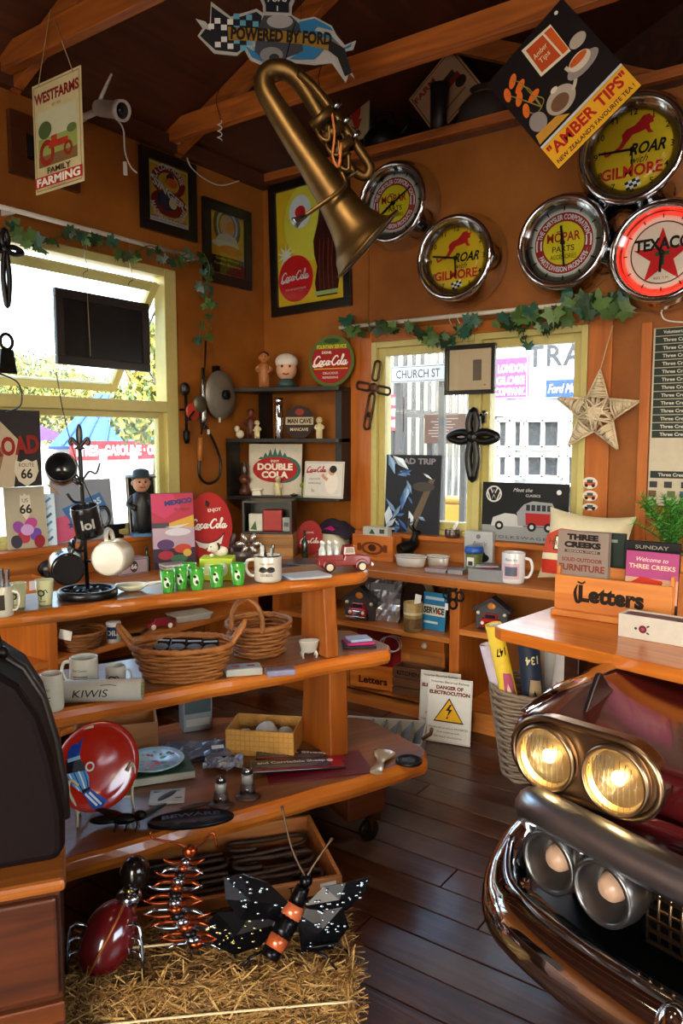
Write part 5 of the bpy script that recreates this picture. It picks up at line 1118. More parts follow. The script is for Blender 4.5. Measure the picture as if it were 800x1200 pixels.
def fountain(A, a_, b_):
    A.ring(0, 0, a_*.9, a_*.99, '#4f6a2c', 40); A.ell(0, 0, a_*.88, b_*.88, '#9c1a1c', n=40); A.poly([(a_*.99*cos(q), b_*.99*sin(q)) for q in [R(28)+R(124)*i/16 for i in range(17)]], '#4f6a2c'); A.text('FOUNTAIN SERVICE', 0, b_*.56, b_*.2, '#e0c42a', w=a_*1.3, bold=.03)
    A.ell(0, b_*.78, a_*.35, b_*.1, '#2a4a1c'); A.text('DRINK', -a_*.2, b_*.34, b_*.14, '#f0e8d8', bold=.02); A.coke(0, 0, a_*1.55, '#f4efe6', .13); A.rect(0, -b_*.3, a_*1.5, b_*.03, '#e0c42a'); A.text('DELICIOUS', 0, -b_*.47, b_*.13, '#f0e8d8'); A.text('REFRESHING', 0, -b_*.64, b_*.12, '#f0e8d8')
P = sh(387, 446, 0); P.y = min(P.y, YB-.05); m = S_(P); round_sign('round_sign', 'round green-edged cola fountain sign on the top corner shelf', P, 29*m, 30*m, '#4f6a2c', fountain, R(12), .08)
P = sh(294, 508, 1); figurine('figurine', 'small dark seated figurine on the left of the middle corner shelf', P, 36*S_(P), '#6a3420', '#54281a', '#2a140c', YAW)
for px, lab in ((281, 'tiny cream dog figurine at left end of middle corner shelf'),):
    P = sh(px, 508, 1); m = S_(P); t = thing('dog_figurine', lab, 'figurine', P, YAW); obj('body', MB().ball((0, 0, 5*m), (5*m, 4*m, 5*m), 12, 8).ball((-3*m, -2*m, 11*m), (3.5*m, 3.5*m, 4*m), 12, 8), mat('#d8cfb8', .5), t); obj('ears', MB().ball((-6*m, -2*m, 12*m), (1.2*m, 1.5*m, 2.5*m), 8, 6), mat('#4a3424', .5), t)
for px, i, py, hh, lab in ((301, 1, 507, 22, 'small cream rounded figurine beside the dog on middle corner shelf'), (374, 1, 507, 26, 'small cream rounded figurine at the right of middle corner shelf'), (325, 2, 573, 24, 'small cream rounded figurine in front of red and white cola tin')):
    P = sh(px, py, i); figurine('figurine', lab, P, hh*S_(P), '#d8cba0', '#d8cba0', '#d0c294', YAW)
P = sh(327, 508, 1); m = S_(P); t = thing('steel_flask', 'tall polished steel tube flask on the middle corner shelf', 'flask', P); obj('body', MB().lathe([(5*m, 0), (5.4*m, 1*m), (5.4*m, 38*m), (5.0*m, 39*m)], 24), M_CHROME, t); obj('cap', MB().lathe([(5.4*m, 39.2*m), (5.4*m, 46*m), (4.6*m, 47*m), (0, 47*m)], 24), M_CHROME, t)
def mancave(A, a_, b_):
    A.ell(0, 0, a_*.95, b_*.95, '#2a1a16'); A.rect(0, b_*.06, a_*1.86, b_*.46, '#b5a888'); A.text('MAN CAVE', 0, b_*.06, b_*.38, '#2a1a14', w=a_*1.6, bold=.04); A.text('MANCAVE', 0, -b_*.45, b_*.26, '#c8bca0', w=a_*1.2, bold=.02); A.ell(0, b_*.6, a_*.3, b_*.2, '#8a2a1c')
P = sh(349, 507, 1); P.y += .01; m = S_(P); round_sign('round_sign', 'round dark man cave sign on the middle corner shelf', P, 18*m, 19.5*m, '#2a1a16', mancave, R(25), .12)
def dcola(A, w, h):
    A.poly([(w*(-.32+.64*i/14), h*(.18+(.22 if i % 2 else .08)*sin(pi*i/14)+.02)) for i in range(15)], '#2a6a62'); A.ell(w*.16, 0, w*.32, h*.26, '#2a6a62'); A.ell(0, 0, w*.42, h*.25, '#a8201e'); A.text('ENJOY', 0, h*.16, h*.06, '#f0e8d8', bold=.02); A.text('DOUBLE', 0, h*.055, h*.17, '#f0e8d8', w=w*.66, bold=.05); A.text('COLA', 0, -h*.1, h*.17, '#f0e8d8', w=w*.5, bold=.05)
P = sh(315, 572, 2); P.y += .05; m = S_(P); card('tin_sign', 'square cream double cola tin sign on the lower corner shelf', 'sign', P, 66*m, 60*m, R(20), .06, '#cfc8b8', dcola)
def cokelady(A, w, h):
    A.frame(0, 0, w*.96, h*.94, .004, '#a8a49a'); A.ell(w*.2, -h*.08, w*.16, h*.3, '#e6dcd0'); A.ell(w*.2, h*.24, w*.09, h*.12, '#c99a7c'); A.ell(w*.23, h*.29, w*.09, h*.1, '#2a1e1a'); A.stroke([(w*.1, h*.0), (0, h*.08), (-w*.02, h*.16)], .02, '#c99a7c'); A.coke(-w*.18, h*.27, w*.5, '#a8201e', .14); A.text('DELICIOUS', -w*.22, h*.02, h*.07, '#6a6a6a'); A.text('REFRESHING', -w*.22, -h*.1, h*.07, '#6a6a6a'); A.text('5c', -w*.25, -h*.3, h*.12, '#7a3a34')
P = sh(381, 575, 2); P += Vector((.035, -.075, 0)); m = S_(P); card('tin_sign', 'white cola tin sign with a lady, right side of lower corner shelf', 'sign', P, 52*m, 43*m, R(10), .12, '#d4d0c8', cokelady)
P = sh(286, 574, 2); m = S_(P); t = thing('oil_lamp', 'small dark brown oil lamp at left of lower corner shelf', 'lamp', P); obj('base', MB().lathe([(7*m, 0), (7*m, 6*m), (4*m, 10*m), (4*m, 14*m)], 18), mat('#4a2416', .4), t); obj('font', MB().ball((0, 0, 18*m), (7*m, 7*m, 6*m)), mat('#5a2c1a', .3), t); obj('chimney', MB().lathe([(4*m, 23*m), (5*m, 28*m), (3*m, 38*m)], 16, cap=False), mat('#3a2c26', .2), t)
P = sh(300, 575, 2); m = S_(P); t = thing('toy_telephone', 'tiny white telephone ornament on the lower corner shelf', 'ornament', P, YAW); obj('body', MB().box((0, 0, 3*m), (11*m, 8*m, 5.5*m), taper=(.7, .7)), M_WHITE, t, bev=.002); obj('receiver', MB().tube([(-7*m, 0, 6*m), (-5*m, 0, 7.5*m), (5*m, 0, 7.5*m), (7*m, 0, 6*m)], 1.3*m, 8), M_WHITE, t)
P = sh(357, 573, 2); m = S_(P); figurine('figurine', 'small green and yellow frog-like figurine on the lower corner shelf', P, 26*m, '#5a7a2c', '#8a9a2c', '#3a5a20', YAW)
P = sh(344, 576, 2); m = S_(P); t = thing('black_pebble_dish', 'tiny black dish on the front of lower corner shelf', 'dish', P); obj('dish', MB().lathe([(3*m, 0), (5*m, 2*m), (4.4*m, 2.4*m), (0, 1*m)], 18), M_BLACK, t); obj('pebble', MB().ball((0, 0, 2.6*m), (2*m, 1.6*m, 1.4*m), 10, 6), M_STEEL, t)
# ------------------------------------------------------------------ wicker
def weave(rx0, ry0, rx1, ry1, h, rings, n, th, bulge=.0, round_=1.0):
    mb = MB()
    for i in range(rings):
        a = i/(rings-1); rx, ry = rx0+(rx1-rx0)*a+bulge*sin(pi*a), ry0+(ry1-ry0)*a+bulge*sin(pi*a); N_ = n*4; ph = i % 2
        def se(t): c_, s_ = cos(t), sin(t); return (abs(c_)**round_*(1 if c_ > 0 else -1), abs(s_)**round_*(1 if s_ > 0 else -1))
        mb.tube([((rx+th*.8*cos(pi*(k/4+ph)))*se(2*pi*k/N_)[0], (ry+th*.8*cos(pi*(k/4+ph)))*se(2*pi*k/N_)[1], th+(h-2*th)*a) for k in range(N_)], th, 5, closed=True)
    return mb
def wicker_basket(label, P, rx0, ry0, rx1, ry1, h, rz, col, rings=10, n=14, th=.006, handles=None, hoop=None, rim=True, round_=1.0, bulge=0, name='wicker_basket'):
    t = thing(name, label, 'basket', P, rz); m_ = mat(col, .55, var=.4, sc=50, bump=.2)
    obj('weave', weave(rx0, ry0, rx1, ry1, h, rings, n, th, bulge, round_), m_, t)
    obj('base', MB().lathe([(rx0, .0), (rx0, th*2), (0, th*2.2)], 28, sy=ry0/rx0), m_, t)
    if rim:
        mb = MB()
        for k in range(2): mb.tube([(rx1*1.02*cos(a), ry1*1.02*sin(a), h+th*.6*sin(a*n+k*pi)) for a in [2*pi*i/80 for i in range(80)]], th*1.15, 6, closed=True)
        obj('rim', mb, m_, t)
    for s_ in (handles or []):
        for d in (-1, 1): obj('handle', MB().tube(smooth_path([(s_*rx1*.98, -ry1*.28, h), (s_*rx1*1.2, -ry1*.2, h*1.45), (s_*rx1*1.25, 0, h*1.6), (s_*rx1*1.2, ry1*.2, h*1.45), (s_*rx1*.98, ry1*.28, h)], 5), th*1.3, 7), m_, t) if d > 0 else None
    if hoop: obj('hoop_handle', MB().tube(smooth_path([(hoop[0]*rx1, -ry1*.5, h*.9), (hoop[0]*rx1, -ry1*.5, h*1.4), (hoop[0]*rx1, -ry1*.3, h*1.8), (hoop[0]*rx1, 0, h*1.95), (hoop[0]*rx1, ry1*.3, h*1.8), (hoop[0]*rx1, ry1*.5, h*1.4), (hoop[0]*rx1, ry1*.5, h*.9)], 6), th*1.6, 8), m_, t)
    return t
M_FOIL = mat('#b9bcc4', .18, .7, var=.5, sc=18, bump=.9)
def crinkle(mb, w, d, f, seed, nx=10, ny=8, z0=.002):
    g = random.Random(seed); H_ = [[z0+g.random()*f for _ in range(nx+1)] for _ in range(ny+1)]
    return mb.grid(lambda a, b: ((a-.5)*w, (b-.5)*d, H_[int(round(b*ny))][int(round(a*nx))]), nx, ny, smooth=False)

# ------------------------------------------------------------------ hung on and near the back window
a, b = ony(522, 406, YB-.075), ony(580, 461, YB-.075)
framed('picture', 'small black framed print hung in the middle of the back window', 0, 0, b.x-a.x, a.z-b.z-.0, .022, '#8f8778', lambda A, w, h: (A.rect(0, 0, w*.98, h*.98, '#a89c84'), A.rect(w*.16, -h*.02, w*.2, h*.5, '#5a564e'), A.rect(w*.34, -h*.38, w*.05, h*.02, '#3a342c')), pos=(((a.x+b.x)/2, YB-.06, (a.z+b.z)/2), 0), cat='picture', gm=glass_mat('#ffffff', .02, refl=3.5))
iron_cross('black looped rope cross on the middle post of back window', ony(554, 512, YB-.06), .29, .38, 0)
# chain-link cross on the left architrave
P = ony(437, 457, YB-.045); t = thing('chain_cross', 'cross of rusty bicycle chain pieces on the left window architrave', 'cross', P, rot=(0, R(12), 0)); M_RUST = mat('#4a3020', .45, .7, var=.5, sc=60)
def link(mb, x, z, L_, ang, wv=.021): 
    M_ = T(x, 0, z, ry=-ang); mb.tube([M_ @ Vector(q) for q in [(-L_/2+wv*cos(a_)*.9 if abs(a_) > pi/2 else L_/2+wv*cos(a_)*.9-.0, 0, wv*sin(a_)) for a_ in [-pi+2*pi*(i+.5)/20 for i in range(20)]]], .0075, 7, closed=True)
for x, z, L_, an_ in ((0, .115, .08, pi/2), (-.075, .01, .06, 0), (.075, .01, .06, 0), (0, -.09, .1, pi/2), (0, -.19, .06, pi/2)):
    mb = MB(); link(mb, x, z, L_, an_); obj('chain_link', mb, M_RUST, t)
obj('centre_plate', MB().ball((0, -.003, .015), (.03, .014, .03)), mat('#5a3624', .4, .6), t)
# wicker star
P = ony(698, 484, YB-.075); R0 = .212; t = thing('wicker_star', 'pale woven wicker star hanging on the right window architrave', 'star', P, rot=(0, R(4), 0)); M_ST = mat('#d8c8aa', .7, var=.3)
tips = [(R0*cos(pi/2+2*pi*i/5), R0*sin(pi/2+2*pi*i/5)) for i in range(5)]; inn = [(R0*.42*cos(pi/2+2*pi*(i+.5)/5), R0*.42*sin(pi/2+2*pi*(i+.5)/5)) for i in range(5)]
mb = MB()
for i in range(5):
    for j in (i, i-1): mb.tube([(tips[i][0], 0, tips[i][1]), (inn[j][0], 0, inn[j][1])], .006, 6)
for s_ in (-1, 1):
    for i in range(5): mb.tube([(inn[i][0], s_*.02, inn[i][1]), (inn[(i+2) % 5][0], s_*.03, inn[(i+2) % 5][1])], .005, 5)
obj('star_frame', mb, M_ST, t); g = random.Random(5)
mb = MB()
for i in range(5):
    for k in range(19):
        f_ = .04+k*.05+g.uniform(-.015, .015); a_ = [tips[i][c_]+(inn[i][c_]-tips[i][c_])*min(1, f_) for c_ in (0, 1)]; b_ = [tips[i][c_]+(inn[i-1][c_]-tips[i][c_])*min(1, f_+g.uniform(-.05, .05)) for c_ in (0, 1)]; th = .012+.02*f_
        mb.tube([(a_[0], 0, a_[1]), ((a_[0]+b_[0])/2, -th, (a_[1]+b_[1])/2), (b_[0], 0, b_[1])], .0042, 5); mb.tube([(a_[0], 0, a_[1]), ((a_[0]+b_[0])/2, th, (a_[1]+b_[1])/2+.01), (b_[0], 0, b_[1])], .0042, 5)
for k in range(26):
    q = g.uniform(0, 2*pi); l = R0*g.uniform(.3, .45); q2 = q+g.uniform(2, 4); mb.tube([(l*cos(q), -.01, l*sin(q)), (0, -.035, g.uniform(-.03, .03)), (l*cos(q2), -.01, l*sin(q2))], .004, 5)
obj('winding', mb, M_ST, t); obj('string', MB().tube([(0, 0, R0), (.03, .03, R0+.22)], .003, 5), mat('#c9b48c', .8), t)
for i, (py, dr) in enumerate(((566, '#c05a2a'), (581, '#c0743a'), (594, '#5a5a5a'))):
    P = ony(691, py, YB-.0235); m = mpp(P); t = thing('vehicle_sticker', ('orange and grey truck sticker, topmost on the right window architrave', 'orange car sticker, middle one on the right window architrave', 'low grey car sticker, lowest on the right window architrave')[i], 'sticker', P); k = (1, .9, .6)[i]
    obj('backing', MB().prism([(9*m*cos(a_), 7*m*k*sin(a_)) for a_ in [2*pi*j/18 for j in range(18)]], -.001, 0), mat('#d8d4cc', .5), t); A = Art(); A.rect(0, -1*m, 13*m, 4*m*k, dr); A.rect(0, 2*m*k, 7*m, 4*m*k, '#4a4a4c'); A.ell(-4*m, -3*m*k, 2*m, 2*m, '#1c1c1c'); A.ell(4*m, -3*m*k, 2*m, 2*m, '#1c1c1c'); A.build(t, 'print', (0, -.001, 0))
# name list board at the right
P0 = ony(766, 385, YB-.02); P1 = ony(766, 592, YB-.02); w = .30; h = P0.z-P1.z
t = thing('name_board', 'white notice board with a column of dark green name strips', 'notice board', (P0.x+w/2, YB-.003, (P0.z+P1.z)/2)); obj('board', MB().box((0, -.008, 0), (w, .014, h)), mat('#c9bfa8', .5), t)
stp = MB().box((0, 0, 0), (w*.94, .004, .034)).mesh('name_strip', mat('#12261c', .35))
for i in range(15):
    z = h/2-.02-i*.0375 if i < 14 else h/2-.02-18.2*.0375
    o = obj('name_strip', stp, None, t, (0, -.017, z)); A = Art(.4); A.text('Three Creeks' if i else 'Volunteers Board', -w*.12, 0, .022, '#d8d8cc', w=w*.46, bold=.02); A.ell(w*.3, 0, .012, .012, '#b8321e', n=14); A.ell(w*.4, 0, .006, .006, '#d8d8cc', n=10); A.build(o, 'lettering', (0, -.002, 0))
sw_ = obj('switch_plate', MB().box((w*.36, -.02, -h*.26), (.075, .01, .115)), mat('#c9a866', .35, .5), t, bev=.003)
for i in range(4): obj('switch', MB().ball((w*.36-.015+.03*(i % 2), -.027, -h*.26+.02-.04*(i//2)), .008, 10, 6), mat('#8a6a34', .3, .7), sw_)
g = random.Random(3)
for i in range(9): obj('photo_magnet', MB().box((-w*.4+.07*(i % 3)+g.uniform(-.01, .01), -.018, -h*.38-.045*(i//3)), (.035, .005, .03)), mat(g.choice(['#6a4a2a', '#3a5a6a', '#8a3a2a', '#5a6a3a', '#2a2a34']), .4), t)

# ------------------------------------------------------------------ signs on the back window sill
SZ = BZ0+.0005
def sill(px, py): P = onz(px, py, SZ); P.z = SZ; return P
def roadtrip(A, w, h):
    A.rect(0, 0, w*.97, h*.97, '#26262c'); A.text('ROAD TRIP', 0, h*.42, h*.1, '#8c8890', w=w*.8, bold=.04); A.poly([(-w*.1, -h*.5), (w*.05, -h*.5), (w*.4, h*.2), (w*.3, h*.2)], '#6a5a44'); A.ell(w*.2, h*.1, w*.2, h*.06, '#4a443e')
P = ony(481, 622, YB-.06); m = mpp(P); P.z = SZ; t = card('road_trip_sign', 'plastic-wrapped dark road trip tin sign leaning in back window', 'sign', P, 74*m, 92*m, 0, .06, '#3a3a40', roadtrip, .005)
mb = MB(); g = random.Random(11)
for i in range(22):
    x, z = g.uniform(-.42, .3), g.uniform(.04, .9); L_ = g.uniform(.04, .14); q = g.uniform(0, 3); c_ = Vector((x*74*m, -.008, z*92*m)); d = Vector((cos(q), 0, sin(q)))*L_*.5; n_ = Vector((-sin(q), 0, cos(q)))*L_*g.uniform(.08, .25)
    mb.slot = i % 3; mb.add([c_-d, c_+n_*.6+Vector((0, -.01, 0)), c_+d, c_-n_], [(0, 1, 2, 3)])
tag(obj('plastic_crease', mb, [mat('#7fa3cf', .15, .3), mat('#c9d9ea', .12, .2), mat('#4a74b0', .15, .3)], t), kind='stuff')
def vw(A, w, h):
    A.rect(0, 0, w*.98, h*.97, '#16171a'); A.rect(0, -h*.36, w*.98, h*.26, '#8c8f90'); r_ = h*.14; cx, cz = -w*.36, h*.3; A.ring(cx, cz, r_*.82, r_, '#d0d0cc', 28); A.stroke([(cx-r_*.45, cz+r_*.75), (cx-r_*.15, cz+r_*.1), (cx, cz+r_*.5), (cx+r_*.15, cz+r_*.1), (cx+r_*.45, cz+r_*.75)], r_*.16, '#d0d0cc', 1); A.stroke([(cx-r_*.8, cz+r_*.3), (cx-r_*.35, cz-r_*.8), (cx, cz-r_*.1), (cx+r_*.35, cz-r_*.8), (cx+r_*.8, cz+r_*.3)], r_*.16, '#d0d0cc', 1)
    A.text('Meet the', -w*.02, h*.38, h*.09, '#d0d0cc', shear=.4); A.text('CLASSICS', w*.1, h*.29, h*.06, '#d0d0cc'); A.ell(w*.39, h*.36, h*.04, h*.04, '#d8d8d4')
    A.poly([(w*x, h*z) for x, z in ((-.38, -.24), (-.36, -.1), (-.22, -.02), (-.1, -.03), (-.02, -.12), (0, -.24))], '#b9bab8'); A.poly([(w*x, h*z) for x, z in ((-.06, -.22), (-.08, .0), (.0, .14), (.1, .2), (.32, .18), (.38, .0), (.36, -.22))], '#8e9296'); A.poly([(w*x, h*z) for x, z in ((.03, -.2), (.02, 0), (.36, .0), (.35, -.2))], '#a82420')
    for i in range(5): A.rect(w*(.05+.06*i), h*.09, w*.045, h*.1, '#2a2e34')
    for x in (-.28, .1, .29): A.ell(w*x, -h*.23, h*.075, h*.075, '#151515'); A.ell(w*x, -h*.23, h*.035, h*.035, '#c0c0bc')
    A.text('VOLKSWAGEN', 0, -h*.42, h*.07, '#3a3c40', w=w*.7, sp=1.3)
P = ony(612, 634, YB-.06); m = mpp(P); P.z = SZ; card('van_sign', 'black tin sign with classic vans leaning in back window', 'sign', P, 104*m, 70*m, R(3), .06, '#16171a', vw, .005)
P = sill(547, 626); P.y = YB-.085; m = mpp(P); t = thing('feather_jar', 'squat brown glass jar with a white feather on the sill', 'jar', P); obj('jar', MB().lathe([(8*m, 0), (9*m, 2*m), (9*m, 8*m), (8*m, 9*m), (8.6*m, 10*m)], 20), mat('#4a342c', .2, coat=.3), t); obj('feather', MB().ball((0, 0, 0), (2.2*m, .6*m, 7*m), 10, 6, T(4*m, 0, 14*m, ry=.6)), M_WHITE, t)

# ------------------------------------------------------------------ goods on the back worktop
def wt(px, py): P = onz(px, py, ZW); P.z = ZW+.0005; P.y = min(max(P.y, YF+.02), YB-.13); return P
P = wt(438, 656); P.y += .03; m = mpp(P); wb = open_box('stamped_box', 'orange timber box with a dark stamped emblem left of window', 'box', P, 56*m, .10, 29*m, 0, M_STANDX, .008, lambda A, w, h: (A.ell(0, -h*.02, w*.28, h*.26, '#6a3512'), A.ell(0, -h*.02, w*.2, h*.18, '#b0601f'), A.ell(0, 0, w*.1, h*.14, '#4a220c'), A.rect(-w*.32, 0, w*.1, h*.3, '#6a3512'), A.rect(w*.32, 0, w*.1, h*.3, '#6a3512'), A.text('VINTAGE', 0, -h*.32, h*.12, '#4a220c')))
P2 = P+Vector((0, .005, .009)); box_thing('tea_packet', 'grey and white packet with a green tree in the stamped box', 'packet', P2, 34*m, .05, 36*m, 0, '#b9b9b0', lambda A, w, h: (A.poly([(-w*.25, h*.28), (-w*.12, h*.46), (0, h*.28)], '#2f5a3a'), A.rect(w*.28, h*.38, w*.2, h*.14, '#4a4a4a')))
P = wt(393, 648); m = mpp(P); t = thing('fabric_pot', 'white pot stuffed with dark purple fabric near the corner', 'pot', P); obj('pot', MB().lathe([(13*m, 0), (16*m, 3*m), (18*m, 24*m), (16.5*m, 24*m), (15*m, 5*m), (0, 3*m)], 26), mat('#cfc8b4', .35), t); mb = MB(); mb.grid(lambda a_, b_: ((a_-.5)*56*m, (b_-.5)*36*m, 26*m+16*m*(1-(2*a_-1)**2)*(1-(2*b_-1)**2)**.5*(.7+.5*mnoise.noise(Vector((a_*4, b_*4, 1))))-6*m*(2*a_-1)**2), 16, 12); f_ = obj('fabric', mb, mat('#241a2c', .85, var=.3), t, solid=.008); A = Art(); A.poly([(-4*m, 30*m), (6*m, 34*m), (12*m, 30*m), (4*m, 26*m)], '#b01e78'); A.build(f_, 'print', (0, -17*m, 0))
P = wt(363, 650); m = mpp(P); round_sign('round_sign', 'small round red cola sign behind little bottles near corner', P, 15*m, 20*m, '#8c1a1a', lambda A, a_, b_: (A.ell(0, 0, a_*.96, b_*.96, '#9c1c1c'), A.coke(0, -b_*.2, a_*1.5, '#efe6da', .14), A.text('DRINK', 0, b_*.3, b_*.16, '#efe6da')), YAW, .08)
P = wt(357, 654); m = mpp(P); bottle('small dark bottle standing before the round red cola sign', P, 4*m, 32*m, '#1e2a1c')
P = wt(315, 652); m = mpp(P); cr = open_box('slatted_crate', 'pale slatted timber crate on the worktop in the corner', 'crate', P, 60*m, .22, 28*m, R(30), wood('#8a5a2a', '#b5834a', 'X', .6), .012)
for i in range(2): obj('slat', MB().box((0, -.113, (7+i*13)*m), (61*m, .006, 10*m)), wood('#8a5a2a', '#b5834a', 'X', .6), cr, bev=.002)
Pb = P+Vector((0, 0, 28*m+.001)); t = thing('black_display_box', 'black open-fronted display box stacked on the corner crate', 'box', Pb, R(30)); bw_, bh_ = 57*m, 38*m
for nm, c_, s_ in (('top_panel', (0, 0, bh_-.006), (bw_, .2, .012)), ('bottom_panel', (0, 0, .006), (bw_, .2, .012)), ('side_panel', (-bw_/2+.006, 0, bh_/2), (.012, .2, bh_-.025)), ('side_panel', (bw_/2-.006, 0, bh_/2), (.012, .2, bh_-.025)), ('back_panel', (0, .094, bh_/2), (bw_-.025, .012, bh_-.025))): obj(nm, MB().box(c_, s_), M_CS, t)
Q = lambda x, y: Vector((Pb.x+x*cos(R(30))-y*sin(R(30)), Pb.y+x*sin(R(30))+y*cos(R(30)), Pb.z+.0125))
box_thing('red_packet', 'red packet in the black display box', 'packet', Q(4*m, .0), 22*m, .06, 24*m, R(30), '#a81e1a'); box_thing('green_packet', 'white and green packet in the black display box', 'packet', Q(-15*m, -.03), 16*m, .05, 20*m, R(30), '#d0d0c4', lambda A, w, h: A.poly([(-w*.4, -h*.4), (0, h*.1), (w*.1, -h*.45)], '#3f6a34')); box_thing('grey_tin', 'small grey tin in the black display box', 'tin', Q(21*m, -.04), 9*m, .04, 16*m, R(30), '#9a9a94', lambda A, w, h: A.rect(0, 0, w*.6, h*.3, '#5a5a58'))
# antelope
P = wt(499, 653); P.y -= .06; m = mpp(P); t = thing('antelope_figurine', 'black horned antelope figurine on worktop below the window', 'figurine', P, R(60)); mb = MB(); mb.tube(smooth_path([(-9*m, 0, 15*m), (0, 0, 17*m), (8*m, 0, 20*m), (11*m, 0, 28*m), (12*m, 0, 33*m)], 4), interp([7*m, 8*m, 7*m, 4*m, 3.4*m], 4), 12); mb.ball((14*m, 0, 34*m), (5.5*m, 3*m, 3.2*m))
for x in (-7, 6):
    for y in (-3, 3): mb.tube([(x*m, y*m, 15*m), ((x-.5)*m, y*m, 7*m), (x*m, y*m, 0)], [2.6*m, 1.6*m, 1.5*m], 7)
obj('body', mb, M_IRON, t)
for y in (-1, 1): obj('horn', MB().tube(smooth_path([(11*m, y*2*m, 36*m), (6*m, y*5*m, 43*m), (8*m, y*7*m, 51*m)], 4), [1.2*m]*8+[.5*m], 7), M_BLACK, t)
for px, wd, lab in ((481, 38, 'larger of two white loaf dishes on the worktop'), (513, 27, 'smaller white loaf dish beside the larger one')):
    P = wt(px, 664); m = mpp(P); t = thing('loaf_dish', lab, 'dish', P, R(8)); rr_ = wd/2*m; obj('dish', MB().lathe([(rr_*.8, 0), (rr_*.9, 2*m), (rr_, 12*m), (rr_*.94, 12.5*m), (rr_*.84, 3*m), (0, 2*m)], 28, sy=.55), mat('#bdbab2', .25, coat=.3), t); obj('rim', MB().tube([(rr_*1.0*cos(a_), rr_*.55*sin(a_), 12.3*m) for a_ in [2*pi*i/28 for i in range(28)]], 1.2*m, 6, closed=True), mat('#bdbab2', .25, coat=.3), t)
for px, py, w_, c_, lab in ((513, 670, 26, '#8a3a3c', 'reddish boxed disc lying flat on the worktop'), (536, 672, 18, '#7a7c84', 'grey boxed disc lying flat beside the blue-lidded cup')):
    P = wt(px, py); m = mpp(P); t = box_thing('disc_case', lab, 'case', P, w_*m, .09, 5*m, R(8), '#8c8c90'); obj('cover', MB().box((0, 0, 5*m+.001), (w_*m*.95, .085, .002)), mat(c_, .3), t)
P = wt(555, 671); m = mpp(P); t = thing('travel_cup', 'printed travel cup with blue lid on the back worktop', 'cup', P); obj('cup', MB().lathe([(8*m, 0), (8.6*m, 1*m), (10*m, 24*m)], 24), mat('#5c6a34', .4, var=.6, sc=70), t); obj('lid', MB().lathe([(11*m, 23.5*m), (11.3*m, 26*m), (10.6*m, 31*m), (9*m, 31.5*m), (0, 31*m)], 24), mat('#1f4fa0', .3), t); A = Art(); A.rect(0, 14*m, 9*m, 10*m, '#d8d4c4'); A.rect(0, 12*m, 6*m, 5*m, '#26304a'); A.build(t, 'print', (0, -9.6*m, 0))
P = wt(583, 659); m = mpp(P); box_thing('car_tin', 'silver tin with a small dark beetle car standing upright', 'tin', P, 34*m, .05, 44*m, R(8), '#a5a7a8', lambda A, w, h: (A.text('Beetle', w*.05, h*.18, h*.15, '#55575a', shear=.4), A.ell(w*.05, -h*.2, w*.34, h*.13, '#1c1a20'), A.ell(w*.05, -h*.1, w*.2, h*.1, '#1c1a20'), A.ell(0, h*.36, h*.06, h*.06, '#6a6c70')), r=.3)
P = wt(580, 677); P.y = YF+.05; m = mpp(P); t = box_thing('grey_tin_box', 'flat grey tin with loose cards on the worktop edge', 'tin', P, 42*m, .1, 14*m, R(10), '#7a7c80', None, r=.3)
for i, c_ in enumerate(('#a02a6a', '#d8d4cc', '#5a3a4a')): obj('loose_card', MB().box((-4*m+i*3*m, .0, 14.5*m+i*2.4*m), (26*m, .06, .002)), mat(c_, .4), t, rot=(0, R(-6+i*5), R(14*i)))
P = wt(611, 679); P.y = YF+.06; m = mpp(P); mug('white printed car mug on the worktop beside cushion', P, 13.5*m, 36*m, '#d4d4d8', R(10), lambda A, r, h: (A.rect(0, h*.42, r*1.5, h*.5, '#c9a8b4'), A.rect(0, h*.42, r*1.1, h*.3, '#5a5e70'), A.text('Beetles', 0, h*.8, h*.14, '#4a4a52', shear=.3)))
# cushion
P = ony(678, 682, YF+.14); m = mpp(P); P.z = ZW+.010
cw, chh = 104*m, 88*m; t = thing('camper_cushion', 'cream cushion printed with a red camper van on worktop', 'cushion', P, rot=(-.25, R(3), R(-4)))
mb = MB()
def cush(a, b, s_): 
    u, v = 2*a-1, 2*b-1; pin = 1-.10*(1-abs(u)**2)*abs(v)**3-.0; e = ((1-u**4)*(1-v**4)); 
    return (u*cw/2*(1-.10*(1-v*v)), s_*.075*max(0, e)**.55+.0, chh/2+v*chh/2*(1-.14*(1-u*u)))
mb.grid(lambda a, b: cush(a, b, -1), 20, 20); mb.grid(lambda a, b: cush(1-a, b, 1), 20, 20); obj('cover', mb, mat('#d8cba8', .8, var=.1), t)
A = Art(.8); A.poly([(-cw*.44, -chh*.15), (-cw*.42, chh*.1), (-cw*.25, chh*.2), (cw*.25, chh*.2), (cw*.42, chh*.08), (cw*.42, -chh*.12)], '#c04a34'); A.poly([(-cw*.44, -chh*.15), (cw*.42, -chh*.12), (cw*.42, -chh*.2), (-cw*.44, -chh*.24)], '#d8cba8'); A.poly([(-cw*.44, -chh*.24), (cw*.42, -chh*.2), (cw*.4, -chh*.4), (-cw*.42, -chh*.42)], '#b8301e'); A.rect(-cw*.2, chh*.0, cw*.2, chh*.2, '#e4dcc0'); A.frame(-cw*.2, chh*.0, cw*.2, chh*.2, .006, '#3a342c'); A.ring(-cw*.1, -chh*.38, cw*.05, cw*.1, '#1c1c1c', 20); A.text('Happy', -cw*.24, chh*.0, chh*.12, '#4a443a')
A.fine(.03)
for v in A.mb.v:
    u_, w_ = v.x/(cw/2), v.z/(chh/2); v.y += -.075*max(0, (1-u_**4)*(1-w_**4))**.55-.002
A.build(t, 'print', (0, 0, chh/2))

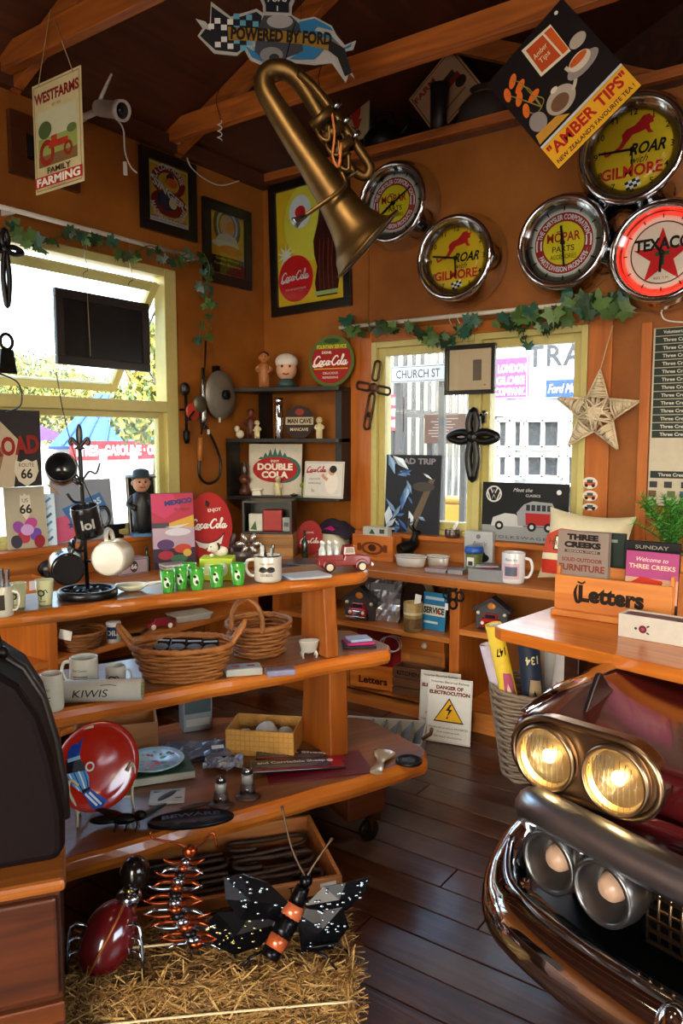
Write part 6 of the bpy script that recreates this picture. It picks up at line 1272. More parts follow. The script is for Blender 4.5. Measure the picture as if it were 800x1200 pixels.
# ------------------------------------------------------------------ goods on the shelves under the back worktop
def shf(px, y, z): P = ony(px, 700, y); P.z = z+.0005; return P
def truck_plaque(label, px, z, y):
    P = shf(px, y, z); m = mpp(P); t = thing('garage_lamp', label, 'model garage', P, R(6))
    obj('house', MB().prism([(-19*m, 0), (19*m, 0), (19*m, 25*m), (23*m, 25*m), (0, 38*m), (-23*m, 25*m), (-19*m, 25*m)], .03, .08), mat('#3c3a3c', .6), t); obj('roof', MB().prism([(-24*m, 24*m), (-21*m, 22*m), (0, 35*m), (21*m, 22*m), (24*m, 24*m), (0, 40*m)], .02, .085), mat('#26252a', .6), t)
    obj('emblem', MB().ball((0, .028, 29*m), (5*m, .004, 4*m), 14, 8), mat('#c0742a', .4), t)
    tr = obj('truck_front', MB().box((0, .02, 10*m), (22*m, .05, 9*m)).box((0, .03, 17*m), (15*m, .04, 7*m)), mat('#a01c1c', .25, coat=.6), t, bev=.004); obj('bumper', MB().box((0, -.01, 4*m), (27*m, .012, 3.4*m)).box((0, -.006, 9*m), (10*m, .008, 6*m)), M_CHROME, tr, bev=.002); obj('windscreen', MB().box((0, .009, 17.5*m), (12*m, .004, 4.4*m)), mat('#1c2024', .1), tr)
    for x in (-8.5, 8.5): obj('headlight', MB().ball((x*m, -.006, 10*m), 2.2*m, 10, 6), M_WHITE, tr); obj('tyre', MB().lathe([(3.6*m, -.01), (4*m, 0), (3.6*m, .01)], 14, T(x*1.15*m, .02, 4*m, ry=R(90))), M_BLACK, tr)
    for x in (-16, 16): obj('wall_lamp', MB().ball((x*m, .025, 20*m), 2.2*m, 10, 6), mat('#d8cfb8', .3), t)
truck_plaque('model garage with red truck on the left shelf, beside silver packet', 418, .474, YF+.04)
truck_plaque('model garage with red truck on the right-hand shelf bay', 574, .53, YF+.04)
P = shf(447, YF+.12, .474); m = mpp(P); t = thing('silver_packet', 'crinkled silver plastic packet on the shelf behind model garage', 'packet', P, rot=(R(80), 0, R(8))); mb = MB(); crinkle(mb, 46*m, 54*m, .022, 3); obj('wrapper', mb, M_FOIL, t, (0, 27*m, 0), solid=.002); obj('label', MB().box((0, 40*m, .024), (30*m, 8*m, .001)), mat('#8c8f94', .4), t)
P = shf(484, YF+.30, .474); m = mpp(P); round_sign('round_sign', 'round dark clock-like sign at the back of left shelf', P, 26*m, 27*m, '#4a3a2c', lambda A, a_, b_: (A.ell(0, 0, a_*.94, b_*.94, '#a8916a'), A.ell(0, 0, a_*.6, b_*.6, '#3a2418'), A.text('OLD CHIEF', 0, b_*.72, b_*.2, '#2a1a10', w=a_*1.1, bold=.02)), R(5), .12)
P = shf(484, YF+.03, .474); m = mpp(P); t = thing('picture_canister', 'round picture tin with cards poking out on left shelf', 'tin', P); obj('tin', MB().lathe([(11*m, 0), (11*m, 34*m), (10.4*m, 34*m), (10*m, 3*m), (0, 3*m)], 24), mat('#a58a54', .4, var=.8, sc=30), t); obj('band', MB().lathe([(11.2*m, 20*m), (11.2*m, 23*m)], 24, cap=False), mat('#d8cfa8', .4), t); obj('card', MB().box((1*m, 0, 36*m), (8*m, .002, 16*m)), M_WHITE, t, rot=(0, R(8), 0)); obj('picture', MB().lathe([(11.15*m, 4*m), (11.15*m, 16*m)], 24, cap=False), mat('#6a5030', .4, var=.9, sc=60), t)
P = shf(507, YF+.10, .474); m = mpp(P); card('service_sign', 'blue tin service sign on the left shelf next to upright', 'sign', P, 32*m, 44*m, R(-4), .12, '#2d7fae', lambda A, w, h: (A.rect(0, h*.02, w*.96, h*.28, '#d8d8cc'), A.text('SERVICE', 0, h*.02, h*.22, '#2a2a2c', w=w*.88, bold=.05), A.rect(0, h*.34, w*.8, h*.08, '#c8dfe8'), A.rect(-w*.1, -h*.3, w*.6, h*.06, '#c8dfe8'), A.ell(w*.2, h*.0, w*.06, h*.05, '#a83228')))
P = ony(531, 700, YF-.008); m = mpp(P); t = thing('chain_ornament', 'dark iron cross of chain rings hung on the shelf upright', 'ornament', P)
for x, z in ((0, 13), (0, 3), (0, -8), (-8, 3), (9, 2)): obj('ring', MB().tube([(x*m+4.6*m*cos(a_), -.004, z*m+5.4*m*sin(a_)) for a_ in [2*pi*i/16 for i in range(16)]], 1.4*m, 6, closed=True), M_IRON, t)
price_tag(t, (-8*m, -.006, -8*m), w=4*m, h=8*m)
# bottom of the left bay
BZ_ = .1255
P = shf(445, YF+.13, BZ_); m = mpp(P); t = card('red_book', 'large red book standing at the back of the bottom shelf', 'book', P, 64*m, 68*m, R(8), .1, '#8c1620', lambda A, w, h: (A.text('A L L  C A R S', 0, h*.4, h*.07, '#c8a060', w=w*.7), A.rect(0, -h*.1, w*.5, h*.3, '#6a1018')), .03)
obj('white_cable', MB().tube([(18*m+12*m*cos(a_), -.02-.002*i, 46*m+9*m*sin(a_)) for i, a_ in enumerate([k*.45 for k in range(36)])], .0025, 5), M_WHITE, t)
P = shf(505, YF+.24, BZ_); m = mpp(P); t = open_box('drawer_box', 'timber drawer box with a white knob on the bottom shelf', 'box', P, 56*m, .2, 60*m, R(2), M_SHELF, .012); obj('rail_front', MB().box((0, -.104, 51*m), (56*m, .008, 12*m)), M_TRIMX, t, bev=.002); obj('knob', MB().ball((4*m, -.114, 51*m), 3.4*m, 12, 8), M_WHITE, t); obj('inner_card', MB().box((4*m, -.102, 26*m), (40*m, .004, 26*m)), mat('#a86a2c', .6), t)
P = shf(441, YF+.02, BZ_); m = mpp(P); open_box('letter_crate', 'small orange timber crate stencilled with letters on bottom shelf', 'crate', P, 60*m, .09, 22*m, R(10), M_STANDX, .008, lambda A, w, h: (A.text('Letters', 0, -h*.05, h*.5, '#3a1c0c', w=w*.6, bold=.04), A.rect(-w*.49, 0, w*.015, h, '#1c1a18')))
P = shf(492, YF+.03, BZ_); m = mpp(P); t = open_box('kitchen_crate', 'dark slatted timber crate behind the electrocution notices', 'crate', P, 56*m, .11, 34*m, R(4), wood('#4a2a14', '#6e4422', 'X', .55), .01)
for i in range(3): obj('slat', MB().box((0, -.059, (5+i*11)*m), (57*m, .006, 9*m)), wood('#4a2a14', '#6e4422', 'X', .55), t, bev=.002)
A = Art(); A.text('KITCHEN', -8*m, 0, 7*m, '#1c0e06', bold=.03); A.build(t, 'stencil', (0, -.063, 28*m))
# danger notices leaning on the shelving base
def danger(A, w, h):
    A.frame(0, 0, w*.97, h*.97, .003, '#b9b6ac'); A.text('Victorian Electrical Railway', 0, h*.43, h*.05, '#3a3634', w=w*.86, bold=.01); A.text('DANGER OF', 0, h*.35, h*.075, '#6a1f1c', w=w*.6, bold=.05); A.text('ELECTROCUTION', 0, h*.27, h*.075, '#6a1f1c', w=w*.9, bold=.05)
    tr_ = [(-w*.34, -h*.18), (w*.34, -h*.18), (0, h*.2)]; A.poly(tr_, '#2a2620'); A.poly([(-w*.3, -h*.16), (w*.3, -h*.16), (0, h*.165)], '#e0a818'); A.poly([(.02*w, h*.1), (-w*.07, -.0*h), (.0*w, -.0*h), (-w*.04, -h*.1), (w*.08, .025*h), (.01*w, .025*h), (.06*w, h*.1)], '#1c1a16'); A.rect(-w*.03, -h*.11, w*.05, h*.02, '#1c1a16', .6)
    for i, s_ in enumerate(('Unauthorised persons are PROHIBITED', 'from entering such', 'Electrical enclosures')): A.text(s_, 0, -h*(.27+.065*i), h*.042, '#3a3634', w=w*(.88, .5, .62)[i])
P = onz(524, 872, 0); P.z = .003; m = mpp(P); card('danger_sign', 'white danger of electrocution notice with a yellow triangle, front one', 'sign', P, 54*m, 76*m, R(12), .12, '#d8d4c8', danger, .004)
P = onz(510, 864, 0); P.z = .003; P.y += .03; card('danger_sign', 'second electrocution notice half hidden behind the front one', 'sign', P, 50*m, 76*m, R(12), .10, '#d0ccc0', danger, .004)
# seed tray at the foot of the shelving
P = onz(452, 872, 0); P.z = .001; P.y -= .03; m = mpp(P); t = thing('divided_tray', 'white metal tray divided by grey partitions on the floor', 'tray', P, R(24)); tw, td, thh = 96*m, .30, .085; mt_ = mat('#b5b3aa', .4); md_ = mat('#74787a', .5)
for c_, s_, ro in (((0, -td/2, thh/2), (tw, .008, thh), R(0)), ((0, td/2, thh/2), (tw, .008, thh), 0), ((-tw/2, 0, thh/2), (.008, td, thh), 0), ((tw/2, 0, thh/2), (.008, td, thh), 0), ((0, 0, .006), (tw, td, .01), 0)): obj('tray_side', MB().box(c_, s_), mt_, t, bev=.003)
for i in range(6): obj('partition', MB().box((0, 0, 0), (.006, td-.02, .085), T(-tw/2+tw*(i+.6)/6, 0, .05, ry=R(42))), md_, t)
obj('handle_bar', MB().tube([(tw/2, -td*.3, thh), (tw/2+.04, -td*.3, thh+.03), (tw/2+.04, -td*.1, thh+.03)], .009, 8), mat('#5a3a2a', .5), t)
# right bay: red goods
P = shf(610, YF+.1, .1155); m = mpp(P); t = box_thing('red_toolbox', 'red metal toolbox on the bottom shelf behind the roll basket', 'toolbox', P, .2, .16, .13, 0, '#a02a14', None, .01); obj('handle', MB().tube(smooth_path([(-.05, 0, .13), (-.04, 0, .16), (.04, 0, .16), (.05, 0, .13)], 4), .006, 8), M_IRON, t); obj('latch', MB().box((0, -.083, .1), (.03, .006, .03)), M_STEEL, t)

# ------------------------------------------------------------------ tall wicker basket of rolled posters
PB = onz(624, 905, 0); PB.z = .001
bk = wicker_basket('grey-brown square wicker basket on floor full of poster rolls', PB, .13, .13, .19, .19, .40, R(30), '#8a7560', rings=24, n=12, th=.0085, round_=.6, name='roll_basket')
rolls = [(-.07, .03, .54, .030, '#c9b8c4', -.27, -.02, None), (-.05, -.05, .66, .036, '#e0bd2a', -.24, .04, '147'), (.015, -.05, .60, .046, '#1c2c44', -.12, .03, '134'), (.03, .03, .62, .030, '#c9a888', -.02, -.02, None), (.075, -.04, .62, .046, '#cfc8c4', .10, .02, None), (.06, .06, .60, .032, '#b9b4a8', .08, -.08, None)]
RL = ['pale lilac roll at the left of poster basket', 'yellow poster roll numbered in black in basket', 'dark blue poster roll in the wicker basket', 'plain tan cardboard roll in the wicker basket', 'white poster roll with a red checked end in basket', 'plain cream roll at the back of poster basket']
for (x, y, L_, r_, c_, tx_, ty_, num), lab in zip(rolls, RL):
    w_ = Vector((PB.x+x*cos(YAW)-y*sin(YAW), PB.y+x*sin(YAW)+y*cos(YAW), .06)); t = thing('poster_roll', lab, 'poster roll', w_, rot=(ty_, tx_, YAW), group='rolls in the tall wicker basket')
    obj('paper', MB().lathe([(r_, 0), (r_, L_), (r_*.9, L_), (r_*.86, 0)], 24, cap=False), mat(c_, .5), t)
    obj('inner_wrap', MB().lathe([(r_*.62, .01), (r_*.62, L_-.004)], 20, cap=False), mat('#d8d2c4', .6), t)
    if num:
        A = Art(.5); A.text(num, 0, L_*.82, .05, '#14141a' if num == '147' else '#d8cfa0', w=r_*1.2, rot=pi, bold=.02); A.poly([(-r_*.8, L_*.45), (r_*.8, L_*.42), (r_*.7, L_*.66), (-r_*.3, L_*.68)], '#c05a7a' if num == '147' else '#b59a74'); A.poly([(-r_*.5, L_*.5), (r_*.4, L_*.5), (0, L_*.6)], '#e8dcc0' if num == '147' else '#16161a')
        A.fine(.012)
        for v in A.mb.v: a_ = v.x/r_; q = r_+.0006-v.y*.5; v.x, v.y = q*sin(a_), -q*cos(a_)
        A.build(t, 'print')
    if c_ == '#cfc8c4':
        A = Art(.5)
        for i in range(5):
            for j in range(3): A.k -= 1 if i or j else 0; A.rect((i-2)*r_*.42, L_*.5+j*.03, r_*.36, .024, '#b84a44' if (i+j) % 2 else '#d89a90')
        A.fine(.012)
        for v in A.mb.v: a_ = v.x/r_; q = r_+.0006-v.y*.5; v.x, v.y = q*sin(a_), -q*cos(a_)
        A.build(t, 'print')

# ------------------------------------------------------------------ goods on the counter slab over the car
def cnt(px, py): P = onz(px, py, ZC); P.z = ZC+.0005; return P
P = cnt(716, 728); m = mpp(P); LR = R(-3); t = thing('letter_rack', 'orange timber letter rack lettered in black on the counter slab', 'letter rack', P, LR); lw = 136*m
M_LR = wood('#b8682a', '#d98a44', 'X', .4, .9)
obj('base', MB().box((0, .055, .011), (lw*1.03, .18, .022)), M_LR, t, bev=.004); obj('front_board', MB().box((0, -.01, .022+.06), (lw, .014, .12)), M_LR, t, bev=.003); obj('divider', MB().box((0, .06, .022+.075), (lw*.98, .01, .15)), M_LR, t, bev=.003); obj('back_board', MB().box((0, .13, .022+.10), (lw, .014, .20)), M_LR, t, bev=.003)
for s_ in (-1, 1): obj('end_board', MB().box((s_*(lw/2-.006), .06, .022+.075), (.012, .12, .15)), M_LR, t, bev=.003)
A = Art(.5); A.text('Letters', 0, .085, .075, '#1c120a', w=lw*.56, bold=.05); A.stroke([(-lw*.29, .115), (-lw*.31, .085), (-lw*.29, .055), (-lw*.25, .058)], [.003, .012, .012, .004], '#1c120a'); A.stroke([(-lw*.29, .125), (-lw*.25, .12), (-lw*.22, .128)], .006, '#1c120a'); A.build(t, 'lettering', (0, -.0172, 0))
def rack(x, y, z=.0225): return Vector((P.x+x*cos(LR)-y*sin(LR), P.y+x*sin(LR)+y*cos(LR), ZC+z))
def creeks(A, w, h):
    A.rect(0, 0, w*.98, h*.98, '#8c7c72'); A.text('THREE', 0, h*.40-.0, h*.14, '#1a1412', w=w*.62, bold=.07); A.text('CREEKS', 0, h*.255, h*.14, '#1a1412', w=w*.72, bold=.07); A.rect(0, h*.13, w*.7, h*.05, '#4a3a34'); A.text('GENERAL STORE', 0, h*.13, h*.04, '#c8b8a8', w=w*.6); A.text('SOLID OUTDOOR', 0, -h*.03, h*.1, '#7a3428', w=w*.8, bold=.03); A.text('FURNITURE', 0, -h*.18, h*.17, '#7a3428', w=w*.9, bold=.03); A.poly([(-w*.3, -h*.42), (w*.3, -h*.42), (w*.1, -h*.36)], '#3a2a24')
card('creeks_plaque', 'grey plaque advertising outdoor furniture standing in letter rack', 'sign', rack(-.115, .014), 62*m, 94*m, LR, .03, '#8c7c72', lambda A, w, h: (creeks(A, w, h*.68), [setattr(v, 'z', v.z+h*.155) for v in A.mb.v]), .03)
def pink(A, w, h):
    A.rect(0, 0, w*.98, h*.98, '#a8487c'); A.rect(0, -h*.25, w*.98, h*.46, '#c99a80'); A.text('Welcome to', 0, h*.34, h*.12, '#f0d8c8', shear=.3); A.text('THREE CREEKS', 0, h*.2, h*.12, '#f0c8a8', w=w*.86, bold=.02); A.poly([(-w*.49, -h*.2), (-w*.2, 0), (w*.2, -h*.05), (w*.3, -h*.3), (-w*.49, -h*.38)], '#b8301e'); A.text('TEXACO', -w*.1, -h*.22, h*.13, '#f0e0c8', w=w*.5, bold=.03); A.poly([(w*.2, -h*.1), (w*.45, -h*.12), (w*.45, -h*.4), (w*.25, -h*.4)], '#e8c890')
card('postcard', 'pink and orange welcome postcard in the letter rack', 'card', rack(.118, .016), 60*m, 78*m, R(-5), .05, '#1c1416', lambda A, w, h: (pink(A, w, h*.76), [setattr(v, 'z', v.z+h*.11) for v in A.mb.v]), .005)
card('black_folder', 'black folder behind the welcome postcard in letter rack', 'folder', rack(.10, .075), 62*m, 86*m, R(2), .03, '#121014', lambda A, w, h: A.text('SUNDAY', 0, h*.42, h*.07, '#8c867c', w=w*.6, bold=.02), .012); card('dark_book', 'dark green book behind the furniture plaque in letter rack', 'book', rack(-.08, .08), 62*m, 92*m, R(3), .02, '#1c2a24', lambda A, w, h: A.rect(0, h*.4, w*.7, h*.04, '#7a8a7c'), .02)
P2 = cnt(766, 749); m2 = mpp(P2); t = thing('floral_tin', 'white enamel tin with a flower at the counter slab edge', 'tin', P2, R(-6)); fw_, fd, fh = 72*m2, .075, 28*m2
for c_, s_ in (((0, -fd/2, fh/2), (fw_, .005, fh)), ((0, fd/2, fh/2), (fw_, .005, fh)), ((-fw_/2, 0, fh/2), (.005, fd+.005, fh)), ((fw_/2, 0, fh/2), (.005, fd+.005, fh)), ((0, 0, .003), (fw_, fd, .005))): obj('wall', MB().box(c_, s_), mat('#c9c2b4', .25, coat=.3), t, bev=.002)
A = Art(); A.ell(-8*m2, 13*m2, 4.6*m2, 4.6*m2, '#6a1f34'); A.ell(-8*m2, 13*m2, 2*m2, 2*m2, '#9c4a58'); A.ell(-16*m2, 13*m2, 1.6*m2, 1.6*m2, '#2a4a2a'); A.ell(-2*m2, 17*m2, 2*m2, 1*m2, '#2a4a2a', .5); A.ell(-2*m2, 9*m2, 2*m2, 1*m2, '#2a4a2a', -.5); A.build(t, 'print', (0, -fd/2-.0026, 0)); obj('stacked_cards', MB().box((0, 0, fh*.55), (fw_*.9, fd*.8, fh*.8)), mat('#5a4048', .5), t)
# green pot plant
P = ony(782, 690, YF+.2); P.z = ZW+.0005; m = mpp(P); t = thing('pot_plant', 'bright green feathery pot plant on worktop behind the letter rack', 'plant', P); obj('pot', MB().lathe([(.05, 0), (.07, .18), (.075, .2), (.066, .2), (.06, .02), (0, .02)], 20), mat('#6a4a34', .6), t); obj('soil', MB().lathe([(.064, .186), (0, .19)], 18), mat('#1c140e', .9), t)
g = random.Random(4); st = MB(); lf = MB()
for i in range(46):
    q = g.uniform(0, 6.28); l = g.uniform(.12, .27); sp = g.uniform(.02, .2); pts = smooth_path([(0, 0, .19), (sp*.4*cos(q), sp*.4*sin(q), .19+l*.6), (sp*cos(q), sp*sin(q), .19+l)], 5); st.tube(pts, .002, 4)
    for p in pts[3:]:
        for k in range(7):
            d = Vector((g.uniform(-1, 1), g.uniform(-1, 1), g.uniform(-.2, 1))).normalized()*g.uniform(.02, .04); s2 = d.cross(Vector((g.random(), g.random(), g.random()))).normalized()*.0024; lf.slot = g.randrange(3); lf.add([p-s2, p+s2, p+d+s2*.3, p+d-s2*.3], [(0, 1, 2, 3)])
obj('stems', st, mat('#3a6a28', .6), t); tag(obj('foliage', lf, [mat('#4a9a30', .5), mat('#6ac04a', .5), mat('#2f7a28', .5)], t), kind='stuff')
# ------------------------------------------------------------------ left window sill and left worktop
LS = LZ0+.0005
def lsill(px, off=.06): P = onx(px, 600, XL+off); P.z = LS; return P
def sixsix(A, w, h):
    A.rect(0, 0, w*.96, h*.97, '#a8a08c'); A.poly([(w*x*.9, h*(.2+z*1.5)) for x, z in sh_], '#cfc8b8'); A.text('US', 0, h*.28, h*.09, '#2a2a2c'); A.text('66', 0, h*.14, h*.2, '#2a2a2c', bold=.03)
    for x, z, c_ in ((-.2, -.15, '#8a4a9a'), (.1, -.1, '#b0468a'), (.2, -.28, '#6a4aa0'), (-.1, -.32, '#a83a4a'), (.0, -.2, '#c09ad0'), (-.28, -.38, '#3a3a4a'), (.28, -.4, '#8a2a34')): A.ell(w*x, h*z, w*.16, h*.09, c_, x*5)
P = lsill(32); m = mpp(P); card('route_sign', 'pale highway shield tin sign standing on the left window sill', 'sign', P, .20, .30, R(80), .1, '#b0a894', sixsix)
P = lsill(54); card('comic_card', 'narrow blue and white printed card on the left sill', 'card', P, .10, .26, R(70), .12, '#bcd0e0', lambda A, w, h: [A.stroke([(-w*.3, h*(.4-.15*i)), (0, h*(.34-.15*i)), (w*.3, h*(.42-.15*i))], .012, ('#4a86b8', '#8cb0cc', '#3a5a7a')[i % 3]) for i in range(6)])
def motorsign(A, w, h):
    A.rect(0, 0, w*.97, h*.97, '#8a92a0'); A.poly([(-w*.48, -h*.1), (-w*.1, h*.0), (-w*.05, -h*.45), (-w*.48, -h*.48)], '#c0587a'); A.poly([(-w*.35, h*.05), (w*.3, h*.28), (w*.42, -h*.0), (-w*.2, -h*.22)], '#3f6ea8'); A.text("MOTORS", w*.04, h*.04, h*.14, '#c8d4e4', w=w*.56, rot=.38, bold=.03); A.rect(w*.2, -h*.3, w*.4, h*.1, '#6a7890'); A.star(-w*.22, -h*.22, w*.07, '#2a4a7a')
P = lsill(100); card('motor_sign', 'grey and blue motor workshop tin sign leaning on left window', 'sign', P, .36, .32, R(88), .1, '#8a92a0', motorsign)
P = lsill(168, .05); card('dark_picture', 'dark tin picture standing behind the suited figurine', 'picture', P, .19, .33, R(85), .06, '#1c1a18', lambda A, w, h: (A.frame(0, 0, w*.96, h*.97, .008, '#c9c4b8'), A.ell(0, -h*.1, w*.25, h*.2, '#3a322c')))
P = lsill(166, .1); figurine('suited_figurine', 'dark-suited man figurine with a brimmed hat on left sill', P, .36, '#b98468', '#16181a', '#2a1c14', R(60), hat='#26323c', base='#3f6f98')
P = lsill(133, .085); t = thing('toy_anvil', 'small black iron anvil on the left window sill', 'anvil', P, R(80)); obj('body', MB().prism([(-.05, 0), (.05, 0), (.045, .015), (.02, .025), (.02, .045), (.055, .05), (.06, .075), (-.04, .075), (-.085, .07), (-.03, .05), (-.02, .045), (-.02, .025), (-.045, .015)], -.02, .02), M_IRON, t, bev=.003); obj('hardy_hole', MB().box((.035, 0, .0755), (.01, .01, .001)), M_BLACK, t)
def lwt(px, py, off=None): P = onz(px, py, ZW); P.z = ZW+.0005; P.x = min(max(P.x, XL+.05), XW1-.04); return P
def lw2(px, X=XL+.22): P = onx(px, 650, X); P.z = ZW+.0005; return P
P = lw2(66); m = mpp(P); t = thing('bull_figurine', 'black bull figurine on the left worktop behind mug tree', 'figurine', P, R(70)); mb = MB(); mb.ball((0, 0, .09), (.09, .045, .05)); mb.ball((.08, 0, .13), (.045, .035, .05))
for x in (-.05, .05):
    for y in (-.025, .025): mb.tube([(x, y, .08), (x, y, 0)], [.02, .014], 8)
obj('body', mb, M_BLACK, t)
for y in (-1, 1): obj('horn', MB().tube(smooth_path([(.09, y*.025, .165), (.1, y*.06, .19), (.11, y*.06, .23)], 4), [.008]*8+[.003], 7), M_IRON, t)
P = lw2(14); open_box('timber_tray', 'shallow timber tray with a white ticket, left worktop', 'tray', P, .24, .15, .07, R(80), M_SHELF, .01, lambda A, w, h: A.rect(w*.3, h*.1, w*.25, h*.6, '#c9c9d4'))
P = lw2(151); box_thing('highway_tin', 'silver pink tin box with a highway number, left worktop', 'tin', P, .17, .10, .085, R(80), '#a08f98', lambda A, w, h: (A.ell(0, 0, w*.13, h*.36, '#3a3238'), A.text('66', 0, 0, h*.4, '#d8ccd0', bold=.03), A.frame(0, 0, w*.95, h*.9, .004, '#5a4c54')), r=.3)
P = lw2(172, XL+.24); bottle('small dark green bottle with yellow label on left worktop', P, .018, .13, '#1f2a14', cap='#1a1a1a'); 
P = lw2(205, XL+.30); m = mpp(P); t = thing('mexico_poster', 'tall colourful airline travel poster standing on left worktop', 'poster', P, rot=(-.1, 0, R(62))); w, h = .235, .415
obj('panel', MB().box((0, .003, h/2), (w, .006, h)), mat('#3a2a3a', .4), t); A = Art(.35)
A.rect(0, h*.3, w*.98, h*.38, '#b8304e'); A.poly([(-w*.1, h*.1), (w*.49, h*.2), (w*.49, h*.02), (-w*.1, 0)], '#d8a83a'); A.poly([(-w*.49, h*.49), (0, h*.49), (w*.2, h*.3), (-w*.2, h*.16), (-w*.49, h*.26)], '#c83a6a'); A.rect(0, -h*.1, w*.98, h*.28, '#b9a0b4'); A.rect(0, -h*.36, w*.98, h*.26, '#3a2238'); A.ell(w*.1, -h*.02, w*.3, h*.05, '#d8d4e0'); A.poly([(-w*.2, h*.05), (w*.4, h*.09), (w*.1, h*.03)], '#d0d0d8'); A.ell(-w*.2, -h*.18, w*.2, h*.07, '#5a3a6a'); A.ell(w*.2, -h*.24, w*.2, h*.06, '#c8442e'); A.ell(-w*.2, -h*.32, w*.18, h*.06, '#a82a3a'); A.ell(w*.1, -h*.37, w*.2, h*.05, '#3f6a4a'); A.ell(w*.3, -h*.3, w*.1, h*.05, '#d8b04a')
A.text('MEXICO', w*.14, h*.38, h*.085, '#1c3a7a', w=w*.66, rot=.12, bold=.06); A.text('by Clipper', w*.22, h*.28, h*.05, '#4a2a2a', shear=.4); A.build(t, 'print', (0, 0, h/2))
for i, c_ in enumerate(('#3a3a44', '#6a5a4a', '#8c9298')):
    P = lw2(203, XW1-.08); P.z += i*.015; t = thing('paperback', ('dark paperback at the bottom of small pile below travel poster', 'brown paperback in the middle of small pile below travel poster', 'grey paperback on top of small pile below travel poster')[i], 'book', P, R(60+i*6)); obj('pages', MB().box((0, 0, .007), (.13, .088, .011)), M_WHITE, t); obj('cover', MB().box((0, 0, .0012), (.135, .092, .002)).box((0, 0, .0133), (.135, .092, .002)), mat(c_, .4), t)
# oval cola sign leaning in the corner
P = onz(246, 656, ZW); P = Vector((XL+.30, onx(246, 655, XL+.30).y, ZW+.0005)); m = mpp(P)
def smile(A, a_, b_):
    A.ring(0, 0, a_*.985, a_*.999, '#7a1414', 40, sq=b_/a_); A.coke(0, b_*.08, a_*1.62, '#f4efe8', .14); A.text('ENJOY', a_*.25, b_*.48, b_*.13, '#f0e8e0', bold=.02, rot=.1); A.poly([(-a_*.62, -b_*.36), (-a_*.2, -b_*.46), (a_*.3, -b_*.4), (a_*.62, -b_*.2), (a_*.5, -b_*.48), (0, -b_*.66), (-a_*.45, -b_*.56)], '#e8e0d4'); A.stroke([(-a_*.66, -b_*.33), (-a_*.2, -b_*.45), (a_*.3, -b_*.39), (a_*.66, -b_*.17)], .006, '#1c1412'); A.poly([(-a_*.12, b_*.78), (a_*.05, b_*.7), (0, b_*.56), (-a_*.15, b_*.62)], '#2a1412')
round_sign('oval_sign', 'oval red cola sign with a white smile beside travel poster', P, 27*m, 41*m, '#b01a1c', smile, R(50), .12)
P = Vector((XL+.42, onx(284, 650, XL+.42).y, ZW+.0005)); m = mpp(P); t = thing('metal_flower_pot', 'silver metal flower with dark leaves near the corner crate', 'ornament', P, YAW)
obj('pot', MB().lathe([(9*m, 0), (12*m, 12*m), (11*m, 12*m), (8*m, 3*m), (0, 2*m)], 20), mat('#6a625c', .35, .6), t)
for i in range(6): obj('petal', MB().ball((0, 0, 0), (7*m, 2*m, 4*m), 12, 6, T(10*m*cos(i*1.05)+8*m, -4*m, 20*m+8*m*sin(i*1.05), ry=-i*1.05)), mat('#a59a92', .25, .8), t)
for i in range(5): obj('leaf', MB().ball((0, 0, 0), (9*m, 2*m, 4*m), 12, 6, T(-14*m+9*m*cos(i*1.25), 0, 17*m+8*m*sin(i*1.25), ry=-i*1.25)), mat('#4a3436', .35, .3), t)
P = onz(352, 664, ZW); P.z = ZW+.0005; m = mpp(P); t = thing('pewter_plates', 'stack of flat grey pewter plates on the worktop in corner', 'plate', P)
for i in range(3): obj('plate', MB().lathe([(18*m, i*2.2*m), (26*m, (i*2.2+2)*m), (25*m, (i*2.2+2.4)*m), (0, (i*2.2+.8)*m)], 28, T((i-1)*4*m, 0, 0)), mat('#7c7f84', .3, .8), t)

# shelf under the left worktop
def lsh(px, z=.50, X=XW1-.10): P = onx(px, 740, X); P.z = z+.0005; return P
P = lsh(92); wicker_basket('round honey wicker basket with price tag on low left shelf', P, .085, .085, .12, .12, .085, 0, '#8a5424', rings=9, n=16, th=.0055)
price_tag(bpy.data.objects['wicker_basket'], (.07, -.115, .12), (0, .2, R(30)), .06, .045)
P = lsh(133, X=XW1-.06); t = thing('oil_tin', 'white and blue round oil tin on the low left shelf', 'tin', P); obj('tin', MB().lathe([(.034, 0), (.036, .002), (.036, .098), (.034, .1), (0, .1)], 24), mat('#c9c8c4', .35), t); A = Art(); A.rect(0, .05, .05, .06, '#26406a'); A.text('OIL', 0, .05, .035, '#d8d8d0', bold=.03)
A.fine(.008)
for v in A.mb.v: a_ = v.x/.036; q = .0366-v.y*.5; v.x, v.y = q*sin(a_), -q*cos(a_)
A.build(t, 'print', rot=(0, 0, YAW))
P = lsh(157, X=XW1-.06); t = thing('black_scraper', 'small black hand tool with ticket on the low left shelf', 'tool', P, R(70)); obj('blade', MB().box((0, 0, .008), (.06, .02, .012)), M_IRON, t); obj('handle', MB().tube([(.03, 0, .01), (.07, 0, .025)], .008, 8), M_BLACK, t)
P = lsh(188, X=XW1-.08); t = thing('toy_car', 'small dull red toy car on the low left shelf', 'toy car', P, R(68)); obj('body', MB().prism([(-.075, .012), (.075, .012), (.08, .03), (.05, .036), (.03, .058), (-.035, .058), (-.05, .036), (-.08, .032)], -.026, .026), mat('#8a2430', .3, coat=.4), t, bev=.006)
for x in (-.045, .045):
    for y in (-.026, .026): obj('wheel', MB().lathe([(.012, -.005), (.014, 0), (.012, .005)], 14, T(x, y, .0142, rx=R(90))), M_WHITE, t)
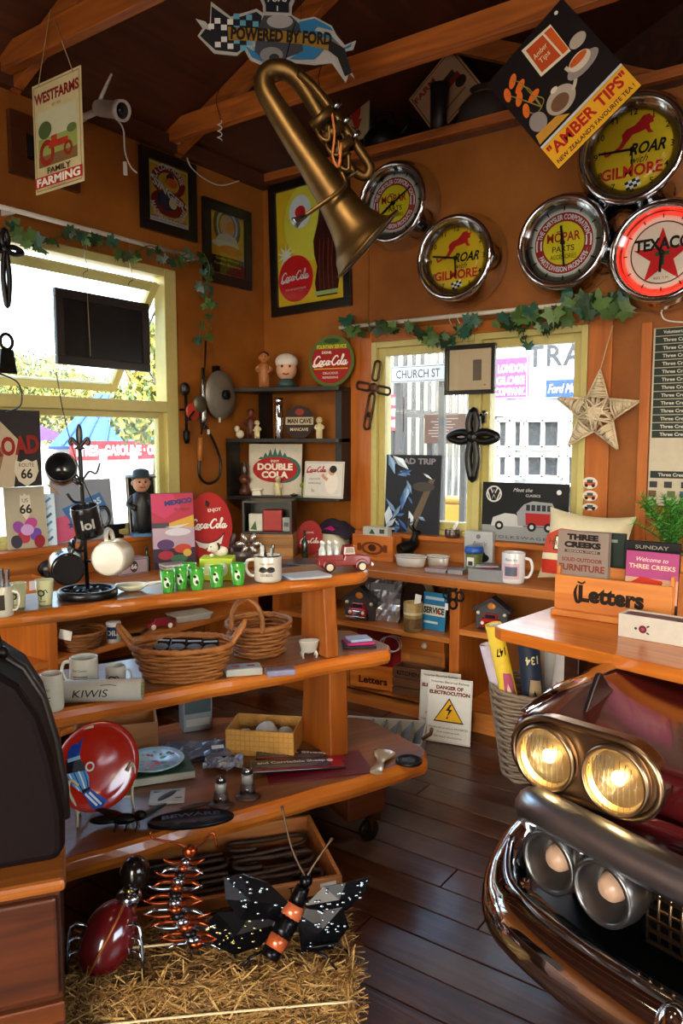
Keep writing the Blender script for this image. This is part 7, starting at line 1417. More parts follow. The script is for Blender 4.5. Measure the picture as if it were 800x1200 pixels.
P = lsh(222, X=XW1-.1); t = thing('white_tray', 'white ribbed plastic tray on the low left shelf', 'tray', P, R(72)); obj('tray', MB().box((0, 0, .018), (.2, .12, .034), taper=(1.08, 1.1)), mat('#b9b6ac', .4), t, bev=.004); obj('rim', MB().box((0, 0, .036), (.225, .14, .005)), mat('#c9c6bc', .4), t, bev=.002)
P = lsh(140, .16, XW1-.12); box_thing('dark_carton', 'dark brown carton on the bottom left shelf', 'carton', P, .26, .22, .2, R(80), '#3a2416', lambda A, w, h: A.rect(w*.2, h*.1, w*.3, h*.25, '#7a6a54'))
P = onz(250, 838, .16); P.z = .1605; P.x = XW1-.12; t = box_thing('dotted_box', 'white box dotted with brown on the bottom left shelf', 'box', P, .17, .12, .1, R(75), '#b5ada0', lambda A, w, h: [A.ell(w*(-.35+.14*i), h*(-.3+.28*j), .005, .005, '#7a5a3a', n=8) for i in range(6) for j in range(3)])

# ------------------------------------------------------------------ top tier of the stand
def st(px, py, z): P = onz(px, py, z); P.z = z+.0006; return P
def glass_cup(label, P, r, h, col, draw, group, tint):
    t = thing('shot_glass', label, 'glass', P, YAW, group); obj('glass', MB().lathe([(r*.72, 0), (r*.74, h*.02), (r, h), (r*.93, h), (r*.7, h*.16), (0, h*.14)], 22), tint, t)
    A = Art(.3); draw(A, r, h); A.fine(.008); k = (1-.74)
    for v in A.mb.v:
        rr_ = r*(.74+k*(v.z/h)); a_ = v.x/rr_; q = rr_*1.01-v.y*.6; v.x, v.y = q*sin(a_), -q*cos(a_)
    A.build(t, 'print'); return t
M_GRN = mat('#4aa83c', .1, coat=.6, var=.25, sc=60); M_FRO = mat('#d6d6a4', .3, coat=.2)
kiwi = lambda A, r, h: (A.ell(-.1*r, h*.5, r*.42, h*.14, '#26241c'), A.ell(-.1*r, h*.5, r*.26, h*.08, '#c9c894'), A.stroke([(r*.2, h*.58), (r*.42, h*.62), (r*.6, h*.5)], r*.1, '#26241c'), A.stroke([(-.1*r, h*.36), (-.1*r, h*.24)], r*.1, '#26241c'), A.rect(0, h*.16, r*.7, h*.03, '#4a4834'))
for px, py, lab in ((21, 712, 'frosted cream shot glass with a black bird, nearest the left edge'), (53, 708, 'frosted cream shot glass with a black bird, beside mug tree base')):
    P = st(px, py, Z1); m = mpp(P); glass_cup(lab, P, 10.5*m, 29*m, '', kiwi, 'cream shot glasses on the top tier', M_FRO)
panda = lambda A, r, h: (A.ell(0, h*.5, r*.36, h*.26, '#d8e8cc'), A.ell(-r*.1, h*.66, r*.2, h*.07, '#1c241a'), A.ell(r*.15, h*.4, r*.2, h*.1, '#1c3a1a'))
gp = ((197, 694, 'green shot glass, leftmost of the row before the puppy box'), (212, 690, 'green shot glass, second from left in the row'), (231, 691, 'green shot glass, third from left in the row'), (254, 688, 'green shot glass directly in front of the puppy box'), (279, 685, 'green shot glass at the right end of row'), (222, 685, 'green shot glass in the back row left of puppy box'))
for px, py, lab in gp:
    P = st(px, py, Z1); m = mpp(P); glass_cup(lab, P, 9*m, 25*m, '', panda, 'green shot glasses on the top tier', M_GRN)
P = st(258, 681, Z1); P += Vector((-.04, .03, 0)); m = mpp(P); box_thing('puppy_box', 'lime green gift box behind the green shot glasses', 'box', P, 38*m, .09, 26*m, YAW, '#a9c22a', lambda A, w, h: (A.rect(-w*.2, 0, w*.3, h*.5, '#d8e0a0'), A.ell(w*.2, 0, w*.16, h*.3, '#d8e0d8')))
Pd = P+Vector((0, 0, 26*m+.0005)); t = thing('puppy_figurine', 'white puppy figurine with dark ears lying on lime box', 'figurine', Pd, YAW); obj('body', MB().ball((3*m, 2*m, 6*m), (9*m, 6*m, 6*m)).ball((-4*m, -3*m, 11*m), (6*m, 5.5*m, 6*m)).ball((-8*m, -6*m, 9*m), (3.6*m, 3*m, 2.6*m), 12, 8).ball((-6*m, -5*m, 2*m), (3*m, 4*m, 2*m), 10, 6), mat('#d8d0c0', .5), t); obj('ear', MB().ball((1*m, -3*m, 12*m), (2.6*m, 2.4*m, 4.6*m), 12, 8), mat('#2a201c', .5), t); obj('nose', MB().ball((-11*m, -7.5*m, 10*m), 1.2*m, 8, 6), M_BLACK, t); obj('eye', MB().ball((-6.5*m, -7.8*m, 12.5*m), 1*m, 8, 6), M_BLACK, t)
def carmug(A, r, h): A.text('THREE CREEKS', 0, h*.72, h*.1, '#26221e', w=r*1.0); A.ell(-r*.28, h*.5, r*.3, h*.11, '#1c1a18'); A.ell(r*.3, h*.5, r*.3, h*.11, '#1c1a18'); A.rect(0, h*.46, r*1.2, h*.06, '#3a3634'); A.text('OLD SKOOL', 0, h*.3, h*.12, '#26221e', w=r*.9, bold=.02)
P = st(314, 681, Z1); m = mpp(P); mug('white enamel mug with dark rim holding pens on top tier', P, 16*m, 31*m, '#d0cabc', YAW, carmug, '#1c1c20', hs=-1)
g = random.Random(2)
for i in range(7):
    a_, b_ = g.uniform(-.25, .3), g.uniform(-.15, .2); Q_ = P+RT*(g.uniform(-9, 9)*m)+Vector((0, 0, .012)); t = thing('souvenir_pen', 'printed souvenir pen standing in the enamel mug on top tier', 'pen', Q_, rot=(b_, a_, 0), group='pens in the enamel mug'); obj('barrel', MB().tube([(0, 0, 0), (0, 0, .115)], .0045, 8), mat(('#c9c9c4', '#26262a', '#a8a8ac')[i % 3], .3, var=.5, sc=200), t); obj('clip', MB().box((.005, 0, .105), (.002, .003, .03)), M_STEEL, t)
P = st(359, 676, Z1); m = mpp(P); t = thing('leaflet_pile', 'pale blue grey leaflets lying flat on the top tier', 'leaflet', P, R(60)); 
for i in range(3): obj('sheet', MB().box((0, 0, .002+i*.003), (.15, .11, .0025)), mat(('#b9bcc4', '#c9ccd0', '#aab0b8')[i], .35), t, rot=(0, 0, R(i*4-4)))
# toy pickup with bottles
P = st(402, 668, Z1); m = mpp(P); t = thing('toy_pickup', 'red toy pickup truck on the right end of top tier', 'toy truck', P, R(48)); tl = 62*m; M_RED = mat('#7a1416', .25, coat=.6)
obj('body', MB().prism([(-tl*.5, tl*.1), (tl*.5, tl*.1), (tl*.5, tl*.24), (tl*.44, tl*.29), (tl*.22, tl*.31), (-.0*tl, tl*.31), (-.02*tl, tl*.22), (-tl*.5, tl*.24)], -tl*.17, tl*.17), M_RED, t, bev=.004); c_ = obj('cab', MB().box((tl*.1, 0, tl*.38), (tl*.26, tl*.28, tl*.18), taper=(.78, .85)), M_RED, t, bev=.005); obj('window', MB().box((tl*.1, 0, tl*.39), (tl*.16, tl*.285, tl*.09), taper=(.8, .94)), mat('#1c2024', .1), c_)
for s_ in (-1, 1):
    obj('bed_side', MB().box((-tl*.27, s_*tl*.16, tl*.27), (tl*.46, tl*.02, tl*.09)), M_RED, t); 
    for x in (-.3, .32):
        obj('fender', MB().lathe([(tl*.12, -tl*.03), (tl*.12, tl*.03)], 16, T(x*tl, s_*tl*.17, tl*.115, rx=R(90))), M_RED, t, bev=.003); w_ = obj('wheel', MB().lathe([(tl*.07, -tl*.03), (tl*.09, -tl*.02), (tl*.09, tl*.02), (tl*.07, tl*.03)], 18, T(x*tl, s_*tl*.2, tl*.09, rx=R(90))), mat('#17150f', .6), t); obj('whitewall', MB().lathe([(tl*.065, 0), (tl*.03, s_*.002), (0, s_*.003)], 16, T(x*tl, s_*tl*.232, tl*.09, rx=R(90))), mat('#d0c4a8', .4), w_)
obj('bumper', MB().box((tl*.52, 0, tl*.12), (.008, tl*.36, .012)), M_CHROME, t)
for i in range(6):
    a_, b_ = (i % 3-1)*tl*.13-tl*.27, (-1, 1)[i//3]*tl*.07; rz_ = R(48); Q_ = P+Vector((a_*cos(rz_)-b_*sin(rz_), a_*sin(rz_)+b_*cos(rz_), tl*.245)); q = thing('mini_bottle', 'miniature clear glass bottle in the toy pickup bed', 'bottle', Q_, group='bottles in the toy pickup'); obj('glass', MB().lathe([(.011, 0), (.0115, .004), (.0115, .028), (.005, .04), (.005, .05), (.0065, .052), (.0065, .057)], 14), mat('#b9c0c0', .08, .0, coat=1.), q); obj('stopper', MB().ball((0, 0, .058), .0062, 10, 6), M_WHITE, q)
# mug tree
P = st(103, 699, Z1); m = mpp(P); t = thing('mug_tree', 'black iron mug tree with a pointed finial on top tier', 'mug tree', P, YAW); R_ = 34*m
obj('base_ring', MB().lathe([(R_*.96, 0), (R_, .004), (R_, .02), (R_*.94, .026), (R_*.86, .026), (R_*.84, .0)], 40, cap=False), M_BLACK, t)
for i in range(8): obj('base_scroll', MB().tube(smooth_path([(R_*.86*cos(a_), R_*.86*sin(a_), .018), (R_*.55*cos(a_+.35), R_*.55*sin(a_+.35), .02), (R_*.3*cos(a_-.2), R_*.3*sin(a_-.2), .02), (0, 0, .02)], 4), .006, 6), M_BLACK, t) if False else obj('base_scroll', MB().tube(smooth_path([(R_*.86*cos(i*.785), R_*.86*sin(i*.785), .018), (R_*.55*cos(i*.785+.35), R_*.55*sin(i*.785+.35), .02), (R_*.3*cos(i*.785-.2), R_*.3*sin(i*.785-.2), .02), (0, 0, .02)], 4), .006, 6), M_BLACK, t)
hp_ = 172*m; obj('pole', MB().tube([(0, 0, .01), (-4*m, 0, hp_)], .0065, 10), M_BLACK, t)
fz = hp_; fm = MB().ball((-4*m, 0, fz+16*m), (4*m, 2*m, 13*m)).ball((-4*m, 0, fz+1*m), (6*m, 3*m, 2*m))
for s_ in (-1, 1): fm.tube(smooth_path([(-4*m, 0, fz+2*m), (-4*m+s_*5*m, 0, fz+8*m), (-4*m+s_*9*m, 0, fz+12*m), (-4*m+s_*11*m, 0, fz+7*m), (-4*m+s_*8*m, 0, fz+5*m)], 4), 2.2*m, 8)
obj('finial', fm, M_BLACK, t)
for s_ in (-1, 1): obj('scroll', MB().tube(smooth_path([(-3*m, 0, hp_-38*m), (s_*9*m-3*m, 0, hp_-26*m), (s_*17*m-3*m, 0, hp_-28*m), (s_*22*m-3*m, 0, hp_-16*m)], 5), 1.2*m, 7), M_BLACK, t)
arms = [(-1, 118), (1, 84), (-1, 62), (1, 50)]
for s_, hh in arms: obj('arm', MB().tube(smooth_path([(-2*m, 0, (hh-8)*m), (s_*10*m, -8*m, (hh-6)*m), (s_*16*m, -12*m, (hh+4)*m)], 4), 1.6*m, 7), M_BLACK, t)
def hung_mug(label, px, py, r, h, col, rot, draw=None):
    Q_ = CC+ray(px, py)*((P-CC).dot(FW)-.06); return mug(label, Q_, r, h, col, 0, draw, None, None, rot)
hm = hung_mug('dark grey mug hanging highest on the mug tree', 72, 553, 17*m, 34*m, '#232326', (R(75), R(40), YAW+R(10))); 
obj('swing_ticket', MB().box((0, 0, 0), (17*m, .002, 17*m), T(6*m, -22*m, 10*m, ry=.78)), mat('#b98a44', .5), hm)
hm = hung_mug('black and white lettered mug in the middle of mug tree', 106, 628, 16*m, 36*m, '#17171a', (R(8), R(-12), YAW+R(35)), lambda A, r, h: (A.rect(-r*.3, h*.55, r*2.0, h*.62, '#19181a'), A.text('lol', -r*.3, h*.5, h*.42, '#a8a6a0', w=r*.9, bold=.03))); hung_mug('black mug with faint lettering hanging low left on mug tree', 80, 668, 19*m, 38*m, '#17171a', (R(-78), R(-75), YAW+R(14))); hung_mug('white mug hanging base outward low right on mug tree', 126, 655, 20*m, 40*m, '#d4cdbc', (R(-76), R(-100), YAW+R(-14)))
# spoon rest, mug at frame edge
P = st(165, 692, Z1); m = mpp(P); t = thing('spoon_rest', 'cream ceramic spoon rest on top tier beside mug tree', 'spoon rest', P, R(48)); obj('bowl', MB().lathe([(.018, 0), (.035, .004), (.05, .016), (.053, .022), (.049, .021), (.03, .008), (0, .006)], 28, T(-.03, 0, 0), sy=.8), M_CREAM, t); obj('handle', MB().tube(smooth_path([(.015, 0, .018), (.05, 0, .024), (.09, 0, .03)], 4), [.012]*4+[.009]*4+[.011], 10, flat=.45), M_CREAM, t)
P = st(3, 722, Z1); m = mpp(P); mug('cream mug of pens at the far left of top tier', P, 13*m, 36*m, '#cfc8b4', YAW, lambda A, r, h: A.rect(r*.4, h*.5, r*.5, h*.5, '#3a342c'))
for i in range(4): Q_ = P+Vector((0, 0, .014))+RT*((i-1.5)*4*m); t = thing('souvenir_pen', 'grey souvenir pen in the cream mug at far left', 'pen', Q_, rot=(.05, (i-1.5)*.1, 0), group='pens in the cream mug'); obj('barrel', MB().tube([(0, 0, 0), (0, 0, .12)], .005, 8), mat('#6a6c72', .3, var=.5, sc=200), t); obj('clip', MB().box((.006, 0, .11), (.002, .003, .03)), M_STEEL, t)

# ------------------------------------------------------------------ middle tier
tl_ = lambda A, r, h: (A.text('Bald Country', 0, h*.62, h*.13, '#26221c', w=r*1.1, shear=.3), A.rect(0, h*.42, r*1.1, h*.03, '#5a5448'), A.rect(0, h*.34, r*1.0, h*.03, '#5a5448'), A.rect(0, h*.26, r*.7, h*.03, '#5a5448'))
P = st(99, 803, Z2); m = mpp(P); mug('cream printed mug standing behind the rolled cloth', P, 16*m, 34*m, '#d0c9b4', YAW, tl_, hs=-1)
P = st(62, 832, Z2); m = mpp(P); mug('cream printed mug half hidden by the dark case', P, 13*m, 44*m, '#d0c9b4', YAW-R(20), tl_, hs=-1)
P = st(136, 806, Z2); m = mpp(P); mug('small cream espresso cup with a bird on middle tier', P, 11.5*m, 27*m, '#d0c9b4', YAW, kiwi, hs=1)
P = st(120, 822, Z2); m = mpp(P); t = thing('rolled_tea_towel', 'rolled cream tea towel lettered in black on middle tier', 'tea towel', P, R(41)); L_ = 92*m; r_ = 13*m
mb = MB(); mb.tube([(-L_/2, 0, r_), (L_/2, 0, r_)], r_, 20); obj('roll', mb, mat('#cfc8b8', .8), t)
sp_ = []; 
for i in range(40): a_ = i*.45; q = r_*(1-i/46); sp_.append((L_/2+.001, q*cos(a_), r_+q*sin(a_)))
obj('spiral_edge', MB().tube(sp_, .0016, 5), mat('#9aa060', .7), t); A = Art(.8); A.text('KIWIS', -L_*.12, r_*1.05, r_*.95, '#2a2a28', w=L_*.44, shear=.2); A.stroke([(0, r_*1.75), (L_*.1, r_*1.8), (L_*.2, r_*1.7)], .002, '#4a4a44')
A.fine(.007)
for v in A.mb.v:
    a_ = (v.z-r_)/r_; q = r_*1.01-v.y*.5; v.y, v.z = -q*cos(a_), r_+q*sin(a_)
A.build(t, 'lettering')
P = st(212, 797, Z2); P += FW*.0+Vector((-.02, .03, 0)); m = mpp(P); bA = wicker_basket('oval honey wicker basket of coasters, nearer one on middle tier', P, 44*m, 28*m, 58*m, 40*m, 40*m, YAW+R(8), '#a8672c', rings=9, n=16, th=.0062, handles=(-1, 1))
for i in range(4):
    Q_ = P+RT*((-27+i*19)*m)+Vector((-.02+.01*i, .0, .045)); t = thing('coaster_pack', ('dark coaster pack at the left of near wicker basket', 'dark coaster pack with a grey car, second in the near basket', 'dark coaster pack with a grey car, third in the near basket', 'dark coaster pack at the right of near wicker basket')[i], 'coaster', Q_, rot=(R(-50), 0, YAW+R(6*i-8))); obj('card', MB().box((0, 0, 20*m), (18*m, .008, 30*m)), mat('#1c2028', .2, coat=.5), t, bev=.002); A = Art(.3); A.ell(0, 22*m, 9*m, 5*m, '#7a8088'); A.rect(0, 31*m, 16*m, 2.5*m, '#a8acb0'); A.build(t, 'print', (0, -.0042, 0))
P = st(313, 766, Z2); P += Vector((-.04, .0, 0)); m = mpp(P); wicker_basket('round wicker basket with a hoop handle, farther one on middle tier', P, 32*m, 28*m, 41*m, 36*m, 36*m, YAW+R(75), '#9c5f2a', rings=8, n=15, th=.0062, hoop=(-.9, 1.0))
Pk = st(285, 789, Z2); m = mpp(Pk); t = thing('picture_box', 'flat cream box with small red pictures on middle tier', 'box', Pk, R(50)); obj('box', MB().box((0, 0, .012), (42*m, .07, .024)), mat('#b9b6a8', .4), t, bev=.003); mb = MB().box((0, 0, .0247), (38*m, .06, .001)); obj('cover', mb, mat('#8fa8b4', .3), t); obj('picture', MB().box((-9*m, 0, .0255), (9*m, .018, .001)), mat('#a8362c', .4), t); obj('picture', MB().box((9*m, 0, .0255), (9*m, .018, .001)), mat('#a8362c', .4), t)
Pk = st(328, 791, Z2); m = mpp(Pk); t = thing('soap_packet', 'clear plastic packet of lilac soaps on middle tier', 'packet', Pk, R(52)); obj('soap', MB().box((0, 0, .012), (34*m, .055, .022)), mat('#8c86a0', .4, var=.3), t, bev=.006); mb = MB(); crinkle(mb, 40*m, .075, .008, 8, z0=.025); obj('wrapper', mb, glass_mat('#ffffff', .1, refl=2.0), t)
Pk = st(362, 770, Z2); m = mpp(Pk); t = thing('toy_bathtub', 'tiny white clawfoot bathtub ornament on middle tier', 'ornament', Pk, R(50)); obj('tub', MB().lathe([(.3*12*m, 5*m), (9*m, 7*m), (12*m, 19*m), (12.8*m, 19.5*m), (12*m, 20.4*m), (10.5*m, 18*m), (7*m, 9*m), (0, 8*m)], 26, sy=.62), mat('#cfcabd', .25, coat=.4), t)
for x in (-7, 7):
    for y in (-4, 4): obj('claw_foot', MB().tube([(x*m, y*m, 8*m), (x*1.2*m, y*1.2*m, 4*m), (x*1.1*m, y*1.2*m, 0)], 1.2*m, 6), mat('#cfcabd', .3), t)
for i in range(3):
    Pk = st(420, 756, Z2); Pk.z += i*.0105; m = mpp(Pk); t = thing('pink_book', ('black book at the bottom of pile on right end of middle tier', 'pink book in the middle of pile on right end of middle tier', 'blue and white leaflet on top of pile, right end of middle tier')[i], 'book', Pk, R(40+i*7)); obj('cover', MB().box((0, 0, .005), (38*m-i*6*m, .11-i*.02, .0095)), mat(('#17161a', '#b01f62', '#9fb0c8')[i], .35), t, bev=.001)

# ------------------------------------------------------------------ bottom tier
P = st(118, 955, Z3); m = mpp(P)*1.05; t = thing('bird_plate', 'glossy red plate with a blue bird on a white easel', 'plate', P, rot=(0, 0, YAW+R(40)))
pr_ = 48*m; M_ = T(-2*m, 6*m, 8*m+pr_, rx=R(78)); pl_ = obj('plate', MB().lathe([(0, .0), (pr_*.6, .002), (pr_*.8, .008), (pr_, .018), (pr_*1.01, .022), (pr_*.98, .024), (pr_*.8, .014), (pr_*.55, .007), (0, .006)], 44, M_), mat('#b3200f', .12, coat=.6, var=.1), t)
A = Art(.25); k = pr_; B_ = lambda p: [(x*k, z*k) for x, z in p]
A.poly(B_([(-.66, .3), (-.62, .5), (-.5, .62), (-.36, .6), (-.22, .74), (-.3, .54), (-.34, .36), (-.4, .28)]), '#1d3a86'); A.poly(B_([(-.68, .3), (-.38, .28), (-.28, .12), (-.26, -.04), (-.5, -.06), (-.7, .02)]), '#14161c'); A.rect(-.5*k, .28*k, .3*k, .08*k, '#7fa0b8'); A.poly(B_([(-.7, -.0), (-.26, -.04), (-.2, -.2), (-.22, -.44), (-.4, -.5), (-.6, -.3)]), '#5f98c4')
for i in range(4): A.stroke(B_([(-.64+i*.11, -.02), (-.56+i*.1, -.24), (-.46+i*.07, -.44)]), .03*k, ('#e4e8e8', '#1d3a86')[i % 2])
A.poly(B_([(-.4, -.44), (-.2, -.42), (-.2, -.5), (-.4, -.54)]), '#14161c'); A.poly(B_([(-.4, -.52), (-.2, -.48), (.14, -.82), (.0, -.92), (-.22, -.92)]), '#2b55a8')
for i in range(2): A.stroke(B_([(-.34+i*.1, -.54), (-.12+i*.1, -.86)]), .05*k, '#dfe6ea', 1)
A.ring(-.16*k, .02*k, .07*k, .11*k, '#d8d4c8', 16); A.fine(.012)
for v in A.mb.v:
    q = sqrt(v.x**2+v.z**2)/pr_; v.y -= .0015+(.0065 if q < .55 else .0065+(q-.55)*.032 if q < .8 else .0145+(q-.8)*.05)
A.build(t, 'bird_print', (-2*m, 6*m, 8*m+pr_), (R(-12), 0, 0))
es = mat('#c9bf98', .4)
for s_, x in ((-1, -30), (1, 34)): obj('easel_leg', MB().tube(smooth_path([(x*m, -10*m, 0), (x*m, -8*m, 20*m), ((x+s_*6)*m, -4*m, 40*m), ((x+s_*3)*m, -2*m, 50*m), (x*m-s_*4*m, -6*m, 44*m)], 5), 1.6*m, 7), es, t)
obj('easel_back', MB().tube([(-30*m, -8*m, 14*m), (0, 20*m, 8*m), (34*m, -8*m, 14*m)], 1.5*m, 7), es, t); obj('easel_top', MB().tube(smooth_path([(-18*m, 14*m, 0), (-20*m, 16*m, 84*m), (-16*m, 10*m, 98*m), (-2*m, 8*m, 100*m)], 4), 1.5*m, 7), es, t)
P = st(186, 912, Z3); P += Vector((-.03, .02, 0)); m = mpp(P); t = thing('green_book', 'dull green book lying under the floral plate', 'book', P, R(56)); obj('cover', MB().box((0, 0, .016), (78*m, .17, .032)), mat('#2c4a2a', .5), t, bev=.003); obj('pages', MB().box((.002, -.001, .016), (77*m, .17, .024)), mat('#b9b09a', .7), t)
Pq = P+Vector((-.02, .0, .033)); t = thing('floral_plate', 'round dish painted with red flowers on the green book', 'plate', Pq, YAW); pr_ = 36*m; obj('dish', MB().lathe([(0, 0), (pr_*.6, .001), (pr_*.85, .008), (pr_, .017), (pr_*.97, .02), (pr_*.8, .011), (0, .007)], 36), mat('#9fc0c4', .2, coat=.5), t)
mb = MB(); g = random.Random(9)
for i in range(26):
    mb.slot = g.randrange(4); q = g.uniform(0, 6.28); d = pr_*.78*sqrt(g.random()); mb.lathe([(g.uniform(.006, .016), 0), (0, .0006)], 10, T(d*cos(q), d*sin(q), .0085+.0055*(d/pr_)**2+i*.00008, rz=q, ry=-.0), smooth=False, cap=False, sy=.6)
tag(obj('painted_flowers', mb, [mat('#b82c3c', .3), mat('#d8667a', .3), mat('#b0b83a', .3), mat('#3f7a54', .3)], t), kind='stuff')
P = st(230, 890, Z3); P += Vector((-.03, .03, 0)); m = mpp(P); t = thing('wrapped_souvenir', 'dark souvenir in a clear plastic bag, bottom tier', 'packet', P, R(50)); obj('card', MB().box((0, 0, .006), (66*m, .13, .01)), mat('#2a2c34', .4), t); obj('badge', MB().ball((4*m, 0, .014), (7*m, 5*m, 3*m), 12, 6), mat('#b9a888', .4), t); mb = MB(); crinkle(mb, 76*m, .16, .014, 21, z0=.014); obj('plastic', mb, mat('#6a6e78', .12, .2, var=.8, sc=25), t); obj('price_label', MB().box((24*m, -.02, .031), (14*m, .03, .001)), M_WHITE, t)
P = st(262, 902, Z3); P += Vector((-.02, .02, 0)); t = thing('wrapped_trinket', 'smaller crinkled clear packet beside the woven box', 'packet', P, R(40)); mb = MB(); crinkle(mb, 44*m, .11, .02, 5, z0=.004); obj('plastic', mb, mat('#8c9098', .12, .2, var=.8, sc=25), t); obj('trinket', MB().ball((0, 0, .012), (8*m, 5*m, 4*m), 12, 6), mat('#a8a49a', .3, .5), t)
P = st(312, 878, Z3); P += Vector((-.015, .01, 0)); m = mpp(P); t = thing('flax_box', 'open woven flax box of white wool balls, bottom tier', 'basket', P, YAW-R(8)); fw_, fd, fh = 78*m, .17, 30*m; M_FX = mat('#c08a3a', .6, var=.35, sc=120, bump=.5)
for c_, s_ in (((0, -fd/2, fh/2), (fw_, .006, fh)), ((0, fd/2, fh/2), (fw_, .006, fh)), ((-fw_/2, 0, fh/2), (.006, fd+.006, fh)), ((fw_/2, 0, fh/2), (.006, fd+.006, fh)), ((0, 0, .004), (fw_, fd, .006))): obj('woven_side', MB().box(c_, s_), M_FX, t, bev=.002)
mb = MB()
for j in range(5):
    for i in range(14): mb.box(((i-6.5)*fw_/14, -fd/2-.0035, (j+.5)*fh/5), (fw_/14*.82, .003, fh/5*.8), T(0, 0, 0))
tag(obj('weave_strips', mb, mat('#d09a48', .6), t), kind='stuff')
for x, y, r_, lab in ((2, -2, 14, 'large white wool ball in the middle of flax box'), (-22, -6, 10, 'small white wool ball at left in flax box'), (24, -4, 11, 'white wool ball at right in the flax box'), (2, 26, 11, 'white wool ball at the back of flax box')):
    Q_ = P+RT*(x*m)+Vector((0, 0, .01+r_*m+.004))-Vector((FW.x, FW.y, 0)).normalized()*(-y*m*.6); mb = MB(); mb.ball((0, 0, 0), r_*m*.92, 20, 14)
    for v in mb.v: v *= 1+.10*mnoise.noise(v*90)
    b_ = obj('wool_ball', mb, mat('#c9c2b6', .95, bump=.8, sc=160), None, Q_, label=lab, cat='wool ball', group='wool balls in the flax box')
# packaged magazines
P = st(355, 900, Z3); P += Vector((-.02, .02, 0)); m = mpp(P)
for k, (du, dy, dz, rz_, txt, lab) in enumerate(((.03, .06, .005, 40, 'rriedale Sheep', 'black and red wrapped sheep booklet, rear one of the two'), (-.03, -.02, .013, 50, 'and Corriedale Sheep', 'black and red wrapped sheep booklet, front one of the two'))):
    Q_ = P+Vector((cos(STR)*du-sin(STR)*dy, sin(STR)*du+cos(STR)*dy, dz)); t = thing('wrapped_booklet', lab, 'booklet', Q_, rot=(0, R(3), R(rz_))); L_, w_ = 108*m, .10
    obj('cover', MB().box((0, 0, .003), (L_, w_, .006)), mat('#141217', .3, coat=.4), t, bev=.002); A = Art(.35); A.rect(L_*.42, 0, L_*.14, w_*.96, '#9c1428'); A.rect(-L_*.02, -w_*.42, L_*.9, w_*.12, '#9c1428'); A.text(txt, -L_*.06, w_*.14, w_*.26, '#d8d4d0', w=L_*.74, bold=.03)
    for i in range(3): A.rect(-L_*.1, -w_*(.08+.1*i), L_*(.7-.1*i), w_*.035, '#8c8886')
    A.ell(L_*.36, w_*.1, w_*.12, w_*.12, '#c9c4bc'); A.build(t, 'print', (0, 0, .0064), (R(-90), 0, 0))
t2 = thing('red_folder', 'dark red folder lying below the wrapped booklets', 'folder', P+Vector((.02, -.03, 0))*1.0, R(50)); t2.location.z = Z3+.0006; obj('folder', MB().box((18*m, 0, .002), (120*m, .2, .003)), mat('#5c1018', .35), t2)
P = st(446, 896, Z3); m = mpp(P); t = thing('bottle_opener', 'pearly bottle opener with a flared head, bottom tier end', 'bottle opener', P, R(112)); t.scale = (1.6, 1.6, 1.4); mb = MB(); mb.tube(smooth_path([(-.06, 0, .008), (-.03, 0, .009), (0, 0, .008), (.03, 0, .008), (.055, 0, .008)], 4), [.014, .015, .016, .015, .013, .012, .010, .009, .009, .010, .014, .018, .022, .025, .027, .028, .026], 12, flat=.4); obj('body', mb, mat('#b9a68c', .2, .4, coat=.5), t); obj('mouth', MB().ball((.05, 0, .012), (.014, .012, .003), 12, 6), M_BLACK, t)
P = st(479, 893, Z3); m = mpp(P); t = thing('black_medallion', 'black round iron plaque with raised marks at bottom tier corner', 'plaque', P, R(55)); r_ = 15.5*m; obj('disc', MB().lathe([(r_, 0), (r_*1.02, .004), (r_, .01), (r_*.86, .01), (r_*.84, .007), (0, .007)], 32), mat('#16181c', .35, .5), t)
A = Art(.35); A.text('OLD', 0, r_*.32, r_*.36, '#5c646c', bold=.03); A.text('SKOOL', 0, -r_*.02, r_*.34, '#5c646c', bold=.03); A.text('1935', 0, -r_*.4, r_*.34, '#5c646c', bold=.03); A.build(t, 'raised_marks', (0, 0, .0075), (R(-90), 0, 0))
for px, py, lab in ((259, 944, 'leather-hatted glass salt shaker, left one of the pair'), (290, 934, 'leather-hatted glass salt shaker, right one of the pair')):
    P = st(px, py, Z3); m = mpp(P); t = thing('salt_shaker', lab, 'salt shaker', P, YAW, 'pair of hatted salt shakers'); obj('hat_brim', MB().lathe([(15*m, 0), (15.5*m, 1*m), (12*m, 3*m), (9*m, 4*m), (8.6*m, 15*m), (6.5*m, 18*m), (0, 18*m)], 24, sy=.8), mat('#3a241a', .5, var=.3), t); obj('hat_band', MB().lathe([(9.4*m, 5*m), (9.2*m, 9*m)], 24, cap=False, sy=.8), mat('#14100e', .4), t); obj('glass', MB().lathe([(7*m, 17*m), (7*m, 27*m), (5*m, 29*m)], 18), mat('#8a8680', .1, coat=.8), t); obj('cap', MB().lathe([(6*m, 28.5*m), (6*m, 33*m), (4*m, 36*m), (0, 36.5*m)], 18), M_STEEL, t); obj('star', MB().ball((0, -7.6*m, 11*m), (2.4*m, 1*m, 2.4*m), 10, 6), M_STEEL, t)
P = st(150, 968, Z3); m = mpp(P); t = thing('iron_fly', 'dark cast iron fly ornament on the bottom tier', 'ornament', P, YAW+R(8)); mb = MB(); mb.ball((-4*m, 0, 9*m), (16*m, 8*m, 6*m)).ball((14*m, 0, 12*m), (8*m, 6*m, 6*m)).ball((-26*m, 1*m, 9*m), (18*m, 9*m, 4*m)); obj('body', mb, M_IRON, t)
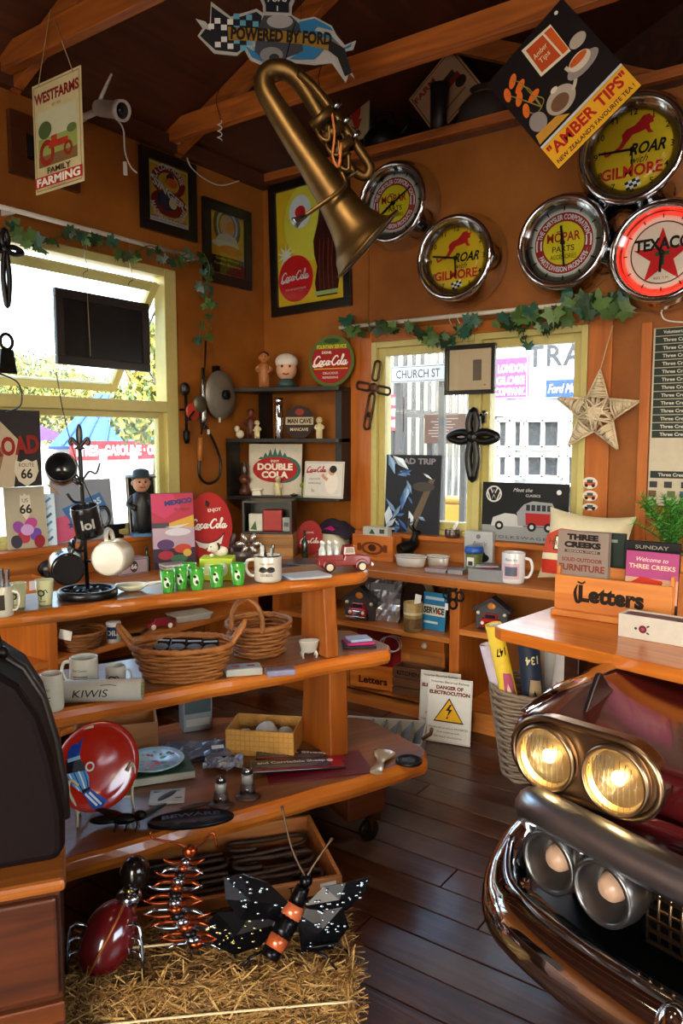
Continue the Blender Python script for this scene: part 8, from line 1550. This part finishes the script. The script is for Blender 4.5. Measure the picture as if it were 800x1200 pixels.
obj('wing', MB().ball((0, 0, 0), (20*m, 8*m, 2*m), 16, 6, T(26*m, 4*m, 13*m, ry=-.35, rz=.3)), mat('#3a423a', .35, .5), t); obj('wing', MB().ball((0, 0, 0), (20*m, 8*m, 2*m), 16, 6, T(-18*m, 8*m, 12*m, ry=.2, rz=-.3)), M_IRON, t)
for x in (-14, -2, 10):
    for s_ in (-1, 1): obj('leg', MB().tube([(x*m, s_*4*m, 7*m), (x*m+2*m, s_*10*m, 6*m), (x*m, s_*13*m, 0)], 1.1*m, 6), M_IRON, t)
P = st(224, 962, Z3); m = mpp(P); t = thing('beware_plaque', 'oval black iron beware of wife plaque at the tier edge', 'plaque', P, R(47)); aw, ad = 50*m, .055; ov = MB().lathe([(aw, 0), (aw*1.0, .008), (aw*.96, .011), (aw*.92, .008), (0, .008)], 44, sy=ad/aw); obj('oval', ov, mat('#1a1c22', .35, .6), t); A = Art(.35, 0); A.text('BEWARE', 0, ad*.32, ad*.55, '#4a4e58', w=aw*1.35, bold=.03, bend=ad*.12); A.text('of', -aw*.55, -ad*.2, ad*.3, '#4a4e58'); A.text('WIFE', 0, -ad*.38, ad*.55, '#4a4e58', w=aw*.8, bold=.03); A.build(t, 'raised_letters', (0, 0, .0085), (R(-90), 0, 0))
P = st(196, 935, Z3); m = mpp(P); t = thing('feather_tile', 'pale tile in plastic with a dark feather, bottom tier', 'tile', P, R(45)); obj('tile', MB().box((0, 0, .004), (.115, .095, .008)), mat('#aaa69c', .25), t, bev=.001); obj('feather', MB().ball((0, 0, .0085), (.045, .014, .002), 16, 6, T(0, .0, 0, rz=.9)), mat('#2a241e', .5), t)
for x, y in ((-.035, .03), (.03, .032), (.038, -.02)): obj('motif', MB().lathe([(.012, .0085), (0, .009)], 10, T(x, y, 0), sy=.5), mat('#6a7480', .5), t)
P = st(228, 945, Z3); m = mpp(P); t = thing('dried_leaf', 'thin dark dried leaf lying beside the oval plaque', 'leaf', P, R(60)); obj('blade', MB().ball((0, 0, .003), (.05, .012, .003), 14, 6), mat('#3a2a1c', .6), t); obj('stalk', MB().tube([(.045, 0, .003), (.08, .004, .003)], .0015, 5), mat('#3a2a1c', .6), t)
P = st(158, 880, Z3); P = st_world(st_local(P)[0]-.05, 2.86, Z3+.0006); m = mpp(P); open_box('plain_box', 'plain open timber box at the back of bottom tier', 'box', P, .3, .17, .12, R(52), wood('#7a4a22', '#9c6632', 'X', .5), .009)
P = st_world(1.14, 2.9, Z3+.0006); box_thing('grey_carton', 'grey white carton standing behind the flax box', 'carton', P, .12, .08, .15, R(60), '#8c9494', lambda A, w, h: (A.rect(0, h*.2, w*.9, h*.4, '#4a5a5c'), A.rect(0, -h*.25, w*.8, h*.2, '#b9b6a8')))

# ------------------------------------------------------------------ welded sculptures on the bale
def ba(px, py, z=.24): P = onz(px, py, z); P.z = z-.004; return P
M_COPPER = mat('#8a3a18', .22, .85, var=.4, sc=40); M_SILV = mat('#9aa4ae', .15, 1., var=.3, sc=40); M_DK = mat('#1c1a1c', .25, .8, var=.5, sc=60)
P = ba(215, 1110); m = mpp(P); t = thing('scrap_centipede', 'copper and steel scrap metal crayfish sculpture rearing on the bale', 'sculpture', P, YAW)
sp_ = smooth_path([(14*m, 0, 8*m), (4*m, 0, 28*m), (-8*m, 0, 50*m), (-6*m, 0, 76*m), (2*m, 0, 100*m), (10*m, 0, 120*m)], 3)
for i, p in enumerate(sp_[:14]):
    r_ = (11-.35*i)*m; sg = obj('body_segment', MB().ball(p, (r_, r_*.8, r_*.62), 12, 8), (M_COPPER, M_SILV, M_DK)[i % 3], t)
    for s_ in (-1, 1):
        L_ = (30-abs(i-5)*1.6)*m; obj('leg_spike', MB().tube(smooth_path([(p.x+s_*r_*.7, p.y-2*m, p.z), (p.x+s_*(r_+L_*.5), p.y-10*m, p.z+4*m), (p.x+s_*(r_+L_), p.y-12*m, p.z+(10 if i % 2 else -2)*m)], 3), [2.6*m, 2.6*m, 2.4*m, 2.2*m, 1.8*m, 1.2*m, .5*m], 7), M_COPPER if i % 3 else M_SILV, t)
hd = sp_[-1]; obj('head', MB().ball(hd, (9*m, 7*m, 8*m)), M_COPPER, t); obj('tail_spike', MB().tube([(10*m, -4*m, 10*m), (12*m, -14*m, -4*m+.01)], [3*m, .8*m], 7), M_DK, t)
for s_ in (-1, 1): obj('feeler', MB().tube(smooth_path([hd, hd+Vector((s_*14*m, -4*m, 12*m)), hd+Vector((s_*34*m-6*m, -6*m, 22*m+s_*4*m)), hd+Vector((s_*38*m-6*m, -6*m, 8*m if s_ > 0 else 26*m))], 4), 1.3*m, 6), M_COPPER, t)
P = ba(335, 1120); m = mpp(P); t = thing('scrap_butterfly', 'black scrap metal butterfly sculpture with an orange banded body', 'sculpture', P, YAW)
bp_ = [(-18*m, -22*m, 14*m), (-6*m, -8*m, 32*m), (8*m, 6*m, 54*m), (20*m, 16*m, 78*m)]; bs = smooth_path(bp_, 4); cols = (M_DK, mat('#b8562a', .25, .3, coat=.5), M_DK, mat('#c8663a', .25, .3, coat=.5), M_DK)
n_ = len(bs)
for i in range(5):
    a_, b_ = int(i*(n_-1)/5), int((i+1)*(n_-1)/5); obj('body_band', MB().tube(bs[a_:b_+1], [(10+3*sin(pi*(j)/(n_-1)))*m*(.8 if i == 4 else 1) for j in range(a_, b_+1)], 14), cols[i], t)
obj('head', MB().ball(bs[-1]+Vector((3*m, 2*m, 6*m)), 8*m), M_DK, t)
for s_ in (-1, 1): obj('antenna', MB().tube(smooth_path([bs[-1]+Vector((3*m, 0, 10*m)), bs[-1]+Vector((s_*14*m, 6*m, 44*m if s_ < 0 else 26*m)), bs[-1]+Vector((s_*30*m+4*m, 14*m, 92*m if s_ < 0 else 52*m))], 4), [1.4*m]*8+[2.2*m], 6), mat('#5a4432', .4, .6), t)
def wing(pts, y, mm):
    n = len(pts); c_ = sum((Vector((x, 0, z)) for x, z in pts), Vector())/n; mb = MB(); vs = [(c_.x*m, y-6*m, c_.z*m)]+[(x*m, y+3*m*sin(i*2.4), z*m) for i, (x, z) in enumerate(pts)]
    mb.add(vs, [(0, 1+i, 1+(i+1) % n) for i in range(n)]); return mb
W_ = {'upL': [(6, 62), (-20, 88), (-50, 102), (-72, 96), (-70, 70), (-54, 46), (-20, 34)], 'loL': [(-8, 40), (-40, 52), (-80, 56), (-94, 36), (-84, 12), (-60, 2), (-30, 10)], 'upR': [(22, 58), (44, 80), (70, 88), (98, 92), (92, 74), (72, 54), (40, 38)], 'loR': [(12, 48), (36, 60), (66, 58), (74, 30), (54, 4), (18, 0)]}
g = random.Random(13)
for k_, pts in W_.items():
    y = 4*m if 'L' in k_ else 10*m; w_ = obj('wing', wing(pts, y, m), mat('#17171b', .2, .7, var=.4, sc=50), t, solid=.004)
    mb = MB(); c_ = [sum(p[i] for p in pts)/len(pts) for i in (0, 1)]
    for i in range(26):
        p = g.choice(pts); f_ = g.uniform(.15, .92); x, z = c_[0]+(p[0]-c_[0])*f_+g.uniform(-4, 4), c_[1]+(p[1]-c_[1])*f_+g.uniform(-4, 4); mb.ball((x*m, y-6*m*(1-f_)-2.0*m, z*m), (g.uniform(1, 2.6)*m, .7*m, g.uniform(.8, 1.6)*m), 8, 5)
    tag(obj('scale_marks', mb, mat('#b9a870' if k_ == 'loL' else '#b4c4ce', .15, .8), w_), kind='stuff')
for x, y in ((-40, -20), (46, -16), (60, 6)): obj('leg_rod', MB().tube([(x*.5*m, -6*m, 16*m), (x*m, y*m, 14*m), (x*1.3*m, y*m-6*m, -1*m+.004)], 1.6*m, 6), M_DK, t)
P = ba(128, 1130); m = mpp(P); t = thing('scrap_beetle', 'glossy dark red metal beetle sculpture with an upright dark head', 'sculpture', P, rot=(0, 0, YAW))
Mb = T(0, 0, 36*m, ry=R(28), rx=R(-30)); obj('shell', MB().ball((0, 0, 0), (31*m, 26*m, 42*m), 26, 18, Mb), mat('#5a0c10', .15, coat=1., var=.2), t); obj('shell_seam', MB().tube([Mb @ Vector((34*m*sin(a_)*0-1*m, -26.6*m*cos(a_), 42.5*m*sin(a_))) for a_ in [-1.4+2.8*i/14 for i in range(15)]], 1.6*m, 6), mat('#a8642a', .3, .6), t)
hdp = Mb @ Vector((0, 0, 46*m)); obj('collar', MB().ball(hdp, (16*m, 14*m, 10*m)), M_SILV, t); obj('neck', MB().tube([hdp, hdp+Vector((2*m, 4*m, 14*m))], 9*m, 12), mat('#6a5a30', .2, .9), t); obj('head', MB().ball(hdp+Vector((6*m, 6*m, 26*m)), (18*m, 17*m, 21*m)), mat('#1c1714', .15, .6, coat=.6), t)
for i in range(3):
    for s_ in (-1, 1): obj('leg', MB().tube(smooth_path([(s_*22*m, -4*m, (20+i*16)*m), (s_*40*m, -12*m, (24+i*16)*m), (s_*44*m, -16*m, 2*m)], 3), 2*m, 6), M_SILV, t)
# fill spotlights added out of view on the near tie beams to brighten the interior
for i, (x, yy) in enumerate(((-1.5, yA-.97), (.1, yA-.97), (-.7, yA-1.94))):
    t = thing('fill_spotlight', ('added black fill spotlight on tie beam above the display stand', 'added black fill spotlight on tie beam above the car', 'added black fill spotlight on the beam above the photographer')[i], 'lamp', (x, yy, ZP-.02)); obj('stem', MB().tube([(0, 0, 0), (0, 0, -.1)], .01, 8), M_BLACK, t); obj('shade', MB().lathe([(.03, -.08), (.055, -.1), (.075, -.22), (.07, -.22), (.05, -.11)], 24), M_BLACK, t); obj('bulb', MB().ball((0, 0, -.17), .035, 16, 10), mat('#ffdca8', .4, emit=12), t)
    light('fill_spot_beam', 'SPOT', (x, yy, ZP-.25), (R(50), 0, R(28-10*i)), (90, 85, 10)[i], (1, .82, .6), spot_size=R(88), spot_blend=1.0, shadow_soft_size=.2)
